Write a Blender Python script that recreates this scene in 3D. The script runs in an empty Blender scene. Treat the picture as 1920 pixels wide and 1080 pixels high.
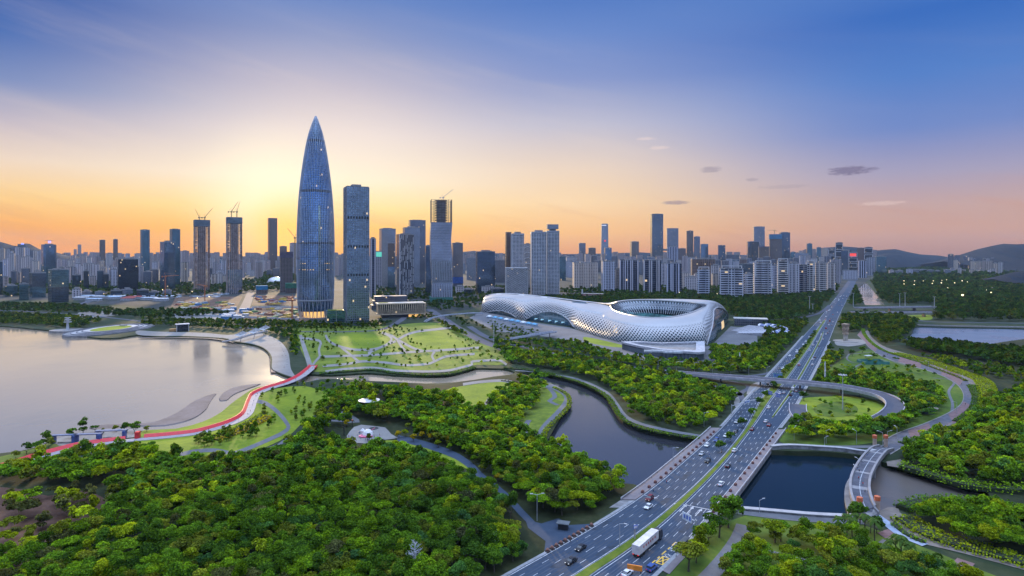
"""Evening panorama of a bay-side city: lake, park, woods, avenue, stadium and towers."""
EXPOSURE = 0.0
SKY_GAIN = 1.0
SUN_E = 4.2
HAZE = 1.5e-5
ZENITH = 4.5
import bpy, bmesh, math, random
import numpy as np
from mathutils import Vector, Matrix
from mathutils.geometry import delaunay_2d_cdt, tessellate_polygon
random.seed(7)
rng = np.random.default_rng(11)
PI = math.pi
SC = bpy.context.scene
COL = SC.collection

# ---------------------------------------------------------------- camera
H, F, YH = 120.0, 1144.0, 480.0          # camera height, focal length (1920 px frame), horizon row
cam_data = bpy.data.cameras.new("camera")
cam = bpy.data.objects.new("camera", cam_data)
COL.objects.link(cam)
cam.location = (0, 0, H)
cam.rotation_euler = (PI / 2, 0, 0)
cam_data.sensor_width = 36.0
cam_data.lens = 36.0 * F / 1920.0
cam_data.shift_y = (YH - 540.0) / 1920.0
cam_data.clip_start = 1.0
cam_data.clip_end = 60000.0
SC.camera = cam

# ---------------------------------------------------------------- colour management
SC.view_settings.view_transform = 'Standard'
SC.view_settings.look = 'None'
SC.view_settings.exposure = EXPOSURE
SC.view_settings.gamma = 1.0
SC.view_settings.use_curve_mapping = False
SC.render.engine = 'CYCLES'
SC.cycles.max_bounces = 6
SC.cycles.diffuse_bounces = 3
SC.cycles.glossy_bounces = 3
SC.cycles.transmission_bounces = 2
SC.cycles.volume_bounces = 1
SC.cycles.transparent_max_bounces = 6
SC.cycles.caustics_reflective = False
SC.cycles.caustics_refractive = False
SC.cycles.sample_clamp_indirect = 4.0
SC.cycles.use_denoising = True


def lin(r, g, b):
    f = lambda c: (c / 255 / 12.92) if c / 255 <= 0.04045 else ((c / 255 + 0.055) / 1.055) ** 2.4
    return (f(r), f(g), f(b), 1.0)


# ---------------------------------------------------------------- node helper
class NT:
    def __init__(s, tree):
        s.t = tree; s.n = tree.nodes; s.l = tree.links

    def add(s, typ, **kw):
        n = s.n.new(typ)
        for k, v in kw.items():
            setattr(n, k, v)
        return n

    def put(s, sock, v):
        if isinstance(v, bpy.types.NodeSocket):
            s.l.new(v, sock)
        else:
            sock.default_value = v

    def math(s, op, a, b=0.0, c=0.0, clamp=False):
        n = s.add('ShaderNodeMath', operation=op, use_clamp=clamp)
        s.put(n.inputs[0], a); s.put(n.inputs[1], b)
        if op in ('MULTIPLY_ADD', 'SMOOTH_MIN', 'COMPARE'):
            s.put(n.inputs[2], c)
        return n.outputs[0]

    def step(s, x, lo, hi, a=0.0, b=1.0, smooth=True):
        n = s.add('ShaderNodeMapRange', interpolation_type='SMOOTHSTEP' if smooth else 'LINEAR')
        for i, v in enumerate((x, lo, hi, a, b)):
            s.put(n.inputs[i], v)
        return n.outputs[0]

    def mix(s, f, a, b, mode='MIX'):
        n = s.add('ShaderNodeMix', data_type='RGBA', blend_type=mode)
        s.put(n.inputs['Factor'], f)
        s.put(n.inputs[6], a); s.put(n.inputs[7], b)
        return n.outputs[2]

    def ramp(s, x, stops, interp='LINEAR'):
        n = s.add('ShaderNodeValToRGB')
        r = n.color_ramp; r.interpolation = interp
        while len(r.elements) < len(stops):
            r.elements.new(0.5)
        for e, (p, c) in zip(r.elements, stops):
            e.position = p; e.color = c if len(c) == 4 else (*c, 1)
        s.put(n.inputs[0], x)
        return n.outputs[0]

    def noise(s, vec, scale, detail=3.0, rough=0.55, out=0):
        n = s.add('ShaderNodeTexNoise')
        if vec is not None:
            s.put(n.inputs['Vector'], vec)
        n.inputs['Scale'].default_value = scale
        n.inputs['Detail'].default_value = detail
        n.inputs['Roughness'].default_value = rough
        return n.outputs[out]


# ---------------------------------------------------------------- sky and sun
SUN_AZ = math.radians(-17.6)      # compass angle of the sun from +Y towards +X
SUN_EL = math.radians(10.0)
world = bpy.data.worlds.new("World")
SC.world = world
world.use_nodes = True
W = NT(world.node_tree)
W.n.clear()
tc = W.add('ShaderNodeTexCoord').outputs['Generated']
sep = W.add('ShaderNodeSeparateXYZ'); W.l.new(tc, sep.inputs[0])
sx, sy, sz = sep.outputs
elev = W.math('MULTIPLY', W.math('ARCSINE', sz), 180 / PI)
azim = W.math('MULTIPLY', W.math('ARCTAN2', sx, sy), 180 / PI)


def elramp(vals):   # (elevation in degrees, srgb)
    return W.ramp(W.math('DIVIDE', elev, 90.0, clamp=True), [(e / 90.0, lin(*c)) for e, c in vals])


ZEN = (186, 212, 255)
TOP = [(27, (112, 146, 206)), (40, (200, 212, 240)), (58, ZEN), (90, ZEN)]
sky_sun = elramp([(0, (255, 172, 50)), (2.2, (255, 188, 70)), (4.2, (255, 222, 146)), (6.8, (252, 236, 208)), (11, (232, 218, 213)),
                  (15, (190, 184, 201)), (19, (136, 150, 194)), (22.3, (96, 130, 194))] + TOP)
sky_left = elramp([(0, (240, 148, 62)), (2.2, (252, 172, 70)), (4.4, (253, 208, 134)), (7, (238, 214, 192)), (9.5, (196, 184, 194)),
                   (12.5, (122, 140, 188)), (16, (62, 104, 176)), (19, (42, 90, 168))] + TOP)
sky_mid = elramp([(0, (226, 150, 96)), (2.2, (250, 190, 116)), (5, (250, 214, 166)), (8, (236, 212, 190)), (12, (194, 191, 207)),
                  (16, (136, 152, 201)), (20, (104, 136, 200)), (22.6, (82, 122, 194))] + TOP)
sky_right = elramp([(0, (176, 132, 118)), (2, (202, 156, 136)), (4, (196, 162, 156)), (6.5, (166, 158, 184)), (10, (112, 136, 196)),
                    (14, (82, 126, 198)), (18.5, (54, 106, 188))] + TOP)
sky_back = elramp([(0, (140, 160, 205)), (6, (164, 184, 230)), (14, (136, 172, 238)), (22, (120, 165, 235))] + TOP)
col = W.mix(W.step(azim, -42, -17), sky_left, sky_sun)
col = W.mix(W.step(azim, -16, 6), col, sky_mid)
col = W.mix(W.step(azim, 4, 34), col, sky_right)
back = W.step(W.math('ABSOLUTE', azim), 50, 100)
col = W.mix(back, col, sky_back)
# thin cirrus drawn out along the horizon, in sky directions
cvec = W.add('ShaderNodeCombineXYZ')
W.put(cvec.inputs[0], W.math('MULTIPLY', azim, 0.018)); W.put(cvec.inputs[1], W.math('MULTIPLY_ADD', elev, 0.15, W.math('MULTIPLY', azim, 0.03)))
cn = W.noise(cvec.outputs[0], 1.6, 6.0, 0.58)
cir = W.math('MULTIPLY', W.step(cn, 0.46, 0.78), W.math('MULTIPLY', W.step(elev, 1.0, 5.0), W.step(elev, 24.0, 13.0)))
cir = W.math('MULTIPLY', cir, W.step(azim, 26, -4, 0.03, 0.22))
col = W.mix(cir, col, lin(250, 228, 206))
cn2 = W.noise(cvec.outputs[0], 3.6, 5.0, 0.6)
dk = W.math('MULTIPLY', W.math('MULTIPLY', W.step(cn2, 0.5, 0.7), W.step(elev, 7.5, 3.0)), 0.22)
col = W.mix(dk, col, lin(206, 140, 104))
# a few small clouds over the eastern half of the skyline
for px, py, wx, wy, k in ((1592, 320, 1.7, .42, .8), (1635, 317, .6, .2, .45), (1333, 318, 1.0, .32, .4), (1267, 380, 1.3, .22, .55), (1212, 260, 1.0, .16, -.30),
                          (1236, 277, .9, .2, -.30), (1410, 337, .6, .18, .3), (1655, 381, 2.0, .2, -.25), (1470, 350, 2.2, .2, .16)):
    a0 = math.degrees(math.atan2(px - 960, F)); e0 = math.degrees(math.atan2(YH - py, math.hypot(F, px - 960)))
    dx = W.math('DIVIDE', W.math('SUBTRACT', azim, a0), wx); dy = W.math('DIVIDE', W.math('SUBTRACT', elev, e0), wy)
    r2 = W.math('ADD', W.math('MULTIPLY', dx, dx), W.math('MULTIPLY', dy, dy))
    cv = W.add('ShaderNodeCombineXYZ'); W.put(cv.inputs[0], azim); W.put(cv.inputs[1], W.math('MULTIPLY', elev, 3.0))
    nn = W.noise(cv.outputs[0], 2.2, 4.0)
    m = W.step(W.math('ADD', r2, W.math('MULTIPLY', W.math('SUBTRACT', nn, 0.5), 2.2)), 1.15, 0.15)
    col = W.mix(W.math('MULTIPLY', m, abs(k)), col, lin(118, 108, 138) if k > 0 else lin(252, 226, 214))
# warm glow round the hidden sun
for ga, ge, gr, gf, gc in ((-21.6, 4.8, 8.0, .62, (1.15, 1.03, .74, 1)), (-20.3, 1.4, 5.2, .95, (1.3, .66, .06, 1))):
    ga, ge = math.radians(ga), math.radians(ge)
    dotn = W.add('ShaderNodeVectorMath', operation='DOT_PRODUCT')
    W.l.new(tc, dotn.inputs[0]); dotn.inputs[1].default_value = (math.sin(ga) * math.cos(ge), math.cos(ga) * math.cos(ge), math.sin(ge))
    ang = W.math('MULTIPLY', W.math('ARCCOSINE', W.math('MINIMUM', dotn.outputs['Value'], 1.0)), 180 / PI)
    col = W.mix(W.math('MULTIPLY', W.step(ang, gr, 0), gf), col, gc)
nish = W.add('ShaderNodeTexSky', sky_type='NISHITA')
nish.sun_disc = False
nish.sun_elevation = SUN_EL
nish.sun_rotation = SUN_AZ
nish.air_density = 1.2; nish.dust_density = 1.5; nish.ozone_density = 2.0
bgA = W.add('ShaderNodeBackground'); W.l.new(col, bgA.inputs[0]); W.l.new(W.step(elev, 36, 66, SKY_GAIN, SKY_GAIN * ZENITH), bgA.inputs[1])
bgB = W.add('ShaderNodeBackground'); W.l.new(nish.outputs[0], bgB.inputs[0]); bgB.inputs[1].default_value = 0.003
addsh = W.add('ShaderNodeAddShader'); W.l.new(bgA.outputs[0], addsh.inputs[0]); W.l.new(bgB.outputs[0], addsh.inputs[1])
wout = W.add('ShaderNodeOutputWorld'); W.l.new(addsh.outputs[0], wout.inputs[0])

sun_data = bpy.data.lights.new("sun", 'SUN')
sun_data.energy = SUN_E
sun_data.angle = math.radians(2.5)
sun_data.color = (1.0, 0.74, 0.42)
sun = bpy.data.objects.new("sun", sun_data)
COL.objects.link(sun)
dvec = Vector((math.sin(SUN_AZ) * math.cos(SUN_EL), math.cos(SUN_AZ) * math.cos(SUN_EL), math.sin(SUN_EL)))
sun.rotation_euler = dvec.to_track_quat('Z', 'Y').to_euler()
sun.location = (-400, 900, 600)


# ---------------------------------------------------------------- geometry helpers
def P(x, y, z=0.0):
    """point at height z seen at (x, y) of the 1920 px frame from the camera position"""
    d = (H - z) * F / (y - YH)
    return np.array((((x - 960.0) / F) * d, d, z))


def depth(y):
    return H * F / (y - YH)


def PP(pts, z=0.0):
    return [P(p[0], p[1], p[2] if len(p) > 2 else z) for p in pts]


def smooth(pts, step=6.0, closed=False):
    """Catmull-Rom through world points, resampled"""
    p = [np.array(q, float) for q in pts]
    n = len(p); out = []
    segs = n if closed else n - 1
    for i in range(segs):
        if closed:
            a, b, c, d = p[(i - 1) % n], p[i], p[(i + 1) % n], p[(i + 2) % n]
        else:
            a, b, c, d = p[max(i - 1, 0)], p[i], p[i + 1], p[min(i + 2, n - 1)]
        m = max(1, int(np.linalg.norm(c - b) / step))
        for k in range(m):
            t = k / m
            out.append(.5 * ((2 * b) + (c - a) * t + (2 * a - 5 * b + 4 * c - d) * t * t + (3 * b - a - 3 * c + d) * t ** 3))
    if not closed:
        out.append(p[-1])
    return out


def tangents(pts):
    p = np.array([q[:2] for q in pts]); t = np.gradient(p, axis=0)
    return t / np.maximum(np.linalg.norm(t, axis=1, keepdims=True), 1e-6)


class MB:
    def __init__(s):
        s.v = []; s.f = []; s.uv = []; s.has_uv = False

    def face(s, pts, uv=None):
        i = len(s.v); s.v += [tuple(map(float, p)) for p in pts]; s.f.append(tuple(range(i, i + len(pts))))
        if uv is not None:
            s.uv += uv; s.has_uv = True
        else:
            s.uv += [(0, 0)] * len(pts)
        return s

    def box(s, c, size, rot=0.0, z0=None, taper=1.0):
        """c = centre (x, y, base z), size = (sx, sy, h)"""
        x, y, z = c; a, b, h = size[0] / 2, size[1] / 2, size[2]
        cr, sr = math.cos(rot), math.sin(rot)
        q = lambda px, py, pz: (x + px * cr - py * sr, y + px * sr + py * cr, pz)
        lo = [q(-a, -b, z), q(a, -b, z), q(a, b, z), q(-a, b, z)]
        hi = [q(-a * taper, -b * taper, z + h), q(a * taper, -b * taper, z + h), q(a * taper, b * taper, z + h), q(-a * taper, b * taper, z + h)]
        s.loft(lo, hi)
        return s

    def loft(s, lo, hi, cap=True, u0=0.0):
        n = len(lo); u = u0
        for i in range(n):
            j = (i + 1) % n
            L = math.dist(lo[i][:2], lo[j][:2])
            s.face([lo[i], lo[j], hi[j], hi[i]], [(u, lo[i][2]), (u + L, lo[j][2]), (u + L, hi[j][2]), (u, hi[i][2])])
            u += L
        if cap:
            s.face(list(hi), [(0.01, 0.01)] * n); s.face(list(reversed(lo)), [(0.01, 0.01)] * n)
        return s

    def prism(s, pts, z0, z1, cap=True):
        return s.loft([(p[0], p[1], z0) for p in pts], [(p[0], p[1], z1) for p in pts], cap)

    def tube(s, pts, r, n=6, r1=None, cap=True):
        pts = [Vector(p) for p in pts]; m = len(pts); rings = []
        for i, p in enumerate(pts):
            t = (pts[min(i + 1, m - 1)] - pts[max(i - 1, 0)]).normalized()
            a = t.cross(Vector((0, 0, 1)))
            a = Vector((1, 0, 0)) if a.length < 1e-4 else a.normalized()
            b = t.cross(a)
            rr = r if r1 is None else r + (r1 - r) * i / (m - 1)
            rings.append([p + (a * math.cos(2 * PI * k / n) + b * math.sin(2 * PI * k / n)) * rr for k in range(n)])
        for i in range(m - 1):
            for k in range(n):
                l = (k + 1) % n
                s.face([rings[i][k], rings[i + 1][k], rings[i + 1][l], rings[i][l]])
        if cap:
            s.face(rings[0]); s.face(list(reversed(rings[-1])))
        return s

    def lathe(s, prof, n, cx=0.0, cy=0.0, sx=1.0, sy=1.0, rot=0.0, cap=True):
        """prof = [(radius, z)] bottom to top"""
        cr, sr = math.cos(rot), math.sin(rot)
        ring = lambda r, z: [(cx + r * (math.cos(2 * PI * k / n) * sx * cr - math.sin(2 * PI * k / n) * sy * sr),
                              cy + r * (math.cos(2 * PI * k / n) * sx * sr + math.sin(2 * PI * k / n) * sy * cr), z) for k in range(n)]
        R = [ring(r, z) for r, z in prof]
        for i in range(len(R) - 1):
            per = 2 * PI * max(prof[i][0], prof[i + 1][0])
            for k in range(n):
                l = (k + 1) % n; ua, ub = per * k / n, per * (k + 1) / n
                s.face([R[i][k], R[i][l], R[i + 1][l], R[i + 1][k]],
                       [(ua, prof[i][1]), (ub, prof[i][1]), (ub, prof[i + 1][1]), (ua, prof[i + 1][1])])
        if cap:
            s.face(list(reversed(R[0]))); s.face(R[-1])
        return s

    def ribbon(s, pts, w0, w1, z=None, th=0.0):
        """strip from lateral offset w0 to w1 (metres to the right of travel), optional thickness downwards"""
        t = tangents(pts); A = []; B = []
        for p, q in zip(pts, t):
            nx, ny = q[1], -q[0]
            zz = p[2] if z is None else z
            A.append((p[0] + nx * w0, p[1] + ny * w0, zz)); B.append((p[0] + nx * w1, p[1] + ny * w1, zz))
        dn = lambda q: (q[0], q[1], q[2] - th)
        u = 0.0
        for i in range(len(A) - 1):
            L = math.dist(A[i], A[i + 1])
            s.face([A[i], B[i], B[i + 1], A[i + 1]], [(0, u), (abs(w1 - w0), u), (abs(w1 - w0), u + L), (0, u + L)])
            if th:
                s.face([dn(A[i]), A[i], A[i + 1], dn(A[i + 1])]); s.face([B[i], dn(B[i]), dn(B[i + 1]), B[i + 1]])
                s.face([dn(B[i]), dn(A[i]), dn(A[i + 1]), dn(B[i + 1])])
            u += L
        if th:
            s.face([A[0], dn(A[0]), dn(B[0]), B[0]]); s.face([B[-1], dn(B[-1]), dn(A[-1]), A[-1]])
        return s

    def poly(s, pts, z, th=0.0):
        """flat sheet over a closed outline, optional thickness downwards"""
        v = [Vector((p[0], p[1], 0)) for p in pts]
        for tri in tessellate_polygon([v]):
            q = [(v[i].x, v[i].y, z) for i in tri]
            a = (Vector(q[1]) - Vector(q[0])).cross(Vector(q[2]) - Vector(q[0]))
            if a.z < 0:
                q.reverse()
            s.face(q, [(p[0], p[1]) for p in q])
        if th:
            for i in range(len(pts)):
                a, b = pts[i], pts[(i + 1) % len(pts)]
                s.face([(a[0], a[1], z - th), (b[0], b[1], z - th), (b[0], b[1], z), (a[0], a[1], z)])
        return s

    def build(s, name, mat, parent=None, smooth_=False, org=None):
        me = bpy.data.meshes.new(name)
        v = np.array(s.v, np.float64).reshape(-1, 3)
        if org is None and parent is not None:
            org = parent.get('_org')
        if org is not None:
            v = v - np.array(org, float)
        me.from_pydata(v.tolist(), [], s.f)
        if s.has_uv:
            uv = me.uv_layers.new(name="UVMap")
            uv.data.foreach_set('uv', np.array(s.uv, np.float32).ravel())
        if smooth_:
            bm = bmesh.new(); bm.from_mesh(me); bmesh.ops.remove_doubles(bm, verts=bm.verts, dist=0.002); bm.to_mesh(me); bm.free()
            me.shade_smooth()
        if mat is not None:
            me.materials.append(mat)
        me.update()
        o = bpy.data.objects.new(name, me)
        COL.objects.link(o)
        if parent is not None:
            o.parent = parent
            if org is not None:
                o['_org'] = tuple(map(float, org))
        return o


ORG = {}


def tag(o, label=None, cat=None, group=None, kind=None):
    if label: o['label'] = label
    if cat: o['category'] = cat
    if group: o['group'] = group
    if kind: o['kind'] = kind
    return o


def thing(name, label, cat, loc=(0, 0, 0), group=None, rotz=0.0, local=False):
    """Empty at the base of a thing; its parts are built in world coordinates unless local"""
    o = bpy.data.objects.new(name, None)
    COL.objects.link(o)
    o.empty_display_size = 2.0
    o.location = tuple(map(float, loc)); o.rotation_euler = (0, 0, rotz)
    if not local:
        o['_org'] = tuple(map(float, loc))
    return tag(o, label, cat, group)


def kids(o):
    return [c for c in bpy.data.objects if c.parent == o]


def dup(root, parts, loc, rotz=0.0, scale=1.0, label=None, group=None, sub=None):
    r = root.copy(); COL.objects.link(r)
    r.location = tuple(map(float, loc)); r.rotation_euler = (0, 0, rotz); r.scale = (scale,) * 3 if not hasattr(scale, '__len__') else scale
    if label: r['label'] = label
    if group: r['group'] = group
    for c in parts:
        k = c.copy(); COL.objects.link(k); k.parent = r
        for g in (sub or {}).get(c.name, ()):
            q = g.copy(); COL.objects.link(q); q.parent = k
    return r


def inside(pt, poly):
    x, y = pt; c = False; n = len(poly); j = n - 1
    for i in range(n):
        xi, yi = poly[i][0], poly[i][1]; xj, yj = poly[j][0], poly[j][1]
        if (yi > y) != (yj > y) and x < (xj - xi) * (y - yi) / (yj - yi) + xi:
            c = not c
        j = i
    return c


# ---------------------------------------------------------------- materials
MATS = {}


def mat(name, color, rough=0.7, metal=0.0, noise=None, spec=0.5, emit=None, bump=None, world=False):
    """plain procedural surface with a little colour variation. noise = (scale per metre, amount)"""
    if name in MATS:
        return MATS[name]
    m = bpy.data.materials.new(name); m.use_nodes = True
    T = NT(m.node_tree); b = T.n['Principled BSDF']
    b.inputs['Roughness'].default_value = rough; b.inputs['Metallic'].default_value = metal
    b.inputs['Specular IOR Level'].default_value = spec
    c = (*color, 1.0) if len(color) == 3 else color
    sc, am = noise or (0.35, 0.12)
    g = T.add('ShaderNodeNewGeometry').outputs['Position'] if world else T.add('ShaderNodeTexCoord').outputs['Object']
    n1 = T.noise(g, sc, 4.0)
    dark = tuple(x * (1 - am * 2) for x in c[:3]) + (1,); light = tuple(min(1, x * (1 + am * 2)) for x in c[:3]) + (1,)
    T.l.new(T.mix(T.step(n1, 0.25, 0.75), dark, light), b.inputs['Base Color'])
    if emit:
        b.inputs['Emission Color'].default_value = (*emit[:3], 1); b.inputs['Emission Strength'].default_value = emit[3]
    if bump:
        bp = T.add('ShaderNodeBump'); bp.inputs['Strength'].default_value = bump[1]; bp.inputs['Distance'].default_value = 0.3
        T.l.new(T.noise(g, bump[0], 3.0), bp.inputs['Height']); T.l.new(bp.outputs[0], b.inputs['Normal'])
    MATS[name] = m
    return m


def facade(name, wall, glass, bay=3.0, floor=3.8, pier=0.15, slab=0.2, gmetal=0.55, grough=0.12, lit=0.02, wrough=0.6, var=0.35, band=None, vcell=1.0, wmetal=0.0):
    """wall with a window grid set out in metres along UV; panes vary from one to the next and a few are lit"""
    if name in MATS:
        return MATS[name]
    m = bpy.data.materials.new(name); m.use_nodes = True
    T = NT(m.node_tree); b = T.n['Principled BSDF']
    uv = T.add('ShaderNodeUVMap').outputs[0]
    s = T.add('ShaderNodeSeparateXYZ'); T.l.new(uv, s.inputs[0])
    u = T.math('DIVIDE', s.outputs[0], bay); v = T.math('DIVIDE', s.outputs[1], floor)
    fu = T.math('FRACT', u); fv = T.math('FRACT', v)
    win = T.math('MULTIPLY', T.math('GREATER_THAN', fu, pier), T.math('GREATER_THAN', fv, slab))
    cell = T.add('ShaderNodeCombineXYZ')
    T.l.new(T.math('FLOOR', u), cell.inputs[0]); T.l.new(T.math('FLOOR', T.math('DIVIDE', v, vcell)), cell.inputs[1])
    T.l.new(T.add('ShaderNodeObjectInfo').outputs['Random'], cell.inputs[2])
    wn = T.add('ShaderNodeTexWhiteNoise', noise_dimensions='3D'); T.l.new(cell.outputs[0], wn.inputs[0])
    rnd = wn.outputs['Value']
    big = T.noise(uv, 0.02, 3.0)
    gl = T.mix(T.math('ADD', T.math('MULTIPLY', rnd, var), T.math('MULTIPLY', T.math('SUBTRACT', big, 0.4), 1.6), clamp=True), (*[c * 0.45 for c in glass], 1), (*[c * 1.35 for c in glass], 1))
    n1 = T.noise(uv, 0.15, 3.0)
    tint = T.ramp(T.add('ShaderNodeObjectInfo').outputs['Random'], [(0, (.62, .60, .62)), (.35, (.95, .90, .84)), (.7, (1, .98, 1)), (1, (.82, .88, 1.0))])
    wl = T.mix(n1, (*[c * 0.8 for c in wall], 1), (*[min(1, c * 1.15) for c in wall], 1))
    wl = T.mix(1.0, wl, tint, 'MULTIPLY')
    if band:   # plant-floor louvre bands every so many metres
        per, hgt, bc = band
        fb = T.math('LESS_THAN', T.math('FRACT', T.math('DIVIDE', s.outputs[1], per)), hgt / per)
        gl = T.mix(fb, gl, (*bc, 1)); 
    T.l.new(T.mix(win, wl, gl), b.inputs['Base Color'])
    T.l.new(T.math('MULTIPLY_ADD', win, gmetal - wmetal, wmetal), b.inputs['Metallic'])
    T.l.new(T.math('MULTIPLY_ADD', win, grough - wrough, wrough), b.inputs['Roughness'])
    if lit:
        on = T.math('MULTIPLY', win, T.math('GREATER_THAN', wn.outputs['Color'] if False else rnd, 1 - lit))
        b.inputs['Emission Color'].default_value = (1, 0.72, 0.38, 1)
        T.l.new(T.math('MULTIPLY', on, 0.9), b.inputs['Emission Strength'])
    MATS[name] = m
    return m


def ground_mat(name, stops, s1=0.01, s2=0.15, rough=0.9):
    """soil, turf or paving: two noises in world metres mixed through a ramp"""
    if name in MATS:
        return MATS[name]
    m = bpy.data.materials.new(name); m.use_nodes = True
    T = NT(m.node_tree); b = T.n['Principled BSDF']
    g = T.add('ShaderNodeNewGeometry').outputs['Position']
    a = T.noise(g, s1, 5.0, 0.6); c = T.noise(g, s2, 4.0, 0.65)
    x = T.math('ADD', T.math('MULTIPLY', a, 0.6), T.math('MULTIPLY', c, 0.4))
    T.l.new(T.ramp(T.step(x, 0.3, 0.7, smooth=False), stops), b.inputs['Base Color'])
    b.inputs['Roughness'].default_value = rough; b.inputs['Specular IOR Level'].default_value = 0.2
    MATS[name] = m
    return m


def water_mat(name, color, rough, bump, scale, ior=1.4):
    m = bpy.data.materials.new(name); m.use_nodes = True
    T = NT(m.node_tree); b = T.n['Principled BSDF']
    g = T.add('ShaderNodeNewGeometry').outputs['Position']
    mp = T.add('ShaderNodeMapping'); T.l.new(g, mp.inputs[0]); mp.inputs['Scale'].default_value = (1.0, 0.45, 1.0)
    big = T.noise(g, 0.006, 4.0)
    T.l.new(T.mix(big, (*[c * 0.75 for c in color], 1), (*[c * 1.3 for c in color], 1)), b.inputs['Base Color'])
    T.l.new(T.step(big, 0.35, 0.7, rough, rough * 3.2), b.inputs['Roughness'])
    b.inputs['IOR'].default_value = ior
    bp = T.add('ShaderNodeBump'); bp.inputs['Strength'].default_value = bump; bp.inputs['Distance'].default_value = 0.15
    T.l.new(T.noise(mp.outputs[0], scale, 3.0), bp.inputs['Height']); T.l.new(bp.outputs[0], b.inputs['Normal'])
    MATS[name] = m
    return m
# ================================================================ GROUND, WATER, PATHS
ZL, ZR = -2.0, -3.0     # lake and river levels below the ground
lake_px = [(-420, 600), (-200, 604), (0, 611), (60, 616), (118, 621), (142, 623), (152, 629), (190, 633.5), (225, 633), (258, 628), (300, 631), (350, 631),
           (420, 635), (436, 640), (470, 645), (490, 651), (503, 661), (507, 675), (508, 690), (520, 698), (540, 706), (552, 709), (556, 704), (575, 701),
           (620, 703), (690, 699), (740, 703), (800, 705), (840, 703), (868, 697), (888, 690), (905, 690), (945, 691),
           (966, 698), (960, 702), (925, 706), (890, 712), (850, 717), (800, 719), (740, 716), (690, 714), (650, 711), (600, 711), (578, 716), (556, 716), (530, 714),
           (500, 723), (480, 728), (450, 746), (430, 761), (410, 777), (380, 792), (330, 805), (268, 808), (233, 803), (176, 806),
           (142, 814), (116, 820), (97, 827), (75, 836), (40, 845), (0, 850), (-150, 870), (-420, 895)]
river_px = [(966, 698), (1018, 699), (1070, 711), (1108, 725), (1137, 742), (1151, 761), (1168, 785), (1199, 801), (1251, 814), (1312, 823), (1446, 844), (1537, 846),
            (1622, 855), (1661, 868), (1690, 875), (1732, 887), (1816, 912), (1920, 921), (2080, 930),
            (2080, 1000), (1920, 960), (1872, 949), (1740, 940), (1665, 955), (1644, 968), (1599, 966), (1521, 964), (1440, 957), (1380, 950), (1330, 960), (1240, 935),
            (1190, 908), (1160, 905), (1120, 890), (1085, 868), (1057, 855), (1020, 838), (1018, 818), (1027, 800), (1049, 778), (1064, 758), (1064, 744), (1052, 731), (1036, 723), (1010, 712), (992, 704)]
inlet_px = [(1722, 612), (1772, 613), (1850, 614.5), (1920, 616), (2150, 620), (2400, 625), (2400, 675), (2150, 668), (1920, 659), (1865, 657), (1802, 649), (1750, 645), (1715, 643), (1690, 641), (1700, 632), (1710, 625), (1712, 617)]
canal_px = [(1605, 531), (1626, 531), (1660, 572), (1622, 572)]
pond_px = [(1824, 714), (1850, 712), (1897, 715), (1893, 729), (1866, 736), (1840, 728)]
holes = [(lake_px, ZL), (river_px, ZR), (inlet_px, -1.5), (canal_px, -1.0), (pond_px, -1.0)]
GX0, GX1, GY0, GY1 = -10000.0, 10000.0, -300.0, 9600.0
hole_xy = []
for px, z in holes:
    xy = smooth([P(p[0], p[1], 0.0) for p in px], 12.0, True) if px is not canal_px else PP(px)
    xy = [(q[0], q[1]) for q in xy]
    if sum(a[0] * b[1] - b[0] * a[1] for a, b in zip(xy, xy[1:] + xy[:1])) < 0: xy.reverse()
    hole_xy.append(xy)
verts = [Vector(q) for q in ((GX0, GY0), (GX1, GY0), (GX1, GY1), (GX0, GY1))]
faces = [[0, 1, 2, 3]]
for h in hole_xy:
    i = len(verts); verts += [Vector(q) for q in h]; faces.append(list(range(i, i + len(h))))
ov, oe, of, _, _, orf = delaunay_2d_cdt(verts, [], faces, 1, 0.01)
mb = MB()
for f, src in zip(of, orf):
    if any(k > 0 for k in src):
        continue
    q = [(ov[i].x, ov[i].y, 0.0) for i in f]
    a = (Vector(q[1]) - Vector(q[0])).cross(Vector(q[2]) - Vector(q[0]))
    mb.face(q if a.z > 0 else q[::-1])
for h, (_, z) in zip(hole_xy, holes):
    for i in range(len(h)):
        a, b = h[i], h[(i + 1) % len(h)]
        mb.face([(a[0], a[1], z - 1), (b[0], b[1], z - 1), (b[0], b[1], 0), (a[0], a[1], 0)])
G_ground = ground_mat('ground_soil', [(0, (.012, .022, .010)), (.4, (.022, .036, .014)), (.7, (.04, .05, .025)), (1, (.07, .065, .045))], .01, .12)
tag(mb.build('ground', G_ground), kind='structure')

W_lake = water_mat('lake_water', (.27, .21, .15), .06, .28, .12, 2.7)
W_river = water_mat('river_water', (.030, .032, .040), .06, .14, .3, 1.65)
W_mud = water_mat('tidal_water', (.105, .088, .078), .22, .2, .3, 1.33)
for nm, h, z, m in (('lake_water', hole_xy[0], ZL, W_lake), ('river_water', hole_xy[1], ZR, W_river), ('bay_water', hole_xy[2], -1.5, water_mat('bay_water', (.10, .12, .16), .12, .3, .2, 1.45)),
                    ('canal_water', hole_xy[3], -1.0, W_lake), ('pond_water', hole_xy[4], -1.0, W_mud)):
    c = np.mean(np.array(h), axis=0)
    tag(MB().poly(h, z).build(nm, m), kind='structure')
bas = [(1330, 880), (1390, 835), (1446, 843), (1537, 846), (1622, 855), (1634, 868), (1624, 900), (1630, 930), (1648, 962), (1599, 968), (1521, 964), (1440, 957), (1380, 951), (1300, 945)]
tag(MB().poly([P(*p, ZR + .03) for p in bas], ZR + .03).build('basin_water', water_mat('basin_water', (.003, .010, .018), .05, .10, .3, 1.24)), kind='structure')
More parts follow.
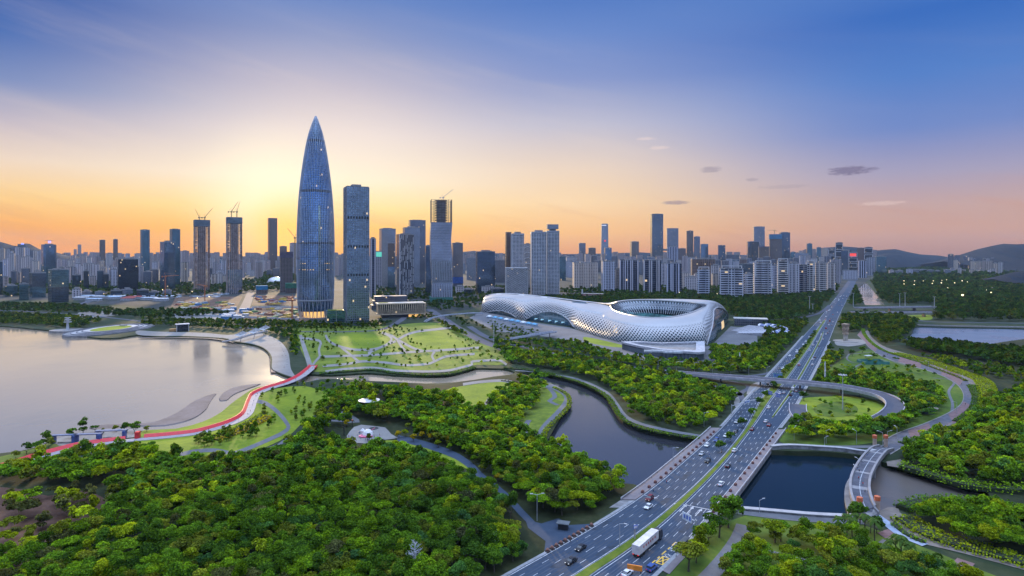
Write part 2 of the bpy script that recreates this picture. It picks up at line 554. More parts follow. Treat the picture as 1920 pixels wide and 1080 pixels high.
# brown tidal shallows beyond the arched footbridge
mud_px = [(1634, 868), (1661, 866), (1690, 874), (1732, 886), (1816, 911), (1920, 920), (2060, 929), (2060, 996), (1920, 962), (1872, 951), (1740, 942), (1665, 957), (1648, 962), (1630, 930), (1624, 900)]
tag(MB().poly([P(*p, ZR + .05) for p in mud_px], ZR + .05).build('tidal_flat_water', W_mud), kind='structure')

# ---- soft ground covers, each a few centimetres above the last
GR = lambda a, b, c, d: [(0, a), (.4, b), (.72, c), (1, d)]
G_lawn = ground_mat('lawn_turf', GR((0.072, 0.115, 0.009), (0.138, 0.189, 0.013), (0.203, 0.245, 0.015), (0.246, 0.252, 0.028)), .02, .25)
G_lawn2 = ground_mat('lawn_turf_deep', GR((.035, .062, .010), (.062, .105, .012), (.095, .14, .016), (.14, .16, .022)), .03, .22)
G_park = ground_mat('park_turf', GR((0.068, 0.102, 0.014), (0.111, 0.149, 0.018), (0.170, 0.210, 0.022), (0.221, 0.219, 0.040)), .025, .2)
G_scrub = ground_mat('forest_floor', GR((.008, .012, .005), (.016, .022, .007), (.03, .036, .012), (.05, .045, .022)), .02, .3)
G_soil = ground_mat('bare_soil', GR((.035, .018, .012), (.075, .038, .025), (.12, .065, .045), (.17, .11, .08)), .02, .15)
G_site = ground_mat('building_site_soil', GR((0.060, 0.026, 0.021), (0.111, 0.056, 0.041), (0.136, 0.105, 0.068), (0.221, 0.158, 0.135)), .03, .16)
G_pave = ground_mat('pale_paving', GR((.17, .155, .15), (.21, .195, .185), (.25, .235, .22), (.30, .28, .265)), .03, .3)
G_pave2 = ground_mat('grey_paving', GR((.09, .09, .10), (.12, .12, .13), (.15, .15, .16), (.19, .19, .19)), .03, .3)
G_city = ground_mat('city_ground', GR((0.012, 0.018, 0.014), (0.024, 0.030, 0.026), (0.048, 0.048, 0.049), (0.096, 0.090, 0.091)), .006, .05)
G_beach = ground_mat('beach_sand', GR((.26, .24, .23), (.31, .29, .28), (.35, .33, .32), (.4, .38, .37)), .03, .3)
G_shoal = ground_mat('shoal_mud', GR((.10, .08, .08), (.14, .115, .11), (.17, .14, .14), (.22, .18, .17)), .05, .5)
G_asph = ground_mat('asphalt', GR((.026, .042, .070), (.034, .052, .084), (.042, .062, .096), (.056, .076, .106)), .02, .35, .75)
G_asph_far = ground_mat('asphalt_worn', GR((0.060, 0.062, 0.082), (0.072, 0.074, 0.095), (0.084, 0.087, 0.109), (0.102, 0.099, 0.122)), .02, .3, .8)
G_white = mat('road_paint', (.42, .42, .43), .6, noise=(.8, .2), world=True)
G_yellow = mat('yellow_paint', (.72, .42, .04), .6, noise=(.8, .08), world=True)
G_kerb = mat('kerb_stone', (.24, .24, .25), .8, noise=(.5, .1), world=True)
G_conc = mat('concrete', (.21, .20, .20), .85, noise=(.25, .15), world=True)


def sheet(name, px, m, z, step=8.0, sm=True, th=0.0):
    w = PP(px)
    if sm: w = smooth(w, step, True)
    return tag(MB().poly(w, z, th).build(name, m), kind='structure')


def path(name, px, w, m, z, th=0.0, closed=False, step=6.0):
    pts = smooth(PP(px), step, closed)
    if closed: pts.append(pts[0])
    return tag(MB().ribbon(pts, -w / 2, w / 2, z, th).build(name, m), kind='structure'), pts


EXCL = []   # (world polyline, half width): no trees here


def pxband(px, wf, z, step=4.0, o0=-.5, o1=.5, pts=None):
    """strip whose breadth is given in frame pixels (wf of the row), unrolled on the ground"""
    pts = pts if pts is not None else [q[:2] for q in smooth([(p[0], p[1], 0) for p in px], step)]
    t = tangents(pts); mb = MB(); A, B = [], []
    for p, q in zip(pts, t):
        w = wf(p[1]) if callable(wf) else wf
        A.append((*P(p[0] - q[1] * w * o0, p[1] + q[0] * w * o0)[:2], z)); B.append((*P(p[0] - q[1] * w * o1, p[1] + q[0] * w * o1)[:2], z))
    for i in range(len(A) - 1):
        mb.face([A[i], A[i + 1], B[i + 1], B[i]])
    return mb, pts


def ppath(name, px, w, m, z, pad=1.5):
    mb, pts = pxband(px, w, z)
    EXCL.append((np.array([P(*p)[:2] for p in pts]), pad + 1.5))
    tag(mb.build(name, m), kind='structure')


def xpath(name, px, w, m, z, **k):
    o, pts = path(name, px, w, m, z, **k)
    EXCL.append((np.array([p[:2] for p in pts]), w / 2 + 1.5))
    return pts


sheet('city_ground', [(-400, 500), (-400, 563), (140, 563), (420, 592), (560, 604), (650, 612), (800, 596), (880, 580), (1000, 558), (1600, 548), (1640, 515), (1640, 497), (-400, 497)], G_city, .05, sm=False)
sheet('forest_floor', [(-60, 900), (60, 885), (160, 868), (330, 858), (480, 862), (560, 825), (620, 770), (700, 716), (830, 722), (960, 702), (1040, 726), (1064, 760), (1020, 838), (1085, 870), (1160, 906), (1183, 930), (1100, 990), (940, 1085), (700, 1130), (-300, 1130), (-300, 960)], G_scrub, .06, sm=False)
sheet('forest_floor', [(1240, 1090), (1330, 990), (1400, 966), (1600, 978), (1690, 1010), (1880, 1085), (1880, 1130), (1240, 1130)], G_lawn2, .06, sm=False)
sheet('bare_soil', [(-200, 915), (20, 915), (90, 930), (160, 920), (210, 950), (170, 985), (110, 985), (100, 1040), (40, 1060), (-200, 1080)], G_soil, .10)
sheet('park_lawn', [(556, 612), (700, 612), (800, 605), (860, 612), (905, 640), (950, 668), (945, 684), (895, 684), (868, 692), (840, 697), (740, 697), (690, 693), (590, 697), (580, 685), (562, 650)], G_park, .10)
OVAL = lambda cx, cy, rx, ry, n=28: [(cx + rx * math.cos(2 * PI * k / n), cy + ry * math.sin(2 * PI * k / n)) for k in range(n)]
sheet('oval_lawn', OVAL(672, 640, 56, 14.5), G_lawn, .16)
sheet('event_lawn', [(760, 634), (775, 624), (800, 619), (825, 621), (850, 633), (880, 649), (872, 655), (830, 656), (795, 657), (775, 650)], G_lawn, .16)
sheet('lake_lawn', [(270, 807), (330, 804), (380, 791), (410, 776), (430, 760), (450, 745), (480, 727), (520, 722), (500, 728), (474, 739), (464, 752), (454, 776), (431, 791), (393, 803), (315, 816), (262, 821)], G_lawn, .12)
sheet('meadow_lawn', [(480, 738), (520, 728), (570, 724), (610, 735), (640, 740), (615, 760), (590, 778), (565, 795), (540, 818), (480, 845), (400, 858), (320, 862), (240, 860), (225, 845), (235, 832), (320, 819), (395, 806), (440, 792), (464, 770), (470, 750)], G_lawn, .11)
sheet('shore_lawn', [(-60, 872), (20, 852), (60, 842), (95, 830), (115, 826), (130, 836), (70, 852), (0, 874), (-60, 890)], G_lawn2, .11)
sheet('knoll_lawn', [(835, 732), (880, 722), (950, 714), (960, 720), (945, 734), (920, 746), (908, 768), (870, 768), (862, 748)], G_lawn, .12)
sheet('bank_lawn', [(940, 745), (985, 722), (1030, 718), (1060, 745), (1045, 775), (1020, 800), (1000, 812), (975, 790), (930, 770)], G_park, .12)
sheet('grove_lawn', [(700, 830), (750, 826), (800, 838), (850, 858), (880, 880), (840, 872), (790, 850)], G_lawn, .12)
sheet('loop_lawn', [(1497, 752), (1520, 745), (1600, 744), (1655, 754), (1668, 765), (1650, 780), (1610, 794), (1545, 794), (1507, 786)], G_lawn, .10)
sheet('round_lawn', OVAL(1567, 768, 42, 14.5), G_lawn2, .16)
sheet('garden_lawn', [(1548, 706), (1556, 690), (1590, 668), (1625, 655), (1660, 662), (1710, 682), (1770, 703), (1803, 730), (1812, 752), (1800, 772), (1760, 795), (1700, 815), (1600, 835), (1470, 832), (1470, 805), (1560, 800), (1650, 790), (1680, 770), (1660, 745), (1600, 735), (1550, 725)], G_lawn2, .10)
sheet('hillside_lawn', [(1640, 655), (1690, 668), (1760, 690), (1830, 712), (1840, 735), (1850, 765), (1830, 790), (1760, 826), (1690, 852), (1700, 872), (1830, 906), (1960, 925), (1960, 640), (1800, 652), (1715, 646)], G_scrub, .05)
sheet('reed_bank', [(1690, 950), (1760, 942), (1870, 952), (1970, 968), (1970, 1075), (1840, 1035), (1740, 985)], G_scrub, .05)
sheet('stadium_forecourt', [(880, 596), (905, 582), (985, 602), (1067, 614), (1128, 634), (1215, 650), (1332, 649), (1370, 612), (1420, 616), (1420, 648), (1330, 682), (1165, 676), (1080, 640), (980, 625), (930, 622)], G_pave2, .08, sm=False)
sheet('stadium_lawn', [(1095, 632), (1120, 636), (1170, 648), (1168, 652), (1130, 648), (1098, 640)], G_lawn, .14)
for px in ([(1668, 541), (1690, 539), (1697, 549), (1672, 551)], [(1838, 537), (1860, 535), (1864, 545), (1840, 547)], [(1845, 553), (1882, 557), (1880, 561), (1848, 557)], [(1702, 592), (1742, 591), (1746, 599), (1712, 599)], [(1810, 545), (1830, 545), (1832, 551), (1812, 552)]):
    sheet('fairway_lawn', px, G_lawn, .12)
# building sites between the towers and the park
sheet('building_site_ground', [(330, 556), (455, 556), (440, 583), (420, 581), (320, 575)], G_site, .12, sm=False)
sheet('building_site_ground', [(478, 553), (560, 555), (560, 572), (472, 572)], G_site, .12, sm=False)
sheet('building_site_ground', [(470, 576), (575, 577), (580, 602), (455, 598)], G_site, .12, sm=False)
sheet('building_site_ground', [(318, 586), (432, 588), (428, 600), (318, 597)], G_pave, .12, sm=False)
sheet('building_site_ground', [(150, 556), (320, 560), (318, 573), (145, 570)], G_city, .12, sm=False)
sheet('grey_plaza', [(150, 585), (210, 582), (222, 590), (160, 596)], G_pave, .13)

# lakeside promenade, terrace plaza
sheet('lake_promenade', [(258, 620), (300, 622), (380, 624), (430, 628), (470, 622), (500, 628), (525, 640), (540, 660), (545, 690), (552, 707), (520, 697), (510, 690), (510, 672), (504, 660), (490, 650), (468, 644), (436, 639), (420, 634), (350, 630), (300, 630), (260, 628)], G_pave, .14)
sheet('promenade_path', [(560, 628), (566, 628), (588, 690), (578, 692)], G_pave, .15, sm=False)
for px in ([(611, 628), (614, 636), (625, 645), (645, 652), (668, 656), (700, 655), (722, 648), (734, 638), (730, 630), (716, 624)], [(716, 624), (735, 630), (747, 638), (775, 653), (792, 658)], [(745, 638), (760, 629), (782, 622), (815, 618), (850, 614)],
           [(600, 669), (640, 668), (700, 666), (760, 661), (800, 658.5), (850, 655.5), (898, 652)], [(605, 687), (650, 683), (680, 678), (720, 680), (760, 685), (800, 683), (815, 678), (840, 668), (890, 664)],
           [(610, 697), (650, 692), (700, 690), (740, 695), (800, 697), (840, 695), (866, 689), (885, 684), (884, 679), (900, 677), (935, 676), (950, 684)],
           [(745, 638), (755, 653), (762, 660)], [(742, 640), (722, 648), (690, 662)], [(815, 678), (810, 668), (815, 660)], [(566, 634), (600, 640), (598, 655), (600, 669)], [(640, 652), (660, 668), (672, 678)],
           [(700, 655), (690, 667)], [(600, 669), (590, 680), (583, 692)]):
    ZP = globals().get('ZP', .22) + .012
    ppath('park_path', px, 4.2, G_pave, ZP)
xpath('creek_path', [(966, 695), (1000, 697), (1030, 702), (1070, 708), (1108, 721), (1138, 738), (1153, 757), (1170, 780), (1201, 795), (1255, 808), (1313, 818)], 5.5, G_pave2, .22)
ppath('creek_path', [(1022, 722), (1040, 727), (1058, 738), (1062, 752), (1046, 774), (1022, 798), (1012, 815), (1016, 835)], 9, G_pave2, .22)
xpath('garden_path', [(1022, 722), (1036, 735), (1040, 745), (1030, 752), (1046, 760)], 4.0, G_pave2, .20)
xpath('garden_path', [(992, 788), (985, 800), (988, 815)], 4.0, G_pave2, .20)
ppath('knoll_path', [(868, 721), (900, 716.5), (940, 714), (962, 718), (966, 725), (948, 735), (922, 745), (911, 757), (908, 769), (872, 768)], 5.0, G_pave, .22)
ppath('meadow_path', [(310, 862), (345, 851), (370, 846), (405, 845), (435, 850), (455, 845), (480, 835), (510, 822), (530, 812), (541, 802), (535, 790), (527, 780), (515, 768), (497, 756), (478, 752)], 7.0, G_pave2, .20)
xpath('meadow_path', [(470, 852), (500, 842), (525, 833), (545, 818)], 3.0, G_pave2, .19)
ppath('grove_path', [(745, 822), (790, 832), (830, 845), (860, 858), (885, 876), (905, 896), (948, 930), (978, 962), (1000, 984)], 12.0, G_asph, .20)
xpath('grove_path', [(600, 788), (640, 790), (670, 792), (660, 782), (640, 772)], 4.0, G_pave2, .20)
sheet('playground_paving', [(650, 818), (664, 801), (677, 797), (700, 799), (722, 802), (733, 814), (747, 822), (700, 827), (685, 832), (665, 831), (652, 826)], G_pave, .24)
EXCL.append((np.array([P(x, y)[:2] for x, y in ((660, 815), (690, 814), (720, 815))]), 21))
for px in ([(1592, 664), (1588, 673), (1600, 680), (1628, 682)], [(1617, 682), (1604, 688), (1598, 698)], [(1600, 664), (1640, 662), (1680, 680), (1720, 690)], [(1750, 709), (1775, 711), (1789, 718), (1779, 734), (1786, 758), (1783, 780)],
           [(1650, 838), (1690, 824), (1730, 806)], [(1380, 1012), (1430, 1030), (1470, 1042), (1520, 1053), (1550, 1056)], [(1500, 1050), (1530, 1062), (1545, 1085)], [(1660, 1013), (1640, 1028)]):
    xpath('garden_path', px, 2.0, G_pave2, .22)
xpath('service_track', [(1395, 985), (1385, 1010), (1365, 1040), (1335, 1075), (1310, 1100)], 6.5, G_pave2, .20)
sheet('service_yard', [(985, 974), (1015, 982), (1048, 972), (1067, 985), (1135, 981), (1090, 1003), (1020, 1038), (1023, 1015), (990, 990)], G_asph, .12, sm=False)
EXCL.append((np.array([P(x, y)[:2] for x, y in ((1000, 985), (1040, 1000), (1070, 1000), (1110, 985))]), 11))

# the curving greenway on the east bank: alternate red and dark bays, with its outer track
gway_px = [(1611, 624), (1622, 634), (1635, 648), (1661, 664), (1703, 677), (1743, 688), (1774, 699), (1800, 714), (1814, 731), (1817, 750), (1808, 768), (1783, 786), (1738, 807), (1692, 824), (1662, 840)]
GWAY = smooth(PP(gway_px), 4.0)
EXCL.append((np.array([p[:2] for p in GWAY]), 8.5))
G_red = mat('red_asphalt', (.15, .085, .085), .8, noise=(.3, .15), world=True)
G_dark = mat('violet_asphalt', (.075, .075, .095), .8, noise=(.3, .15), world=True)
GWF = lambda y: .078 * (y - 490)
gmb, GPX = pxband(gway_px, GWF, .20)
tag(gmb.build('greenway_path', G_dark), kind='structure')
mb = MB(); n = len(GPX); k = 0; bay = 10
for i in range(0, n - bay, bay * 2):
    b2 = pxband(None, GWF, .24, o0=-.46, o1=.46, pts=GPX[i:i + bay + 1])[0]; [mb.face([b2.v[j] for j in f]) for f in b2.f]
tag(mb.build('greenway_path_bay', G_red), kind='structure')
mb = MB()
for i in range(0, n - 2, 6):
    pass
for o in (-.56, .5):
    b2 = pxband(None, GWF, .32, o0=o, o1=o + .06, pts=GPX)[0]; [mb.face([b2.v[j] for j in f]) for f in b2.f]
tag(mb.build('greenway_path_edging', G_pave), kind='structure')
G_track = mat('brown_track', (.16, .13, .11), .9, noise=(.2, .15), world=True)
ppath('outer_track', [(1625, 620), (1632, 634), (1655, 652), (1690, 664), (1740, 680), (1790, 700), (1819, 713), (1836, 732), (1840, 752), (1830, 776), (1803, 797), (1765, 818), (1712, 838)], lambda y: .042 * (y - 490), G_track, .21)
xpath('river_track', [(1650, 966), (1680, 965), (1700, 985), (1745, 1018), (1802, 1031), (1914, 1061), (2000, 1085)], 7.0, G_track, .21)
sheet('river_plaza', [(1640, 962), (1665, 952), (1684, 950), (1688, 966), (1670, 985), (1650, 978)], G_track, .23, sm=False)
sheet('boat_stage', [(1662, 866), (1688, 862), (1700, 870), (1688, 878), (1664, 874)], G_track, .25, sm=False)
xpath('ramp_path', [(1640, 966), (1660, 980), (1685, 1000), (1708, 1012), (1735, 1023)], 4.5, mat('blue_paving', (.24, .28, .36), .8, world=True), .30)
xpath('quay_path', [(1380, 957), (1420, 962), (1480, 969), (1540, 973), (1615, 976)], 9.0, G_pave2, .20)
xpath('quay_path', [(1455, 833), (1500, 836), (1560, 838), (1640, 838)], 5.0, G_pave2, .20)
sheet('terrace_paving', [(1645, 1000), (1672, 990), (1700, 1005), (1668, 1016)], G_red, .26, sm=False)
sheet('terrace_paving', [(1780, 1062), (1795, 1047), (1828, 1058), (1812, 1078)], G_red, .26, sm=False)

# sandy shallows and shoals by the lake lawn
sheet('beach_sand', [(262, 806), (300, 805), (345, 799), (385, 787), (405, 775), (428, 757), (450, 741), (480, 724), (505, 719), (520, 721), (485, 732), (455, 748), (435, 764), (412, 780), (380, 794), (330, 808), (268, 812)], G_beach, ZL + .12)
for px in ([(250, 796), (290, 792), (330, 776), (358, 757), (375, 748), (404, 738.5), (400, 745), (392, 757), (386, 768), (368, 782), (345, 791), (310, 798), (270, 799)], [(412, 746), (420, 737), (435, 729), (460, 723), (488, 720.5), (480, 724), (455, 733), (437, 741), (425, 751), (414, 752)], [(168, 803), (190, 798), (233, 797), (262, 799), (240, 806), (200, 808)]):
    w = smooth(PP(px, ZL), 5.0, True)
    mb = MB()
    c = np.mean([q[:2] for q in w], axis=0)
    mb.poly(w, ZL + .55)
    big = [(q[0] + (q[0] - c[0]) * .02, q[1] + (q[1] - c[1]) * .06) for q in w]
    for i in range(len(w)):
        j = (i + 1) % len(w)
        mb.face([(*big[i], ZL - .3), (*big[j], ZL - .3), (w[j][0], w[j][1], ZL + .55), (w[i][0], w[i][1], ZL + .55)])
    tag(mb.build('shoal_shore', G_shoal), kind='structure')
sheet('lakeside_plaza', [(97, 828), (116, 820), (142, 813), (176, 806), (233, 803), (262, 808), (258, 819), (190, 828), (140, 836), (110, 836)], G_pave, .2)

# ================================================================ THE AVENUE
Ly = [1150, 1120, 1080, 1045, 980, 930, 803, 764, 731, 700, 656, 627, 600, 580, 560, 540, 525]
Lx = [822, 880, 952, 1015, 1129, 1208, 1353, 1385, 1415, 1444, 1484, 1509, 1534, 1550, 1565, 1580, 1591]
Ry = [1150, 1120, 1076, 1021, 969, 881, 858, 805, 768, 740, 684, 639, 608, 580, 560, 540, 525]
Rx = [1140, 1175, 1232, 1286, 1327, 1400, 1417, 1459, 1488, 1503, 1533, 1555, 1567, 1579, 1589, 1600, 1606]
My = [1150, 1120, 1079, 1022, 956, 878, 810, 793, 746, 706, 650, 620, 600, 560, 525]
M0 = [955, 1010, 1080, 1172, 1257, 1340, 1396, 1406, 1428, 1462, 1508, 1530, 1545, 1573, 1597]
M1 = [990, 1045, 1113, 1200, 1271, 1350, 1403, 1416, 1447, 1479, 1519, 1536, 1549, 1577, 1600]
Ny = [785, 740, 700, 660, 640, 622]
N0 = [1446, 1478, 1502, 1525, 1535.5, 1543]
N1 = [1449, 1482, 1506, 1528, 1538.5, 1545]
fx = lambda ys, xs: (lambda y: float(np.interp(-y, [-q for q in ys], xs)))
Lf, Rf, M0f, M1f, N0f, N1f = fx(Ly, Lx), fx(Ry, Rx), fx(My, M0), fx(My, M1), fx(Ny, N0), fx(Ny, N1)


def rows(y0, y1, step=7.0):
    d0, d1 = depth(y0), depth(y1)
    n = max(2, int(abs(d1 - d0) / step))
    return [YH + H * F / (d0 + (d1 - d0) * i / n) for i in range(n + 1)]


def band(mb, fa, fb, ys, z, th=0.0):
    for a, b in zip(ys[:-1], ys[1:]):
        q = [P(fa(a), a), P(fb(a), a), P(fb(b), b), P(fa(b), b)]
        q = [(p[0], p[1], z) for p in q]
        mb.face(q, [(p[0], p[1]) for p in q])
        if th:
            dn = [(p[0], p[1], z - th) for p in q]
            mb.face([dn[0], q[0], q[3], dn[3]]); mb.face([q[1], dn[1], dn[2], q[2]]); mb.face([dn[1], dn[0], dn[3], dn[2]])
    return mb


ys = rows(1150, 526)
# smooth the kinks of the hand-read edges
def soften(f):
    yy = np.array(ys); X = np.array([P(f(y), y)[0] for y in ys]); k = np.ones(9) / 9
    Xs = np.convolve(np.pad(X, 4, mode='edge'), k, 'valid'); Xs[:4] = X[:4]; Xs[-4:] = X[-4:]
    D = np.array([depth(y) for y in ys])
    return lambda y: 960 + F * float(np.interp(depth(y), D, Xs)) / depth(y)


Lf, Rf, M0f, M1f = soften(Lf), soften(Rf), soften(M0f), soften(M1f)
road = tag(band(MB(), Lf, Rf, ys, .16).build('road', G_asph), kind='structure')
EXCL.append((np.array([P((Lf(y) + Rf(y)) / 2, y)[:2] for y in ys]), 24))
mx = lambda f, g, t: (lambda y: f(y) * (1 - t) + g(y) * t)


def line(f, y0, y1, w=.28, z=.18, dash=None):
    """painted line along the lane function f (pixel x of row y); dash = (length, gap)"""
    mb = MB(); yy = rows(y0, y1, 1.5 if dash else 7.0); acc = 0.0
    pts = [P(f(y), y) for y in yy]; t = tangents(pts)
    for i in range(len(pts) - 1):
        L = math.dist(pts[i], pts[i + 1]); acc += L
        if dash and (acc % (dash[0] + dash[1])) > dash[0]:
            continue
        ww = w / 2
        a, b = pts[i], pts[i + 1]; n0 = (t[i][1] * ww, -t[i][0] * ww); n1 = (t[i + 1][1] * ww, -t[i + 1][0] * ww)
        mb.face([(a[0] - n0[0], a[1] - n0[1], z), (a[0] + n0[0], a[1] + n0[1], z), (b[0] + n1[0], b[1] + n1[1], z), (b[0] - n1[0], b[1] - n1[1], z)])
    return mb


def marking(mb, m=None):
    return mb.build('lane_marking', m or G_white, road)


for k in range(1, 5):
    marking(line(mx(Lf, M0f, k / 5 * .98), 1140, 640, .24, .18, (5, 9)))
for k in range(1, 5):
    marking(line(mx(M1f, Rf, .04 + k / 5 * .94), 1140, 800, .24, .18, (5, 9)))
for k in (1, 2):
    marking(line(mx(M1f, N0f, k / 3), 778, 650, .24, .18, (5, 9)))
    marking(line(mx(N1f, Rf, k / 3), 778, 650, .24, .18, (5, 9)))
marking(line(lambda y: Lf(y) + 2.2 * (y - YH) / 400, 1140, 560, .35)); marking(line(lambda y: M0f(y) - 3.0 * (y - YH) / 400, 1140, 600, .32))
marking(line(lambda y: M1f(y) + 3.5 * (y - YH) / 400, 1140, 600, .32)); marking(line(lambda y: Rf(y) - 2.2 * (y - YH) / 400, 1010, 560, .35))
marking(line(lambda y: N0f(y) - 1.0, 780, 625, .35)); marking(line(lambda y: N1f(y) + 1.0, 780, 625, .35))
G_wear = mat('tyre_wear', (.030, .044, .068), .7, noise=(.12, .22), world=True)
mb = MB()
for k in range(5):
    for o in (.3, .7):
        for fa, fb, yy in ((Lf, M0f, rows(1140, 640)), (M1f, Rf, rows(1140, 800))):
            t0 = (k + o - .1) / 5; band(mb, mx(fa, fb, t0), mx(fa, fb, t0 + .035), yy, .168)
mb.build('tyre_wear', G_wear, road)
mb = MB(); qw = random.Random(6)
for k in range(16):
    y0 = qw.uniform(660, 1060); t0 = qw.randrange(5) / 5; fa, fb = ((Lf, M0f), (M1f, Rf))[y0 > 800 and k % 2]
    band(mb, mx(fa, fb, t0 + .01), mx(fa, fb, t0 + .19), rows(y0 + 14 * (y0 - 480) / 400, y0), .172 + k * .0003)
mb.build('asphalt_patch', mat('asphalt_patch', (.020, .032, .052), .8, noise=(.3, .2), world=True), road)
# stop line, arrows and the yellow bus bay near the planted corner
mb = MB()
cross = lambda fa, fb, y, w: MB().face([(*P(fa(y + w), y + w)[:2], .185), (*P(fb(y + w), y + w)[:2], .185), (*P(fb(y - w), y - w)[:2], .185), (*P(fa(y - w), y - w)[:2], .185)])
mb = MB()
a, b = P(1281, 947), P(1333, 957)
dv = np.array([b[0] - a[0], b[1] - a[1]]); dv /= np.linalg.norm(dv); nv = np.array([-dv[1], dv[0]])
mb.face([(*(a[:2]), .19), (*(b[:2]), .19), (*(b[:2] + nv * .6), .19), (*(a[:2] + nv * .6), .19)])
a, b = P(1206, 929), P(1233, 935)
dv2 = np.array([b[0] - a[0], b[1] - a[1]]); dv2 /= np.linalg.norm(dv2); nv2 = np.array([-dv2[1], dv2[0]])
mb.face([(*(a[:2]), .19), (*(b[:2]), .19), (*(b[:2] + nv2 * .5), .19), (*(a[:2] + nv2 * .5), .19)])
marking(mb)


def arrow(px, py):
    y = py; t = P((M1f(y - 6) + Rf(y - 6)) / 2, y - 6) - P((M1f(y) + Rf(y)) / 2, y); t = t[:2] / np.linalg.norm(t[:2]); nrm = np.array([t[1], -t[0]])
    c = P(px, py)[:2]; q = lambda u, v: (*(c + nrm * u + t * v), .19)
    mb = MB().face([q(-.25, -5), q(.25, -5), q(.25, 2), q(-.25, 2)])
    mb.face([q(-.9, 2), q(.9, 2), q(0, 5.5)])
    marking(mb)


for p in ((1281, 953), (1294, 957), (1310, 961), (1325, 965), (1264, 949)):
    arrow(*p)
ybox = MB()
bay_f = lambda y: float(np.interp(-y, [-1066, -1014], [1212, 1271]))
for q in (line(bay_f, 1066, 1014, .5, .19, (3, 2)),):
    marking(q, G_yellow)
mb = MB(); e0, e1 = P(1252, 1057)[:2], P(1229, 1050)[:2]
corner = [P(1243, 1044), P(1256, 1048), P(1243, 1060), P(1230, 1056)]
for i, j in ((0, 1), (1, 2), (2, 3), (3, 0), (0, 2), (1, 3)):
    a, b = corner[i][:2], corner[j][:2]; d = (b - a) / np.linalg.norm(b - a); n_ = np.array([-d[1], d[0]]) * .25
    zz = .195 + .004 * i + (.02 if abs(i - j) == 2 else 0)
    mb.face([(*(a - n_), zz), (*(a + n_), zz), (*(b + n_), zz), (*(b - n_), zz)][::-1])
marking(mb, G_yellow)
try:
    txt = bpy.data.curves.new('bay_text', 'FONT')
    rd = math.atan2(*(lambda v: (v[1], v[0]))(P(1271, 1014)[:2] - P(1212, 1066)[:2]))
    for ch, (px, py) in zip("公交车站", ((1226, 1062), (1250, 1043), (1260, 1032), (1270, 1022))):
        txt.body = ch; txt.size = 3.6; txt.align_x = 'CENTER'; txt.align_y = 'CENTER'
        to = bpy.data.objects.new('bay_text', txt); COL.objects.link(to)
        bpy.context.view_layer.update()
        me = bpy.data.meshes.new_from_object(to.evaluated_get(bpy.context.evaluated_depsgraph_get()))
        bpy.data.objects.remove(to)
        me.materials.clear(); me.materials.append(G_white)
        lo = bpy.data.objects.new('bay_lettering', me); COL.objects.link(lo); lo.parent = road
        lo.location = (*P(px, py)[:2], .2); lo.rotation_euler = (0, 0, rd - PI / 2)
except Exception as ex:
    print('lettering', ex)

# medians
G_hedge = ground_mat('median_grass', GR((.05, .085, .008), (.09, .13, .012), (.13, .16, .016), (.16, .17, .02)), .05, .5)
tag(band(MB(), M0f, M1f, rows(1150, 600), .34, .3).build('median_kerb', G_kerb), kind='structure')
tag(band(MB(), mx(M0f, M1f, .10), mx(M0f, M1f, .90), rows(1149, 601), .55, .15).build('median_lawn', G_hedge), kind='structure')
tag(band(MB(), N0f, N1f, rows(785, 622), .36, .3).build('median_kerb', G_kerb), kind='structure')
tag(band(MB(), mx(N0f, N1f, .15), mx(N0f, N1f, .85), rows(784, 623), .9, .5).build('median_lawn', G_hedge), kind='structure')
# bridge deck over the river with its two pavements
deck = thing('road_bridge', 'flat concrete road bridge carrying the avenue between the pond and the dark basin', 'bridge', P(1300, 870))
LW = lambda y: Lf(y) - 24.0 * (y - YH) / 450 * 1.15; RW = lambda y: Rf(y) + 23.0 * (y - YH) / 450 * .98
by = rows(952, 808); band(MB(), LW, RW, by, .10, 1.9).build('deck', G_conc, deck)
wy = rows(938, 803); G_walk = ground_mat('bridge_paving', GR((.15, .125, .13), (.19, .16, .165), (.22, .19, .19), (.27, .24, .24)), .05, .5)
band(MB(), LW, Lf, wy, .42, .3).build('footway', G_walk, deck)
wy2 = rows(972, 806); band(MB(), Rf, RW, wy2, .42, .3).build('footway', G_walk, deck)
G_rail = mat('pale_stone', (.34, .33, .34), .7, noise=(.3, .08), world=True)
for f, o, yy in ((LW, .9, wy), (RW, -.9, wy2)):
    mb = MB(); band(mb, (lambda y: f(y) - .9 + o), (lambda y: f(y) + .9 + o), yy, 1.45, .35)
    for y in yy[::1]:
        p = P(f(y) + o, y); mb.box((p[0], p[1], .42), (.5, .5, 1.1))
    band(mb, (lambda y: f(y) - .3 + o), (lambda y: f(y) + .3 + o), yy, .95, .2)
    mb.build('railing', G_rail, deck)
for y in (845, 875, 905, 932):
    for t in (.08, .36, .64, .92):
        p = P(LW(y) * (1 - t) + RW(y) * t, y)
        MB().box((p[0], p[1], ZR - 1), (3, 2, -ZR - .7)).build('pier', G_conc, deck)
tag(band(MB(), mx(Lf, Rf, .03), mx(Lf, Rf, .40), rows(612, 528), .20).build('viaduct_road', G_asph_far), kind='structure')
# kerbs along the avenue away from the bridge
for f, y0, y1, s in ((Lf, 1140, 940, -1), (Lf, 800, 630, -1), (Rf, 803, 640, 1), (Rf, 1140, 975, 1)):
    tag(band(MB(), (lambda y: f(y) + (min(0, s) * 7) * (y - YH) / 400), (lambda y: f(y) + (max(0, s) * 7) * (y - YH) / 400), rows(y0, y1), .32, .25).build('road_kerb', G_kerb), kind='structure')
sheet('bus_stop_pavement', [(1236, 1068), (1262, 1043), (1290, 1018), (1310, 1012), (1300, 1030), (1275, 1056), (1255, 1078)], G_walk, .30, sm=False)

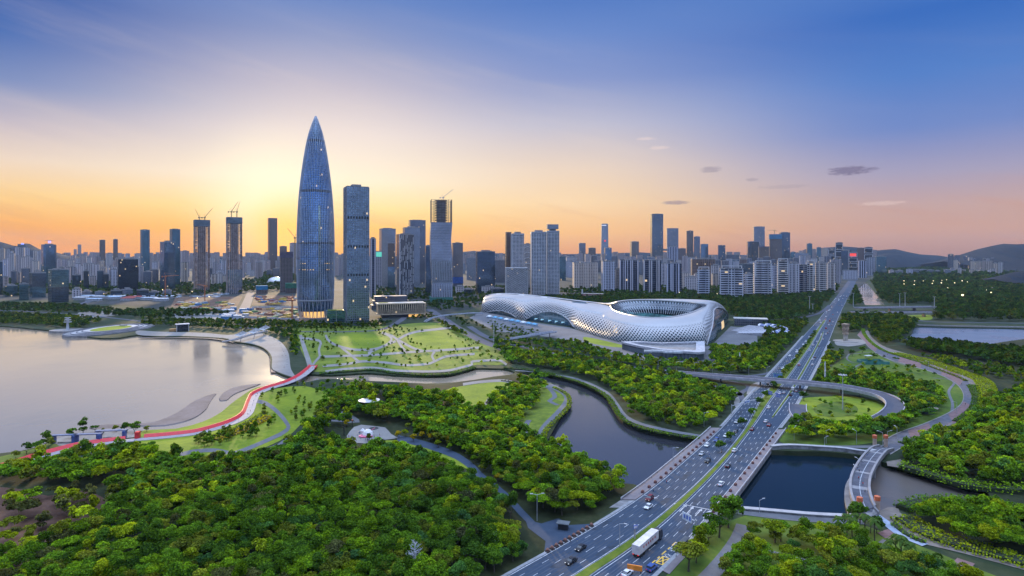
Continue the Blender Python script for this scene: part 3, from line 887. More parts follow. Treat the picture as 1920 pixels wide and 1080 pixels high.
# street along the north bank, rising into the flyover that crosses the avenue and loops down
st = [(880, 612), (905, 628), (935, 640), (985, 650), (1030, 660), (1090, 671), (1150, 683), (1250, 699)]
xpath('street_road', st, 11.0, G_asph_far, .17)
xpath('street_road', [(805, 580), (830, 596), (858, 615), (905, 640), (950, 655), (990, 662)], 16.0, G_asph_far, .15)
xpath('slip_road', [(1250, 704), (1300, 708), (1360, 712), (1400, 706), (1440, 700), (1462, 688)], 6.0, G_asph_far, .17)
xpath('slip_road', [(1330, 722), (1365, 729), (1385, 737), (1393, 752)], 5.0, G_asph_far, .17)
xpath('slip_road', [(1370, 715), (1400, 722), (1404, 728), (1392, 735), (1384, 742)], 5.0, G_asph_far, .17)
sheet('traffic_island', [(1400, 740), (1408, 722), (1426, 716), (1430, 722), (1415, 735)], G_pave, .26)
sheet('traffic_island', [(1376, 752), (1384, 744), (1388, 752), (1380, 765)], G_pave, .26)
fly_pts = smooth([P(*p) for p in ((1235, 696, .3), (1290, 700, 3.0), (1340, 704, 5.2), (1400, 708.5, 6.4), (1450, 712.5, 6.8), (1500, 716.5, 7), (1577, 724.5, 7), (1633, 735, 6.6), (1662, 744, 6), (1677, 755, 5), (1676, 768, 3.8), (1655, 784, 2.6), (1620, 795, 1.6), (1580, 799, .9), (1540, 797, .5), (1510, 788, .34), (1497, 773, .28), (1496, 758, .26))], 5.0)
EXCL.append((np.array([p[:2] for p in fly_pts]), 7.5))
fly = thing('flyover', 'slim elevated road bridge crossing the avenue and curling down round the oval lawn', 'bridge', P(1500, 722))
MB().ribbon(fly_pts, -6.4, 6.4, None, 1.6).build('deck', mat('flyover_concrete', (.34, .33, .36), .8, world=True), fly)
up = [(p[0], p[1], p[2] + .12) for p in fly_pts]
MB().ribbon(up, -5.8, 5.8, None).build('carriageway', G_asph_far, fly)
for s in (-1, 1):
    hi = [(p[0], p[1], p[2] + 1.0) for p in fly_pts]
    MB().ribbon(hi, s * 6.1 - .25, s * 6.1 + .25, None, 1.0).build('parapet', mat('flyover_parapet', (.36, .34, .39), .7, world=True), fly)
for i in range(6, len(fly_pts) - 20, 6):
    p = fly_pts[i]
    if p[2] > 2.2 and abs(p[0] - P(1462, 713, 6)[0]) > 9:
        MB().lathe([(.8, 0), (.8, p[2] - 2.2), (2.4, p[2] - 1.58)], 10, p[0], p[1]).build('pier', G_conc, fly)
# far viaduct and the motorway crossing behind the tower of stone
via = thing('motorway_viaduct', 'long pale motorway viaduct on piers between the stone tower and the far canal', 'bridge', P(1675, 590))
for (a, b, z) in (((1598, 585.5), (1752, 585.5), 9), ((1606, 577), (1752, 575), 9)):
    pts = smooth([P(*a, z), P((a[0] + b[0]) / 2, (a[1] + b[1]) / 2, z), P(*b, z)], 12)
    MB().ribbon(pts, -9, 9, None, 2.0).build('deck', G_conc, via)
    MB().ribbon([(p[0], p[1], z + .1) for p in pts], -8, 8, None).build('carriageway', G_asph_far, via)
    for s in (-1, 1):
        MB().ribbon([(p[0], p[1], z + 1.1) for p in pts], s * 8.6 - .3, s * 8.6 + .3, None, 1.1).build('parapet', mat('flyover_parapet', (.36, .34, .39)), via)
    for p in pts[2:-1:4]:
        MB().box((p[0], p[1], 0), (2, 8, 7.2)).build('pier', G_conc, via)
ramp = smooth([P(*p) for p in ((1490, 598, .5), (1520, 592, 1), (1540, 585, 1), (1556, 572, .8))], 10)
tag(MB().ribbon(ramp, -4, 4).build('slip_road', G_asph_far), kind='structure')
xpath('shore_road', [(1690, 588), (1705, 595), (1725, 601), (1760, 604), (1850, 605), (2100, 610)], 9.0, G_asph_far, .17)
sea = thing('sea_wall', 'long low stone embankment wall holding the far shore of the bay', 'wall', P(1800, 612))
swp = smooth(PP([(1722, 610), (1772, 611.5), (1850, 613), (1920, 614), (2150, 618)]), 20)
MB().ribbon(swp, -7, 4, .9, 2.6).build('promenade', mat('sea_wall_stone', (.30, .25, .25), .85, world=True), sea)
MB().ribbon(swp, 3.4, 4.0, 1.9, 1.0).build('parapet', G_rail, sea)
# avenue running off to the city beyond
xpath('city_road', [(470, 548), (466, 560), (458, 578), (440, 600)], 22.0, G_asph_far, .18)
xpath('city_road', [(150, 572), (190, 556), (225, 545)], 18.0, G_asph_far, .18)
xpath('lake_road', [(560, 622), (650, 622), (715, 618), (745, 605), (765, 590)], 12.0, G_asph_far, .16)
xpath('lake_road', [(-200, 578), (0, 582), (150, 590), (300, 606), (420, 612), (560, 622)], 9.0, G_asph_far, .16)
# ================================================================ TREES
def leaf_mat():
    m = bpy.data.materials.new('leaf'); m.use_nodes = True
    T = NT(m.node_tree); T.n.clear()
    a0 = T.add('ShaderNodeAttribute'); a0.attribute_name = 'leafcol'
    oi = T.add('ShaderNodeObjectInfo').outputs['Random']
    a = type('A', (), {'outputs': {'Color': T.mix(1.0, a0.outputs['Color'], T.ramp(oi, [(0, (.62, .66, .70)), (.5, (1, 1, 1)), (1, (1.35, 1.3, .9))]), 'MULTIPLY')}})
    d = T.add('ShaderNodeBsdfDiffuse'); T.l.new(a.outputs['Color'], d.inputs[0])
    t = T.add('ShaderNodeBsdfTranslucent'); T.l.new(T.mix(1.0, a.outputs['Color'], (1.0, .95, .5, 1), 'MULTIPLY'), t.inputs[0])
    mx_ = T.add('ShaderNodeMixShader'); mx_.inputs[0].default_value = .32
    T.l.new(d.outputs[0], mx_.inputs[1]); T.l.new(t.outputs[0], mx_.inputs[2])
    o = T.add('ShaderNodeOutputMaterial'); T.l.new(mx_.outputs[0], o.inputs[0])
    return m


LEAF = leaf_mat()
BARK = mat('bark', (.085, .065, .05), .9, noise=(1.5, .2))
PALEBARK = mat('pale_bark', (.42, .42, .46), .8, noise=(1.5, .15))
TONES = {   # leaf reflectance of each kind of crown: dark clumps -> light clumps
    'dark green': ((0.011, 0.032, 0.007), (0.107, 0.217, 0.024)),
    'deep green': ((0.015, 0.043, 0.007), (0.148, 0.293, 0.022)),
    'fresh green': ((0.023, 0.061, 0.006), (0.228, 0.391, 0.020)),
    'yellow-green': ((0.040, 0.069, 0.004), (0.376, 0.468, 0.020)),
    'olive': ((0.026, 0.041, 0.007), (0.238, 0.283, 0.032)),
    'brown-tinged': ((0.018, 0.021, 0.012), (0.146, 0.162, 0.059)),
    'blue-green': ((0.011, 0.041, 0.015), (0.107, 0.251, 0.065)),
    'golden': ((0.095, 0.073, 0.006), (0.633, 0.477, 0.022)),
}


def leaves_to_mesh(name, C, N, S, K):
    """quads at centres C with normals N, half sizes S, colours K -> mesh with leafcol"""
    n = len(C)
    ref = rng.normal(size=(n, 3)); a = np.cross(N, ref); a /= np.maximum(np.linalg.norm(a, axis=1, keepdims=True), 1e-6)
    b = np.cross(N, a)
    a *= S[:, None]; b *= (S * rng.uniform(.55, 1.0, n))[:, None]
    V = np.empty((n, 4, 3)); V[:, 0] = C - a; V[:, 1] = C - b * .9; V[:, 2] = C + a; V[:, 3] = C + b * .9
    V[:, 0] -= N * (S * .25)[:, None]; V[:, 2] -= N * (S * .25)[:, None]
    me = bpy.data.meshes.new(name)
    me.vertices.add(n * 4); me.vertices.foreach_set('co', V.astype(np.float32).ravel())
    me.loops.add(n * 4); me.loops.foreach_set('vertex_index', np.arange(n * 4, dtype=np.int32))
    me.polygons.add(n); me.polygons.foreach_set('loop_start', np.arange(0, n * 4, 4, dtype=np.int32))
    me.update(calc_edges=True)
    at = me.attributes.new('leafcol', 'FLOAT_COLOR', 'FACE')
    col4 = np.ones((n, 4), np.float32); col4[:, :3] = K
    at.data.foreach_set('color', col4.ravel())
    me.materials.append(LEAF)
    me.validate()
    return me


def crown(R, h0, h1, nl, nq, tone, leaf, form='round', seed=0, thin=0.0):
    """leaf clumps over several lobes filling a crown of radius R between heights h0 and h1"""
    r = np.random.default_rng(seed)
    hc = (h0 + h1) / 2; hh = (h1 - h0) / 2
    L = []
    for k in range(nl):
        a = r.uniform(0, 2 * PI) if nl > 1 else 0; q = math.sqrt(r.uniform(0, 1)) * .68
        if form == 'flat':
            z = hc + hh * r.uniform(-.15, .45); lr = R * r.uniform(.30, .46); sq = .55
        elif form == 'tall':
            z = hc + hh * r.uniform(-.8, .72); q *= (1 - .55 * max(0, (z - hc) / hh)); lr = R * r.uniform(.42, .6); sq = 1.1
        else:
            z = hc + hh * (r.uniform(-.4, .62) * (1 - .6 * q * q)); lr = R * r.uniform(.36, .54); sq = .85
        L.append((R * q * math.cos(a), R * q * math.sin(a), z, lr, sq, r.uniform(-.22, .22)))
    L = np.array(L); w = L[:, 3] ** 2; w /= w.sum()
    idx = r.choice(nl, nq, p=w)
    d = r.normal(size=(nq, 3)); d[:, 2] = np.where(d[:, 2] < -.25, -d[:, 2] * .6, d[:, 2]); d /= np.linalg.norm(d, axis=1, keepdims=True)
    rad = L[idx, 3] * r.uniform(.72, 1.10, nq)
    C = L[idx, :3] + d * rad[:, None] * np.stack([np.ones(nq), np.ones(nq), L[idx, 4]], 1)
    N = d * .8 + np.array([0, 0, .55]) + r.normal(size=(nq, 3)) * .62
    N /= np.linalg.norm(N, axis=1, keepdims=True)
    lo, hi = np.array(TONES[tone][0]), np.array(TONES[tone][1])
    t = np.clip(.52 + L[idx, 5] + r.normal(size=nq) * .24, 0, 1.25)
    K = lo + (hi - lo) * t[:, None]
    S = leaf * r.uniform(.65, 1.25, nq)
    return C, N, S, K


def trunk_mb(h, r, spread, seed=0, limbs=4):
    q = random.Random(seed); mb = MB()
    top = (q.uniform(-.3, .3), q.uniform(-.3, .3), h)
    mb.tube([(0, 0, 0), (top[0] * .4, top[1] * .4, h * .5), top], r, 6, r * .55)
    for k in range(limbs):
        a = 2 * PI * k / limbs + q.uniform(-.4, .4); e = spread * q.uniform(.5, .8)
        mb.tube([(top[0] * .7, top[1] * .7, h * .8), (math.cos(a) * e * .5, math.sin(a) * e * .5, h * 1.15), (math.cos(a) * e, math.sin(a) * e, h * 1.45)], r * .45, 5, r * .12)
    return mb


class Proto:
    """one tree of a kind: crown and trunk meshes ready to be copied; LOD by leaf count"""
    def __init__(s, tone, form, R, h0, h1, nl, nq, leaf, seed, trunk=True):
        s.arr = crown(R, h0, h1, nl, nq, tone, leaf, form, seed)
        s.tone, s.form, s.R, s.h1 = tone, form, R, h1
        s.crown = None; s.trunk = None; s.spec = (h0, R, seed)

    def meshes(s):
        if s.crown is None:
            s.crown = leaves_to_mesh('crown', *s.arr)
            o = trunk_mb(s.spec[0] * .95 + .6, .09 + s.R * .05, s.R, s.spec[2]).build('trunk', BARK)
            s.trunk = o.data; bpy.data.objects.remove(o)
        return s.crown, s.trunk


NEAR = []; q = random.Random(3)
tone_pick = ['dark green'] * 6 + ['deep green'] * 7 + ['fresh green'] * 4 + ['yellow-green'] * 2 + ['olive'] * 3 + ['brown-tinged'] * 1 + ['blue-green'] * 1
FORMS = {'round': (4.2, 2.6, 9.0), 'flat': (4.9, 4.0, 8.4), 'tall': (3.2, 2.2, 10.5)}
for t in TONES:
    if t == 'golden': continue
    for f, (R, h0, h1) in FORMS.items():
        for v in range(2):
            sc = q.uniform(.9, 1.12)
            NEAR.append(Proto(t, f, R * sc, h0, h1 * sc, {'round': 9, 'flat': 8, 'tall': 8}[f], 1700, .34, len(NEAR) * 7 + 1))
FARP = {}
for t in TONES:
    FARP[t] = [Proto(t, f, R, h0 * .7, h1, 6, 150, 1.05, 900 + i) for i, (f, (R, h0, h1)) in enumerate(FORMS.items())]
MIDP = {t: [Proto(t, f, R, h0 * .8, h1, 8, 600, .56, 700 + i) for i, (f, (R, h0, h1)) in enumerate(FORMS.items())] for t in TONES}

TREE_PTS = []      # (x, y, scale, tone, form, place)
FORBID = []        # extra polygons in the frame, no trees inside


def blocked(x, y, pad=0.0):
    for pl, hw in EXCL:
        d = pl - (x, y)
        if (d[:, 0] ** 2 + d[:, 1] ** 2).min() < (hw + pad) ** 2:
            return True
        # long segments
    return False


def dense(pl):
    out = [pl[0]]
    for a, b in zip(pl[:-1], pl[1:]):
        m = max(1, int(np.linalg.norm(b - a) / 3.0))
        for k in range(1, m + 1):
            out.append(a + (b - a) * k / m)
    return np.array(out)


EXCL = [(dense(np.asarray(p)), hw) for p, hw in EXCL]
HOLES = hole_xy
FORB_PX = [[(1562, 634), (1620, 634), (1628, 668), (1556, 668)], [(640, 826), (750, 822), (748, 848), (650, 850)], [(745, 822), (790, 832), (830, 845), (860, 858), (885, 876), (905, 896), (905, 925), (880, 905), (840, 885), (790, 862), (745, 846)], [(690, 699), (1000, 692), (1000, 712), (960, 722), (880, 734), (690, 730)],
           [(-40, 925), (90, 925), (170, 918), (215, 950), (175, 1000), (60, 1035), (-40, 1050)],[(650, 818), (664, 801), (677, 797), (700, 799), (722, 802), (733, 814), (747, 822), (700, 827), (685, 832), (665, 831)],
           [(985, 974), (1015, 982), (1048, 972), (1067, 985), (1135, 981), (1090, 1003), (1020, 1038), (1023, 1015), (990, 990)],
           [(682, 764), (722, 764), (722, 752), (682, 752)]]
FORB = [[tuple(P(*p)[:2]) for p in f] for f in FORB_PX]


def scatter(px, spacing, place, tones, forms=('round', 'round', 'flat', 'tall'), scale=(.8, 1.25), keep=1.0, pad=1.5):
    poly = [tuple(P(*p)[:2]) for p in px]
    xs = [p[0] for p in poly]; ys_ = [p[1] for p in poly]
    x = min(xs); n = 0
    row = 0; y = min(ys_)
    while y < max(ys_):
        x = min(xs) + (spacing / 2 if row % 2 else 0)
        while x < max(xs):
            jx, jy = x + random.uniform(-.42, .42) * spacing, y + random.uniform(-.42, .42) * spacing
            x += spacing
            if random.random() > keep or not inside((jx, jy), poly): continue
            if any(inside((jx, jy), h) for h in HOLES) or any(inside((jx, jy), f) for f in FORB): continue
            if blocked(jx, jy, pad): continue
            if abs(jx) > (jy * 960 / F) * 1.10 + 12: continue
            TREE_PTS.append((jx, jy, random.uniform(*scale), random.choice(tones), random.choice(forms), place)); n += 1
        y += spacing * .88; row += 1
    return n


MIXED = tone_pick
BRIGHT = ['fresh green'] * 5 + ['yellow-green'] * 4 + ['deep green'] * 3 + ['olive']
DARK = ['dark green'] * 5 + ['deep green'] * 4 + ['olive'] * 2 + ['blue-green']
scatter([(-20, 1060), (60, 1045), (160, 1015), (215, 955), (200, 915), (330, 880), (480, 870), (560, 835), (640, 838), (700, 838), (760, 838), (830, 858), (880, 890), (940, 940), (985, 985), (985, 1040), (930, 1085), (800, 1150), (-60, 1150)], 5.2, 'in the big wood below the lake', MIXED, scale=(.68, 1.12))
scatter([(-20, 900), (60, 880), (160, 862), (330, 856), (330, 885), (180, 915), (100, 915), (20, 910)], 6.0, 'at the edge of the wood under the red walkway', DARK + BRIGHT)
_f = FORB; FORB = []
scatter([(0, 935), (90, 930), (170, 925), (210, 955), (160, 1000), (100, 1040), (0, 1050)], 9.0, 'on the bare brown slope', ['brown-tinged', 'brown-tinged', 'olive', 'yellow-green', 'brown-tinged', 'fresh green'], scale=(.6, 1.0))
FORB = _f
scatter([(560, 830), (600, 785), (640, 765), (665, 790), (655, 835), (640, 838)], 6.5, 'beside the pale playground', BRIGHT + DARK)
scatter([(600, 765), (640, 738), (700, 736), (770, 738), (830, 748), (866, 752), (870, 770), (790, 775), (745, 815), (735, 805), (700, 792), (660, 785)], 6.5, 'in the grove behind the playground', DARK + BRIGHT)
scatter([(750, 815), (790, 770), (900, 772), (975, 782), (1000, 820), (1030, 840), (1085, 872), (1125, 893), (1160, 908), (1180, 925), (1160, 965), (1110, 985), (1020, 975), (985, 955), (930, 905), (860, 850), (790, 826)], 5.5, 'in the wood between the pond and the blue path', MIXED + BRIGHT, scale=(.7, 1.15))
scatter([(960, 722), (1015, 705), (1035, 722), (1010, 745), (1000, 780), (970, 780), (915, 770), (925, 748)], 7.0, 'on the knoll beside the creek', BRIGHT + DARK)
scatter([(590, 716), (680, 712), (760, 718), (850, 718), (930, 707), (960, 703), (960, 712), (850, 728), (760, 725), (640, 724)], 9.0, 'on the creek bank', BRIGHT, scale=(.35, .6), keep=.7)
scatter([(1000, 690), (1070, 702), (1110, 716), (1140, 733), (1156, 752), (1175, 776), (1203, 791), (1255, 804), (1305, 812), (1345, 790), (1378, 750), (1330, 728), (1250, 708), (1150, 692), (1030, 668), (960, 660), (920, 650), (950, 680)], 7.2, 'in the wood between the pond and the flyover', MIXED + BRIGHT)
scatter([(880, 630), (935, 645), (1020, 664), (1160, 690), (1250, 704), (1250, 692), (1150, 676), (1030, 655), (960, 648)], 7.5, 'along the street below the stadium', BRIGHT + DARK, scale=(.6, .95))
scatter([(950, 640), (1040, 645), (1090, 645), (1165, 672), (1320, 685), (1400, 686), (1480, 668), (1440, 700), (1340, 702), (1200, 690), (1080, 662)], 8.0, 'in the tree belt in front of the stadium', BRIGHT + DARK, scale=(.7, 1.0))
scatter([(1330, 683), (1335, 655), (1420, 655), (1440, 630), (1430, 612), (1480, 605), (1530, 605), (1505, 625), (1475, 655), (1440, 690), (1400, 702)], 8.0, 'between the stadium and the avenue', BRIGHT + MIXED)
scatter([(820, 605), (850, 612), (900, 628), (960, 645), (940, 655), (900, 640), (850, 625)], 8.0, 'behind the event lawn', BRIGHT, scale=(.8, 1.1))
scatter([(750, 590), (830, 590), (900, 610), (940, 625), (880, 618), (820, 600), (760, 602)], 12.0, 'beside the gold pavilion', DARK, scale=(.6, .9), keep=.6)
scatter([(560, 606), (700, 606), (750, 606), (745, 616), (600, 620), (560, 618)], 10.0, 'at the foot of the round tower', DARK + BRIGHT, scale=(.6, .95))
scatter([(265, 600), (560, 606), (560, 640), (555, 675), (548, 665), (540, 640), (500, 622), (430, 618), (265, 612)], 9.5, 'along the lakeside promenade', DARK + BRIGHT, scale=(.7, 1.0))
scatter([(-150, 585), (0, 590), (150, 596), (190, 604), (145, 618), (60, 611), (-150, 604)], 9.5, 'on the far lake shore', DARK + BRIGHT, scale=(.7, 1.1))
scatter([(-150, 566), (30, 572), (140, 574), (220, 584), (380, 584), (440, 590), (300, 600), (150, 590), (-150, 580)], 12.5, 'on the far lake shore', DARK, scale=(.9, 1.2))
scatter([(1440, 800), (1500, 795), (1560, 808), (1625, 804), (1680, 785), (1700, 800), (1660, 822), (1600, 832), (1540, 832), (1462, 830)], 6.8, 'between the oval lawn and the dark basin', BRIGHT + DARK)
scatter([(1500, 790), (1498, 755), (1545, 746), (1600, 745), (1655, 757), (1668, 768), (1640, 785), (1600, 794)], 9.0, 'round the oval lawn', BRIGHT, scale=(.4, .65), keep=.45)
scatter([(1625, 805), (1680, 776), (1690, 745), (1620, 735), (1540, 728), (1560, 705), (1640, 702), (1700, 718), (1760, 735), (1768, 760), (1760, 785), (1700, 805), (1670, 818)], 7.2, 'in the garden inside the greenway bend', DARK + DARK + BRIGHT)
scatter([(1503, 735), (1530, 700), (1552, 665), (1570, 640), (1600, 645), (1590, 660), (1560, 690), (1548, 706), (1545, 722)], 7.0, 'along the avenue north of the flyover', DARK + BRIGHT, scale=(.9, 1.2))
scatter([(1572, 618), (1580, 596), (1640, 592), (1700, 598), (1722, 608), (1708, 622), (1690, 640), (1650, 650), (1632, 632), (1622, 612), (1600, 628)], 9.0, 'on the wooded point by the bay', DARK + BRIGHT, scale=(1.0, 1.4))
scatter([(1690, 648), (1730, 646), (1802, 653), (1920, 663), (2000, 668), (2000, 700), (1920, 690), (1810, 672), (1720, 660)], 7.0, 'in the tree belt along the bay', DARK + ['deep green'] * 3, scale=(1.0, 1.35), forms=('round', 'tall'))
scatter([(1720, 668), (1810, 682), (1920, 700), (2000, 706), (2000, 755), (1905, 745), (1900, 712), (1830, 708), (1780, 688)], 9.0, 'on the marsh bank', BRIGHT + DARK, scale=(.6, 1.0))
scatter([(1697, 852), (1760, 828), (1835, 785), (1852, 750), (1920, 745), (2040, 760), (2040, 930), (1920, 921), (1816, 912), (1732, 887), (1690, 873)], 6.6, 'in the mangrove wood on the east bank', ['deep green'] * 3 + ['fresh green'] * 3 + ['yellow-green', 'blue-green', 'dark green', 'olive'])
scatter([(1692, 966), (1740, 962), (1830, 960), (1872, 962), (1920, 976), (2000, 998), (2000, 1060), (1920, 1050), (1810, 1022), (1740, 990), (1700, 968)], 5.6, 'in the reed thicket beside the mudflat', ['deep green'] * 3 + ['fresh green'] * 3 + ['yellow-green', 'dark green'], scale=(.75, 1.15))
scatter([(1395, 1012), (1420, 1002), (1500, 1006), (1590, 1010), (1640, 1030), (1690, 1056), (1760, 1075), (1850, 1108), (1850, 1125), (1340, 1120)], 5.6, 'in the park south of the basin', BRIGHT + DARK, scale=(.6, 1.05), pad=0.3)
scatter([(1262, 1085), (1285, 1050), (1305, 1022), (1335, 985), (1372, 978), (1368, 1010), (1345, 1045), (1315, 1085)], 6.0, 'beside the bus bay', BRIGHT + ['dark green'] * 4)
scatter([(1000, 562), (1130, 553), (1300, 556), (1420, 558), (1560, 553), (1572, 562), (1545, 586), (1480, 602), (1420, 606), (1370, 596), (1300, 590), (1100, 578)], 13.0, 'behind the stadium', DARK, scale=(1.1, 1.6))
scatter([(1650, 565), (1640, 535), (1760, 530), (1960, 528), (2100, 530), (2100, 605), (1920, 604), (1740, 602), (1755, 590), (1760, 572)], 15.0, 'in the dark woods beyond the bay', DARK, scale=(1.3, 1.9), pad=3)
scatter([(1640, 530), (1640, 508), (1760, 503), (2100, 503), (2100, 530), (1760, 530)], 30.0, 'in the dark woods beyond the bay', DARK, scale=(2.2, 3.0), keep=.85, pad=3)
scatter([(1020, 553), (1100, 536), (1300, 540), (1560, 536), (1580, 540), (1570, 556), (1300, 556), (1130, 552)], 18.0, 'between the blocks of flats', DARK, scale=(1.2, 1.7), keep=.65)
scatter([(330, 545), (440, 530), (470, 535), (540, 530), (560, 545), (480, 548), (440, 552), (340, 556)], 20.0, 'among the building sites', DARK, scale=(1.2, 1.7), keep=.6)
scatter([(130, 548), (230, 540), (360, 535), (330, 560), (200, 560)], 20.0, 'among the low glass blocks', DARK, scale=(1.1, 1.6), keep=.6)
scatter([(690, 575), (830, 565), (900, 560), (990, 556), (905, 575), (840, 585)], 14.0, 'beside the twisting tower', DARK, scale=(.8, 1.2), keep=.6)
scatter([(490, 535), (500, 505), (535, 505), (560, 525), (520, 528)], 22.0, 'beyond the building sites', DARK, scale=(1.8, 2.4))

for px, n_ in (([(560, 616), (760, 616), (900, 640), (940, 665), (940, 684), (860, 690), (600, 694), (580, 685)], 0),):
    _f = FORB; FORB = FORB + [[tuple(P(*p)[:2]) for p in g] for g in ([(616, 640), (640, 626), (705, 626), (728, 640), (705, 654), (640, 654)], [(768, 634), (800, 621), (850, 634), (872, 650), (800, 655)])]
    scatter(px, 8.5, 'in the lawns of the lake park', DARK + BRIGHT, ('round', 'tall'), (.3, .6), .26, 0.2)
    FORB = _f
scatter([(585, 735), (600, 722), (690, 722), (690, 735), (640, 742)], 9, 'on the open meadow', BRIGHT, ('tall', 'round'), (.4, .65), .7)
scatter([(-150, 524), (60, 524), (240, 532), (360, 532), (430, 528), (560, 520), (560, 535), (330, 545), (150, 556), (-150, 560)], 24.0, 'among the western blocks', DARK, scale=(1.2, 1.8), keep=.55)
scatter([(690, 540), (760, 545), (900, 540), (1040, 535), (1040, 552), (880, 560), (700, 570)], 18.0, 'among the middle towers', DARK, scale=(1.0, 1.5), keep=.6)
scatter([(1550, 706), (1600, 668), (1660, 665), (1760, 703), (1808, 745), (1780, 785), (1700, 812), (1600, 832), (1640, 790), (1660, 745), (1600, 735)], 9, 'in the garden inside the greenway bend', BRIGHT + DARK, ('round', 'flat'), (.3, .65), .3, .3)
scatter([(905, 602), (960, 612), (1010, 622), (990, 642), (930, 634)], 10, 'on the stadium forecourt', BRIGHT + DARK, ('round', 'flat'), (.4, .7), .6, .3)
scatter([(1632, 528), (1700, 528), (1722, 572), (1668, 572)], 13, 'beside the far canal', DARK, scale=(1.0, 1.5), pad=.3)
scatter([(1588, 545), (1603, 534), (1619, 572), (1594, 575)], 13, 'beside the far canal', DARK, scale=(1.0, 1.5), pad=.3)
# sort by distance: the ones that show largest become trees of their own, the rest one woodland mass
TREE_PTS.sort(key=lambda t: math.hypot(t[0], t[1]) / (t[2] ** .5))
vis = lambda t: abs(t[0]) < t[1] * 960 / F + 3 and t[1] > depth(1095)
own = [t for t in TREE_PTS if vis(t)][:225]
own_set = set(id(t) for t in own)
rest = [t for t in TREE_PTS if id(t) not in own_set]
print('trees', len(TREE_PTS), 'rest', len(rest))
by_kind = {}
for p in NEAR:
    by_kind.setdefault((p.tone, p.form), []).append(p)
FW = {'round': 'round-headed', 'flat': 'wide flat-topped', 'tall': 'slender tall'}
labels = {}
for (x, y, s, tone, form, place) in own:
    pr = random.choice(by_kind[(tone, form)])
    cm, tm = pr.meshes()
    sz = 'small ' if s < .93 else ('large ' if s > 1.12 else '')
    lb = f"{sz}{FW[form]} {tone} tree {place}"
    r = bpy.data.objects.new('broadleaf_tree', None); COL.objects.link(r)
    tag(r, lb, 'tree', 'broadleaf trees of the park woods')
    r.location = (x, y, 0); r.rotation_euler = (0, 0, random.uniform(0, 2 * PI)); r.scale = (s * random.uniform(.94, 1.08), s * random.uniform(.94, 1.08), s)
    for nm, me in (('crown', cm), ('trunk', tm)):
        o = bpy.data.objects.new(nm, me); COL.objects.link(o); o.parent = r
# woodland mass
Cs, Ns, Ss, Ks = [], [], [], []
for (x, y, s, tone, form, place) in rest:
    d = math.hypot(x, y)
    fi = ('round', 'flat', 'tall').index(form)
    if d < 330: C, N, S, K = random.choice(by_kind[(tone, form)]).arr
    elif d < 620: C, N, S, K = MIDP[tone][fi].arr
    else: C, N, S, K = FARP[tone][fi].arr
    a = random.uniform(0, 2 * PI); ca, sa = math.cos(a), math.sin(a)
    R = np.array([[ca, -sa, 0], [sa, ca, 0], [0, 0, 1]])
    sv = np.array([s * random.uniform(.92, 1.1), s * random.uniform(.92, 1.1), s * random.uniform(.85, 1.1)])
    Cs.append((C * sv) @ R.T + (x, y, 0)); Ns.append(N @ R.T); Ss.append(S * s); Ks.append(K * random.uniform(.6, 1.4) * float(np.interp(d, (700, 1000), (.9, .42))) * (1, 1, float(np.interp(d, (700, 1000), (1, 1.5)))))  # far crowns darkened and blued with distance: shade put into the leaf colour
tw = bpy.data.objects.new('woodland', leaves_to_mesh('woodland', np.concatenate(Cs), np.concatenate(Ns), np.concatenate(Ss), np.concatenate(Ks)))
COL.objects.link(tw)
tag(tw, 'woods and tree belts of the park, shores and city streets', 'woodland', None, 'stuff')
print('woodland quads', sum(len(c) for c in Ss))

# ---- single trees that stand apart
def lone(name, px, tone, form, s, label, group, cat='tree', P_=MIDP):
    pr = P_[tone][('round', 'flat', 'tall').index(form)]
    cm, tm = pr.meshes()
    r = bpy.data.objects.new(name, None); COL.objects.link(r); tag(r, label, cat, group)
    p = P(*px); r.location = tuple(p); r.rotation_euler = (0, 0, random.uniform(0, 6)); r.scale = (s, s, s)
    for nm, me in (('crown', cm), ('trunk', tm)):
        o = bpy.data.objects.new(nm, me); COL.objects.link(o); o.parent = r
    return r


for i, (px, s, tone, form) in enumerate((((134, 822), .8, 'deep green', 'round'), ((156, 814), 1.05, 'deep green', 'tall'), ((178, 812), .7, 'dark green', 'flat'), ((192, 816), .45, 'olive', 'tall'), ((218, 810), .55, 'olive', 'round'), ((238, 812), .85, 'dark green', 'round'), ((252, 812), .9, 'deep green', 'round'), ((275, 810), .5, 'olive', 'round'))):
    lone('plaza_tree', px, tone, form, s, f"{'small' if s < .75 else 'full'} {FW[form]} {tone} tree on the pale lakeside plaza", 'trees on the lakeside plaza')
for px, s, tone, form in (((50, 852), .8, 'dark green', 'round'), ((66, 850), .85, 'dark green', 'flat'), ((85, 838), 1.0, 'deep green', 'tall'), ((30, 862), .6, 'olive', 'round'), ((92, 842), .8, 'olive', 'round')):
    lone('shore_tree', px, tone, form, s, f"{FW[form]} {tone} tree on the green bank above the red walkway", 'trees on the lake bank')
for px, s, tone in (((240, 848), .75, 'deep green'), ((252, 850), .85, 'dark green'), ((268, 850), .8, 'dark green'), ((282, 846), .7, 'deep green'), ((291, 858), .5, 'fresh green'), ((232, 846), .6, 'olive')):
    lone('lawn_tree', px, tone, 'flat', s, f"{tone} flat-topped tree on thin trunk on the bright meadow below the red walkway", 'trees on the meadow')
for k in range(34):
    t = random.random(); px = (365 + t * 150 + random.uniform(-4, 4), 838 - t * 30 + random.uniform(-16, 6))
    lone('sapling', px, random.choice(['deep green', 'olive', 'fresh green']), 'tall', random.uniform(.4, .7), 'slim young tree in the planted strip between the golden terrace and the grey path', 'young trees of the planted strip')
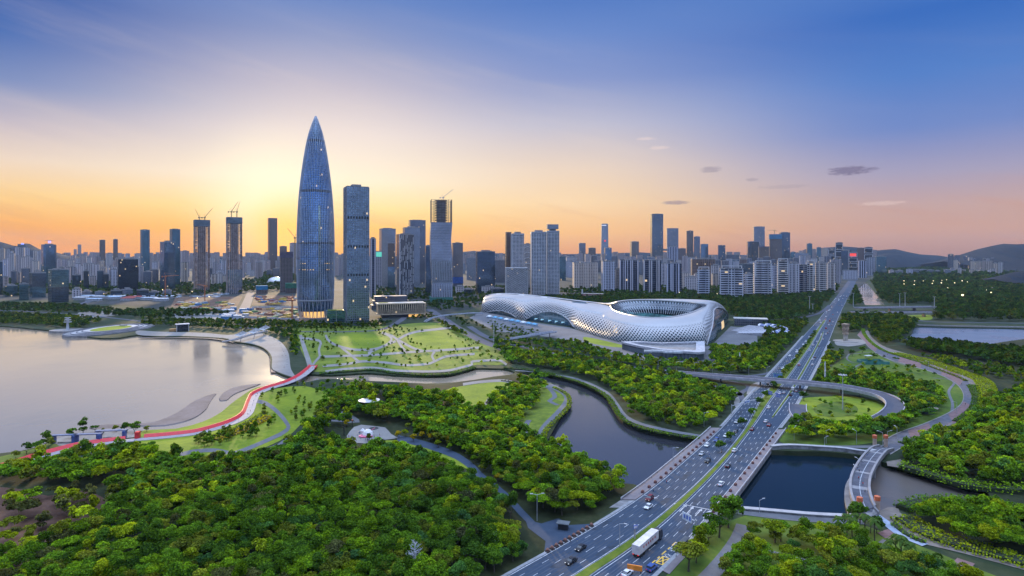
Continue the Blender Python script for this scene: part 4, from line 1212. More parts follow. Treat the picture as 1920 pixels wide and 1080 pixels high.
for k in range(30):
    px = (random.uniform(490, 600), random.uniform(722, 790))
    if 470 < px[0] < 640 and not blocked(*P(*px)[:2], 1):
        lone('sapling', px, random.choice(['olive', 'yellow-green', 'deep green']), 'tall', random.uniform(.35, .62), 'slim young tree scattered on the open meadow beyond the grey path', 'young trees of the open meadow')
for k, (px, tone) in enumerate(((658, 788), 'golden') if False else ((px, random.choice(['yellow-green', 'golden', 'fresh green', 'olive'])) for px in ((653, 790), (690, 828), (748, 822), (760, 820), (775, 828), (792, 823), (805, 828), (815, 820), (830, 826), (842, 832), (822, 840), (845, 846), (868, 850), (880, 858), (890, 870), (905, 885), (935, 905), (765, 806), (650, 800)))):
    lone('clipped_tree', px, tone, 'round', .58, f"small ball-headed {tone} tree lining the blue path by the playground", 'ball-headed trees along the blue path')
for px in ((1353, 849), (1370, 830), (1393, 803), (1411, 783), (1425, 763), (1436, 748), (1450, 731)):
    lone('median_tree', px, random.choice(['dark green', 'deep green']), 'round', .85, 'dark bushy tree on the grass strip dividing the avenue', 'trees on the dividing strip of the avenue')
for k in range(26):
    y = 730 - k * 4.1
    lone('median_tree', ((M0f(y) + M1f(y)) / 2, y), random.choice(['dark green', 'deep green', 'olive']), 'round', random.uniform(.6, .85), 'close-set leafy tree on the dividing strip beyond the flyover', 'trees on the dividing strip beyond the flyover')
lone('specimen_tree', (1366, 990), 'deep green', 'round', 1.75, 'great round dark tree at the corner of the bridge and the bus bay', None, P_={k: [p for p in NEAR if p.tone == k][0:6:2] for k in TONES if k != 'golden'})
lone('specimen_tree', (1612, 985), 'dark green', 'round', 1.15, 'dark round tree at the south end of the arched footbridge', None)
for px, s, tone in (((1644, 1000), .8, 'dark green'), ((1507, 752), .9, 'dark green'), ((1612, 742), .7, 'yellow-green'), ((1598, 668), .9, 'dark green'), ((1640, 684), .5, 'fresh green'), ((1617, 662), 1.0, 'dark green'), ((1697, 800), .8, 'olive')):
    lone('park_tree', px, tone, 'round', s, f"{'big' if s > .75 else 'small'} {tone} tree standing alone in the gardens of the east bank", 'single trees of the east bank gardens')
# palms
def palm_proto():
    q = random.Random(5); mb = MB(); h = 6.5
    for k in range(15):
        a = 2 * PI * k / 15 + q.uniform(-.15, .15); el = q.uniform(.1, 1.0); Lf_ = q.uniform(2.6, 3.4)
        pts = [(Lf_ * t * math.cos(el) * math.cos(a), Lf_ * t * math.cos(el) * math.sin(a), h + Lf_ * t * math.sin(el) - 1.7 * t * t * Lf_ * .55) for t in (0, .25, .5, .75, 1)]
        for i in range(4):
            w0, w1 = (.15, .5, .55, .4, .05)[i], (.15, .5, .55, .4, .05)[i + 1]
            nx, ny = -math.sin(a), math.cos(a)
            for s in (-1, 1):
                a0, b0 = pts[i], pts[i + 1]
                mb.face([a0, (a0[0] + nx * w0 * s, a0[1] + ny * w0 * s, a0[2] - w0 * .5), (b0[0] + nx * w1 * s, b0[1] + ny * w1 * s, b0[2] - w1 * .5), b0])
    tr = MB().tube([(0, 0, 0), (.15, .1, h * .5), (0, 0, h)], .22, 7, .15)
    return mb, tr


fr, tr = palm_proto()
PALMLEAF = mat('palm_leaf', (.045, .085, .012), .8, noise=(.8, .2), spec=.1)
palm = thing('palm_tree', 'feather-leaved palm in the park south of the basin', 'palm tree', (0, 0, 0), 'palms south of the basin', local=True)
pc = [fr.build('crown', PALMLEAF, palm), tr.build('trunk', BARK, palm)]
pp = [(1588, 1000), (1605, 996), (1622, 1004), (1632, 1000), (1640, 1014), (1598, 1008), (1668, 1046), (1690, 1052), (1705, 1060), (1660, 1060), (1680, 1040), (1572, 1002)]
for i, px in enumerate(pp):
    if i == 0: palm.location = tuple(P(*px)); palm.scale = (1.2,) * 3
    else: dup(palm, pc, P(*px), random.uniform(0, 6), random.uniform(1.0, 1.45))
# pale leafless trees
def bare_mb(seed, h=9.0):
    q = random.Random(seed); mb = MB(); mb.tube([(0, 0, 0), (0.1, 0, h)], .28, 6, .08)
    for k in range(46):
        z = h * q.uniform(.3, .97); a = q.uniform(0, 2 * PI); L = (h - z) * .32 + q.uniform(.7, 1.4)
        e = (L * math.cos(a), L * math.sin(a), z + L * q.uniform(.2, .8))
        mb.tube([(0, 0, z), (e[0] * .6, e[1] * .6, (z + e[2]) / 2), e], .10, 4, .04)
        for j in range(3):
            b = q.uniform(0, 2 * PI); f = q.uniform(.5, 1)
            mb.tube([(e[0] * f, e[1] * f, z + (e[2] - z) * f), (e[0] * f + math.cos(b) * .7, e[1] * f + math.sin(b) * .7, z + (e[2] - z) * f + .5)], .06, 4, .03)
    return mb


for px, h, lb in (((778, 1086), 14, 'pale leafless tree rising out of the dark wood'), ((927, 1043), 9, 'pale leafless tree beside the yellow-green thicket at the road')):
    t = thing('bare_tree', lb, 'tree', P(*px), local=True)
    b = bare_mb(int(h), h)
    b.build('trunk', PALEBARK, t)
# clipped hedges and planted banks
def hedge(px, w, h, label, tone, closed=False, name='hedge', dens=2.2):
    pts = smooth(PP(px), 1.0); tt = tangents(pts); n = int(len(pts) * w * dens)
    ii = rng.integers(0, len(pts), n); off = rng.uniform(-w / 2, w / 2, n)
    base = np.array([p[:2] for p in pts])[ii]; nr = np.stack([tt[ii][:, 1], -tt[ii][:, 0]], 1)
    C = np.concatenate([base + nr * off[:, None], (h * rng.uniform(.12, 1.05, n) * (1 - .35 * (2 * off / w) ** 4))[:, None]], 1)
    N = rng.normal(size=(n, 3)) * .5 + (0, 0, .9); N /= np.linalg.norm(N, axis=1, keepdims=True)
    lo, hi = np.array(TONES[tone][0]), np.array(TONES[tone][1])
    K = lo + (hi - lo) * np.clip(rng.normal(.6, .22, n), 0, 1.1)[:, None]
    me = leaves_to_mesh('foliage', C, N, rng.uniform(.35, .75, n), K)
    r = thing(name, label, 'hedge', pts[len(pts) // 2])
    for v in me.vertices: v.co -= r.location
    o = bpy.data.objects.new('foliage', me); COL.objects.link(o); o.parent = r
    MB().ribbon(pts, -w * .3, w * .3, h * .5, h * .5).build('stems', mat('hedge_stems', (.02, .03, .01), .9), r)
    return r


hedge([(1000, 702), (1020, 701), (1070, 712.5), (1108, 726.5), (1137, 743.5), (1151, 762), (1168, 786), (1199, 802), (1251, 814.5), (1311, 823)], 4.5, 1.6, 'long low clipped hedge edging the north bank of the pond', 'fresh green')
hedge([(1038, 727), (1055, 735), (1066, 745), (1067, 760), (1052, 779), (1030, 800), (1020, 816), (1021, 836)], 4.0, 1.5, 'clipped hedge edging the west bank of the pond', 'yellow-green')
hedge([(600, 702), (650, 698), (700, 695), (740, 701), (800, 704.5), (840, 703), (868, 696.5), (890, 690)], 6.0, 2.4, 'tall reed hedge along the park creek', 'deep green')
hedge([(945, 691), (980, 694), (1010, 698), (1040, 704)], 4.5, 2.2, 'short reed hedge where the creek meets the pond', 'deep green')
hedge([(1822, 724), (1832, 742), (1832, 756), (1824, 772), (1802, 789), (1797, 792)], 8.0, 2.0, 'broad dark hedge between greenway and outer track at the bend', 'deep green')
hedge([(1690, 878), (1732, 890), (1816, 915), (1920, 924), (2000, 931)], 9.0, 4.5, 'dense mangrove fringe overhanging the north side of the mudflat', 'fresh green', name='mangrove_fringe')
hedge([(1690, 957), (1740, 944), (1800, 944), (1872, 952), (1930, 965)], 9.0, 4.0, 'dense leafy fringe on the south side of the mudflat', 'deep green', name='mangrove_fringe')
hedge([(1738, 818), (1755, 812), (1762, 806)], 9.0, 2.0, 'short broad hedge block below the greenway bend', 'deep green')
hedge([(1690, 832), (1708, 829), (1722, 822)], 5.0, 1.8, 'short low hedge beside the ramp of the arched footbridge', 'deep green')
hedge([(1618, 617), (1620, 626), (1632, 641), (1655, 657), (1690, 669), (1740, 684)], 5.0, 1.5, 'narrow hedge between greenway and outer track near the stone tower', 'fresh green')
hedge([(1730, 683), (1790, 705), (1812, 715)], 4.0, 1.5, 'hedge between greenway and outer track beside the marsh', 'olive')
hedge([(1680, 664), (1740, 678), (1800, 699), (1840, 714), (1853, 740), (1852, 765), (1836, 786), (1806, 806), (1765, 826), (1715, 848)], 15.0, 2.4, 'yellow-green scrub strip along the outer track', 'yellow-green', name='scrub_hedge')
hedge([(1694, 974), (1740, 1002), (1800, 1023), (1900, 1050), (1960, 1070)], 13.0, 2.6, 'yellow-green scrub strip along the river track', 'yellow-green', name='scrub_hedge')
hedge([(1676, 985), (1695, 1000), (1720, 1014), (1735, 1018)], 3.5, 1.6, 'low hedge between the blue ramp and the river track', 'fresh green')
hedge([(405, 826), (440, 814), (475, 798), (505, 782)], 9.0, 1.8, 'golden planted terrace below the red walkway', 'golden', name='terrace_hedge')
hedge([(400, 818), (440, 805), (470, 790), (498, 774)], 6.0, 1.4, 'yellow-green planted terrace next to the red walkway', 'yellow-green', name='terrace_hedge')
hedge([(940, 714.5), (966, 718), (970, 726), (950, 737), (925, 748), (913, 757)], 2.4, 1.4, 'russet hedge on the outside of the knoll path', 'brown-tinged')
hedge([(1056, 1001), (1100, 1004)], 1, .8, 'tiny hedge', 'olive') if False else None
hedge([(1500, 795), (1555, 806), (1610, 806), (1650, 795)], 5.0, 1.8, 'yellow-green bank outside the flyover loop', 'yellow-green', name='scrub_hedge')
# ================================================================ BUILDINGS
ROOFM = mat('roof_grey', (.16, .16, .17), .85, noise=(.1, .2))
PLANTM = mat('roof_plant', (.22, .22, .23), .7, noise=(.2, .15))
WHITEF = mat('white_cladding', (.50, .50, .53), .55, noise=(.1, .08))
STY = {
    'dkglass': facade('dark_glass', (.03, .04, .055), (.10, .15, .22), 3, 4.2, .07, .12, .75, .10, 0.0054, .4, .5),
    'black': facade('black_glass', (.015, .018, .025), (.035, .05, .075), 3, 4.2, .07, .16, .6, .10, 0.0135, .4, .5),
    'blue': facade('blue_glass', (.07, .10, .14), (.20, .32, .46), 3.2, 4.2, .06, .14, .8, .08, 0.0054, .4, .45),
    'teal': facade('teal_glass', (.05, .09, .11), (.13, .25, .32), 3.2, 4.2, .06, .16, .75, .10, 0.0067, .4, .45),
    'grey': facade('grey_glass', (.12, .12, .15), (.22, .26, .34), 3.0, 4.0, .16, .22, .7, .14, 0.0036, .5, .35),
    'silver': facade('silver_glass', (.30, .32, .37), (.30, .36, .46), 2.6, 4.0, .20, .18, .75, .2, 0.0027, .4, .3),
    'bronze': facade('bronze_glass', (.14, .10, .09), (.20, .16, .15), 3.0, 4.0, .2, .25, .6, .2, 0.0027, .5, .3),
    'stripe': facade('white_striped_wall', (.56, .55, .62), (.025, .04, .085), 11, 6.4, .36, .05, .5, .15, 0.0090, .7, .5),
    'bands': facade('white_banded_wall', (.56, .56, .60), (.022, .035, .06), 13, 6.4, .16, .42, .4, .2, 0.0135, .7, .5),
    'grid': facade('white_gridded_wall', (.5, .5, .56), (.03, .045, .07), 6.0, 5.5, .30, .34, .4, .2, 0.0135, .6, .5),
    'cream': facade('cream_flats_wall', (.58, .51, .46), (.04, .045, .055), 7, 5.2, .50, .40, .2, .3, 0.0090, .8, .5),
    'pale': facade('pale_flats_wall', (.55, .53, .57), (.04, .05, .07), 7, 5.2, .46, .40, .2, .3, 0.0054, .8, .5),
    'pink': facade('pinkish_flats_wall', (.48, .41, .41), (.05, .05, .065), 7, 5.2, .45, .40, .2, .3, 0.0036, .8, .5),
    'brown': facade('brown_flats_wall', (.20, .14, .125), (.03, .03, .04), 7, 6, .4, .4, .2, .3, 0.0090, .8, .5),
    'navy': facade('navy_flats_wall', (.34, .35, .42), (.018, .03, .065), 8, 6.2, .20, .20, .4, .18, 0.0135, .7, .5),
}
BOXES = []   # (x, y, radius) footprints


def placed(x0, x1, yt, yb, theta=0.0, ratio=.8):
    d = depth(yb); cx = (x0 + x1) / 2
    X = (cx - 960) / F * d; phi = math.atan2(X, d)
    wp = (x1 - x0) / F * d * math.cos(phi)
    t = math.radians(theta); c, s = abs(math.cos(t)), abs(math.sin(t))
    a = wp / (c + ratio * s); b = a * ratio
    push = (b * c + a * s) / 2
    k = 1 + push / math.hypot(X, d)
    return X * k, d * k, -phi + t, a * k, b * k, H + (YH - yt) / F * d


def rot_pts(pts, x, y, r):
    c, s = math.cos(r), math.sin(r)
    return [(x + p[0] * c - p[1] * s, y + p[0] * s + p[1] * c) for p in pts]


def plan(kind, a, b):
    A, B = a / 2, b / 2
    if kind == 'chamfer':
        k = min(A, B) * .35
        return [(-A + k, -B), (A - k, -B), (A, -B + k), (A, B - k), (A - k, B), (-A + k, B), (-A, B - k), (-A, -B + k)]
    if kind == 'notch':    # block of flats: bays with recesses between
        n = 3 if a < 45 else 5; w = a / n; dpt = min(b * .22, 5.0); f = []
        for i in range(n):
            x = -A + i * w; y = -B if i % 2 == 0 else -B + dpt
            f += [(x + .01, y), (x + w - .01, y)]
        bk = [(p[0], -p[1]) for p in reversed(f)]
        return f + bk
    if kind == 'cross':
        k, m = A * .45, B * .45
        return [(-k, -B), (k, -B), (k, -m), (A, -m), (A, m), (k, m), (k, B), (-k, B), (-k, m), (-A, m), (-A, -m), (-k, -m)]
    if kind == 'round':
        return [(A * math.cos(t * PI / 10), B * math.sin(t * PI / 10)) for t in range(20)]
    return [(-A, -B), (A, -B), (A, B), (-A, B)]


def tower(row):
    x0, x1, yt, yb, sty, pk, th, name, cat, label = row[:10]
    opt = row[10] if len(row) > 10 else {}
    x, y, r, a, b, h = placed(x0, x1, yt, yb, th, opt.get('ratio', .8))
    BOXES.append((x, y, max(a, b) * .62))
    t = thing(name, label, cat, (x, y, 0), opt.get('group'))
    pts = plan(pk, a, b); q = rot_pts(pts, x, y, r)
    taper = opt.get('taper', 1.0)
    top = rot_pts([(p[0] * taper, p[1] * taper) for p in pts], x, y, r)
    m = STY[sty]
    tri = opt.get('cap', True)
    low = opt.get('low')
    base = MB()
    if low:     # the storeys below are clad differently
        hz = H + (YH - low[0]) / F * depth(yb)
        MB().prism(q, 0, hz - .05).build('lower_facade', STY[low[1]], t)
        base.loft([(p[0], p[1], hz) for p in q], [(p[0], p[1], h) for p in top])
    else:
        base.loft([(p[0], p[1], 0) for p in q], [(p[0], p[1], h) for p in top])
    base.build('facade', m, t)
    par = MB(); ins = .97
    rim = rot_pts([(p[0] * taper * 1.012, p[1] * taper * 1.012) for p in pts], x, y, r)
    inn = rot_pts([(p[0] * taper * .94, p[1] * taper * .94) for p in pts], x, y, r)
    ph = opt.get('parapet', 1.6); n = len(rim)
    for i in range(n):
        j = (i + 1) % n
        par.face([(*rim[i], h - .6), (*rim[j], h - .6), (*rim[j], h + ph), (*rim[i], h + ph)])
        par.face([(*rim[i], h + ph), (*rim[j], h + ph), (*inn[j], h + ph), (*inn[i], h + ph)])
        par.face([(*inn[j], h + .05), (*inn[i], h + .05), (*inn[i], h + ph), (*inn[j], h + ph)])
    par.build('parapet', opt.get('pm', PLANTM), t)
    if opt.get('plant', True):
        k = opt.get('ph', random.uniform(3, 6))
        pl = MB().box((x, y, h + .06), (a * random.uniform(.35, .6), b * .5, k), r)
        pl.box(tuple(rot_pts([(a * .28, b * .1)], x, y, r)[0]) + (h + .06,), (a * .18, b * .3, k * .6), r)
        pl.build('roof_plant', PLANTM, t)
    return t, (x, y, r, a, b, h)


def frame_grid(t, geo, z0, bay, floor, ptk, stk, proud, m, name='frame', sides=(0, 1, 2, 3)):
    """piers and floor edges standing proud of the glass on the sides of a box tower"""
    x, y, r, a, b, h = geo; mb = MB()
    A, B = a / 2, b / 2; P4 = [(-A, -B), (A, -B), (A, B), (-A, B)]
    for s in sides:
        p, q_ = P4[s], P4[(s + 1) % 4]; L = math.dist(p, q_); u = ((q_[0] - p[0]) / L, (q_[1] - p[1]) / L); nn = (u[1], -u[0])
        n = max(2, round(L / bay))
        for i in range(n + 1):
            c = (p[0] + u[0] * L * i / n + nn[0] * proud / 2, p[1] + u[1] * L * i / n + nn[1] * proud / 2)
            w = rot_pts([c], x, y, r)[0]
            mb.box((w[0], w[1], z0), (ptk, proud, h - z0), r + math.atan2(u[1], u[0]))
        z = z0
        while z < h - floor * .5:
            c = ((p[0] + q_[0]) / 2 + nn[0] * proud * .45, (p[1] + q_[1]) / 2 + nn[1] * proud * .45)
            w = rot_pts([c], x, y, r)[0]
            mb.box((w[0], w[1], z), (L + proud * .5, proud * .9, stk), r + math.atan2(u[1], u[0]))
            z += floor
    return mb.build(name, m, t)


T_ = []
R = lambda *a, **k: T_.append(a + (k,))
# --- west shore
R(-12, 5, 491, 553, 'dkglass', 'box', 5, 'office_block', 'building', 'dark glass block cut by the west edge of the view')
R(6, 33, 536, 556, 'teal', 'box', 10, 'office_block', 'building', 'low teal glass block beside the stepped glass pair', ratio=1.0)
R(36, 54, 533, 563, 'teal', 'box', 0, 'office_block', 'building', 'small low teal glass cube in front of the stepped dark block', ratio=1.0)
R(55, 86, 512, 558, 'dkglass', 'box', 12, 'office_block', 'building', 'stepped dark glass block west of the taller teal one', ratio=1.0, low=(538, 'teal'))
R(90, 129, 506, 567, 'teal', 'box', 14, 'office_block', 'building', 'teal glass block with pale slab edges at the street corner', ratio=.9, low=(538, 'dkglass'))
R(76, 107, 459, 535, 'blue', 'chamfer', 18, 'office_tower', 'tower', 'blue glass tower with a lit violet sign on its roof', low=(500, 'teal'))
R(33, 47, 458, 506, 'dkglass', 'box', 0, 'office_tower', 'tower', 'small dark tower with a lit sign against the hill')
R(138, 144, 468, 503, 'pink', 'box', 0, 'office_tower', 'tower', 'thin hazy tower beside its taller twin below the hill')
R(145.5, 152.5, 459, 502, 'pink', 'box', 0, 'office_tower', 'tower', 'thin hazy tower with stepped top, taller of the two below the hill')
R(186, 198, 450, 507, 'bronze', 'chamfer', 20, 'office_tower', 'tower', 'slim dark tower, wider of the two lone towers in the west')
R(212, 221, 449, 507, 'bronze', 'box', 20, 'office_tower', 'tower', 'slim dark tower, thinner of the two lone towers in the west')
R(220, 259, 486, 550, 'black', 'box', 3, 'office_block', 'building', 'broad black glass block with sparse lights', ratio=.9)
R(262, 282, 431, 530, 'teal', 'chamfer', 25, 'office_tower', 'tower', 'tall teal glass tower with chamfered corners behind the black block')
R(318, 338, 430, 538, 'teal', 'box', 22, 'office_tower', 'tower', 'tall teal tower behind the lower blue slab')
R(300, 329, 454, 545, 'blue', 'box', 25, 'office_tower', 'tower', 'blue glass slab in front of the tall teal tower')
R(338, 355, 471, 520, 'pink', 'notch', 10, 'apartment_tower', 'tower', 'pinkish block of flats west of the first concrete frame tower')
R(339, 353, 492, 534, 'cream', 'notch', 10, 'apartment_tower', 'tower', 'lower cream block of flats west of the first concrete frame tower')
R(502, 520, 409, 512, 'bronze', 'box', 12, 'office_tower', 'tower', 'plain brown slab tower beside the sunset glow', ph=1.5)
R(524, 538, 462, 512, 'bronze', 'box', 5, 'office_tower', 'tower', 'hazy brown tower right behind the purple-netted frame'.replace('right ', ''))
R(543, 556, 456, 515, 'pink', 'box', 5, 'office_tower', 'tower', 'pale hazy tower with a crane beside the great pointed tower')
# --- around the pointed tower
R(693, 705, 448, 557, 'stripe', 'box', 14, 'office_tower', 'tower', 'narrow striped tower tucked behind the dark grey slab tower')
R(711, 742, 429, 535, 'silver', 'box', 12, 'office_tower', 'tower', 'broad silver tower with a mottled facade')
R(704, 716, 480, 540, 'pale', 'box', 0, 'office_block', 'building', 'pale block with a lit green screen on top')
R(727, 740, 456, 545, 'bronze', 'box', 0, 'office_tower', 'tower', 'slender brown-topped tower in front of the mottled silver one', low=(500, 'blue'))
R(766, 798, 413, 532, 'grey', 'box', 8, 'office_tower', 'tower', 'tall grey tower behind the stepped pale-blue one')
R(755, 787, 427, 542, 'silver', 'box', 10, 'office_tower', 'tower', 'pale-blue glass tower with a stepped roof')
R(743, 776, 440, 558, 'grey', 'box', 16, 'office_tower', 'tower', 'white-edged tower with scattered window slots', low=(555, 'grey'))
R(797, 809, 461, 553, 'dkglass', 'box', 10, 'office_tower', 'tower', 'dark slab beside the twisting tower')
R(847, 868, 456, 538, 'grey', 'box', 10, 'office_tower', 'tower', 'dull grey tower wrapped in blue netting at its base')
R(875, 892, 484, 525, 'silver', 'box', 0, 'office_block', 'building', 'hazy silver block between the grey tower and the dark cube')
R(892, 928, 472, 550, 'dkglass', 'box', 6, 'office_tower', 'tower', 'dark square glass tower west of the white gridded tower', ratio=.9)
R(928, 948, 488, 530, 'grey', 'box', 0, 'office_block', 'building', 'hazy grey slab behind the dark square tower')
# --- behind the stadium
R(982, 996, 458, 545, 'silver', 'box', 4, 'office_tower', 'tower', 'grey tower with white arcs between the two white gridded towers')
R(1049, 1061, 481, 526, 'teal', 'box', 0, 'office_block', 'building', 'narrow teal block next to the white gridded pair')
R(1058, 1080, 490, 520, 'pale', 'box', 0, 'office_block', 'building', 'white block behind the cream flats')
R(1085, 1098, 456, 503, 'grey', 'box', 4, 'office_tower', 'tower', 'grey flat-topped tower beyond the cream flats')
R(1103, 1117, 465, 505, 'bronze', 'box', 4, 'office_tower', 'tower', 'brown tower with a small roof spike')
R(1126, 1141.5, 420, 503, 'silver', 'box', 4, 'office_tower', 'tower', 'tapering silver tower with a red emblem', taper=.82)
R(1133, 1147, 465, 512, 'blue', 'box', 10, 'office_tower', 'tower', 'blue tower in front of the tapering silver one')
R(1073, 1121, 493, 545, 'cream', 'notch', 6, 'apartment_tower', 'tower', 'wide cream block of flats with vertical bays')
R(1127, 1153, 490, 551, 'pale', 'notch', 12, 'apartment_tower', 'tower', 'pale grey banded block of flats east of the wide cream block')
R(1153, 1162, 505, 548, 'cream', 'notch', 0, 'apartment_tower', 'tower', 'narrow cream block squeezed beside the first striped block')
R(1181, 1198, 453, 500, 'bronze', 'box', 16, 'office_tower', 'tower', 'brown tower with a white edge above the striped blocks')
R(1219, 1243.5, 401, 500, 'dkglass', 'box', 12, 'office_tower', 'tower', 'tallest dark glass tower behind the striped flats')
R(1249, 1272, 428, 499, 'grey', 'box', 6, 'office_tower', 'tower', 'square grey tower next to the tallest dark glass tower')
R(1252, 1272, 463, 512, 'stripe', 'box', 0, 'office_tower', 'tower', 'white finned slab in front of the square grey tower')
R(1272, 1286, 466, 508, 'brown', 'box', 0, 'office_tower', 'tower', 'dark tower with a reddish roof east of the white finned slab')
R(1287, 1300, 433, 506, 'bronze', 'round', 0, 'office_tower', 'tower', 'round-topped brown tower of the slim pair')
R(1301, 1312.5, 444, 506, 'grey', 'box', 0, 'office_tower', 'tower', 'flat-topped tower of the slim pair')
R(1313, 1328, 458, 506, 'blue', 'box', 8, 'office_tower', 'tower', 'blue glass tower beside the slim pair')
R(1346, 1360, 460, 508, 'dkglass', 'box', 6, 'office_tower', 'tower', 'single dark tower in the gap of the skyline')
R(1360, 1386, 478, 508, 'navy', 'box', 6, 'office_block', 'building', 'wide navy block behind the dark twin flats')
R(1365, 1386, 487, 515, 'blue', 'box', 0, 'office_block', 'building', 'blue glass block with a white cap')
R(1386, 1418, 495, 520, 'dkglass', 'box', 0, 'office_block', 'building', 'long dark glass block below the banded towers')
R(1412, 1434, 425, 500, 'grey', 'box', 6, 'office_tower', 'tower', 'pale grey slab tower beside the tower under construction')
R(1400, 1423, 453, 506, 'dkglass', 'box', 8, 'office_tower', 'tower', 'dark mirrored tower in front of the pale grey slab')
R(1460, 1481.5, 436, 508, 'dkglass', 'box', 14, 'office_tower', 'tower', 'dark tower with a pale side east of the tower under construction')
R(1482, 1492, 473, 510, 'teal', 'box', 0, 'office_block', 'building', 'short teal block beside the dark tower with a pale side')
R(1490, 1516, 475, 512, 'silver', 'box', 0, 'office_block', 'building', 'grey stepped block in front of the hills')
R(1512, 1523, 457, 508, 'teal', 'box', 10, 'office_tower', 'tower', 'slanted green glass tower before the hills')
R(1531, 1539.5, 464, 508, 'teal', 'box', 0, 'office_tower', 'tower', 'smaller green glass tower before the hills')
R(1542, 1551.5, 465, 506, 'cream', 'box', 0, 'office_tower', 'tower', 'orange-lit pale tower before the hills')
R(1554, 1565.5, 467, 512, 'black', 'box', 0, 'office_tower', 'tower', 'black tower framed in white before the hills')
R(1567, 1580, 455, 514, 'black', 'box', 0, 'office_tower', 'tower', 'tall black stepped tower framed in white before the hills')
R(1577, 1590, 470, 516, 'dkglass', 'box', 0, 'office_tower', 'tower', 'plain dark slab in front of the tall black stepped tower')
R(1592, 1607, 472, 514, 'black', 'box', 0, 'office_tower', 'tower', 'black block with a red lit sign')
R(1607, 1622, 465, 512, 'brown', 'box', 0, 'office_tower', 'tower', 'brown tower east of the red sign')
R(1621, 1636, 464, 513, 'black', 'box', 0, 'office_tower', 'tower', 'black and white tower with frames at the canal mouth')
R(1625, 1641, 483, 516, 'bands', 'box', 0, 'office_block', 'building', 'pale banded block at the canal mouth')
R(1641, 1662, 481, 517, 'teal', 'box', 8, 'office_block', 'building', 'dull green glass block at the canal mouth')
R(1609, 1625.5, 489, 521, 'stripe', 'box', 4, 'office_block', 'building', 'white block with a solid end wall above the canal')
R(1580, 1608, 507, 524, 'pale', 'box', 0, 'hall', 'building', 'low white hall at the end of the avenue', plant=False)
# --- blocks of flats along the park road
R(1160, 1198, 488, 549, 'stripe', 'notch', 6, 'apartment_tower', 'tower', 'navy block of flats with white vertical strips, first of the striped pair', ratio=.5)
R(1205, 1240, 488, 551, 'stripe', 'notch', 6, 'apartment_tower', 'tower', 'navy block of flats with white vertical strips, second of the striped pair', ratio=.5)
R(1240, 1251, 494, 540, 'pale', 'notch', 0, 'apartment_tower', 'tower', 'thin pale block between the striped flats')
R(1249, 1278, 494, 553, 'stripe', 'notch', 4, 'apartment_tower', 'tower', 'blue glass and white striped block with a flat roof, lower than the striped pair', ratio=.6)
R(1295, 1341, 486, 537, 'brown', 'notch', 8, 'apartment_tower', 'tower', 'broad dark brown block of flats with white balconies', ratio=.4)
R(1307, 1331, 506, 558, 'bands', 'notch', 6, 'apartment_tower', 'tower', 'white banded block of flats in front of the broad brown block')
R(1349, 1394, 504, 561, 'bands', 'notch', 4, 'apartment_tower', 'tower', 'twin-fronted dark block of flats with white bands', ratio=.45)
R(1393, 1412, 514, 559, 'bands', 'cross', 10, 'apartment_tower', 'tower', 'shorter white and blue block of flats east of the twin-fronted block')
R(1412, 1448, 494, 558, 'bands', 'notch', 8, 'apartment_tower', 'tower', 'tall white block of flats with a dark upper corner', ratio=.5)
R(1448, 1458, 498, 548, 'pale', 'notch', 0, 'apartment_tower', 'tower', 'grey block squeezed between two white banded blocks')
R(1457, 1478.5, 490, 555, 'bands', 'notch', 4, 'apartment_tower', 'tower', 'white banded block with a portal frame on top')
R(1478, 1498, 494, 555, 'pale', 'notch', 4, 'apartment_tower', 'tower', 'grey block of flats beside the portal-topped block')
R(1497, 1513, 497, 553, 'navy', 'notch', 4, 'apartment_tower', 'tower', 'narrow navy block of flats in the white row')
R(1511, 1528, 493, 553, 'bands', 'notch', 4, 'apartment_tower', 'tower', 'white block of flats with framed top bays')
R(1528, 1551, 493, 551, 'bands', 'cross', 8, 'apartment_tower', 'tower', 'banded block of flats next to the end block of the row')
R(1548, 1567, 494, 549, 'cream', 'notch', 14, 'apartment_tower', 'tower', 'pale end block of the row of flats by the avenue')
R(1556, 1577, 487, 531, 'pale', 'notch', 6, 'apartment_tower', 'tower', 'grey slab of flats behind the end block')
R(1333, 1350, 498, 540, 'pale', 'notch', 0, 'apartment_tower', 'tower', 'pale block behind the twin-fronted flats')
R(1276, 1294, 512, 546, 'cream', 'box', 0, 'apartment_block', 'building', 'low cream block between striped and brown flats')
R(1284, 1307, 520, 548, 'pale', 'box', 0, 'apartment_block', 'building', 'low white block in front of the broad brown flats')
# --- far east shore
R(1777, 1788, 477, 508, 'navy', 'box', 0, 'apartment_tower', 'tower', 'dark tower standing alone at the end of the far east row')
R(1789, 1800, 479, 509, 'navy', 'box', 0, 'apartment_tower', 'tower', 'dark tower second in the far east row')
R(1806, 1815.5, 480, 508, 'navy', 'box', 0, 'apartment_tower', 'tower', 'dark slim tower in the middle of the far east row')
R(1788, 1797, 488, 512, 'cream', 'box', 0, 'apartment_tower', 'tower', 'small cream tower under the dark towers of the east shore')
R(1829, 1838, 474, 507, 'pale', 'chamfer', 0, 'apartment_tower', 'tower', 'tall pale tower with a stepped crown below the east mountain')
R(1840, 1850, 478, 507, 'pale', 'box', 0, 'apartment_tower', 'tower', 'pale flat tower below the east mountain')
R(1851, 1861, 479, 507, 'pale', 'box', 0, 'apartment_tower', 'tower', 'thin pale tower at the back below the east mountain')
for i, (a, b, c, e, wd) in enumerate(((1819, 1830, 490, 513, 'first'), (1830.5, 1840, 490, 514, 'second'), (1840.5, 1850, 490, 515, 'third'), (1850.5, 1861, 490, 516, 'fourth'))):
    R(a, b, c, e, 'cream', 'cross', 0, 'apartment_tower', 'tower', f'{wd} of the four equal cream towers on the far east shore')
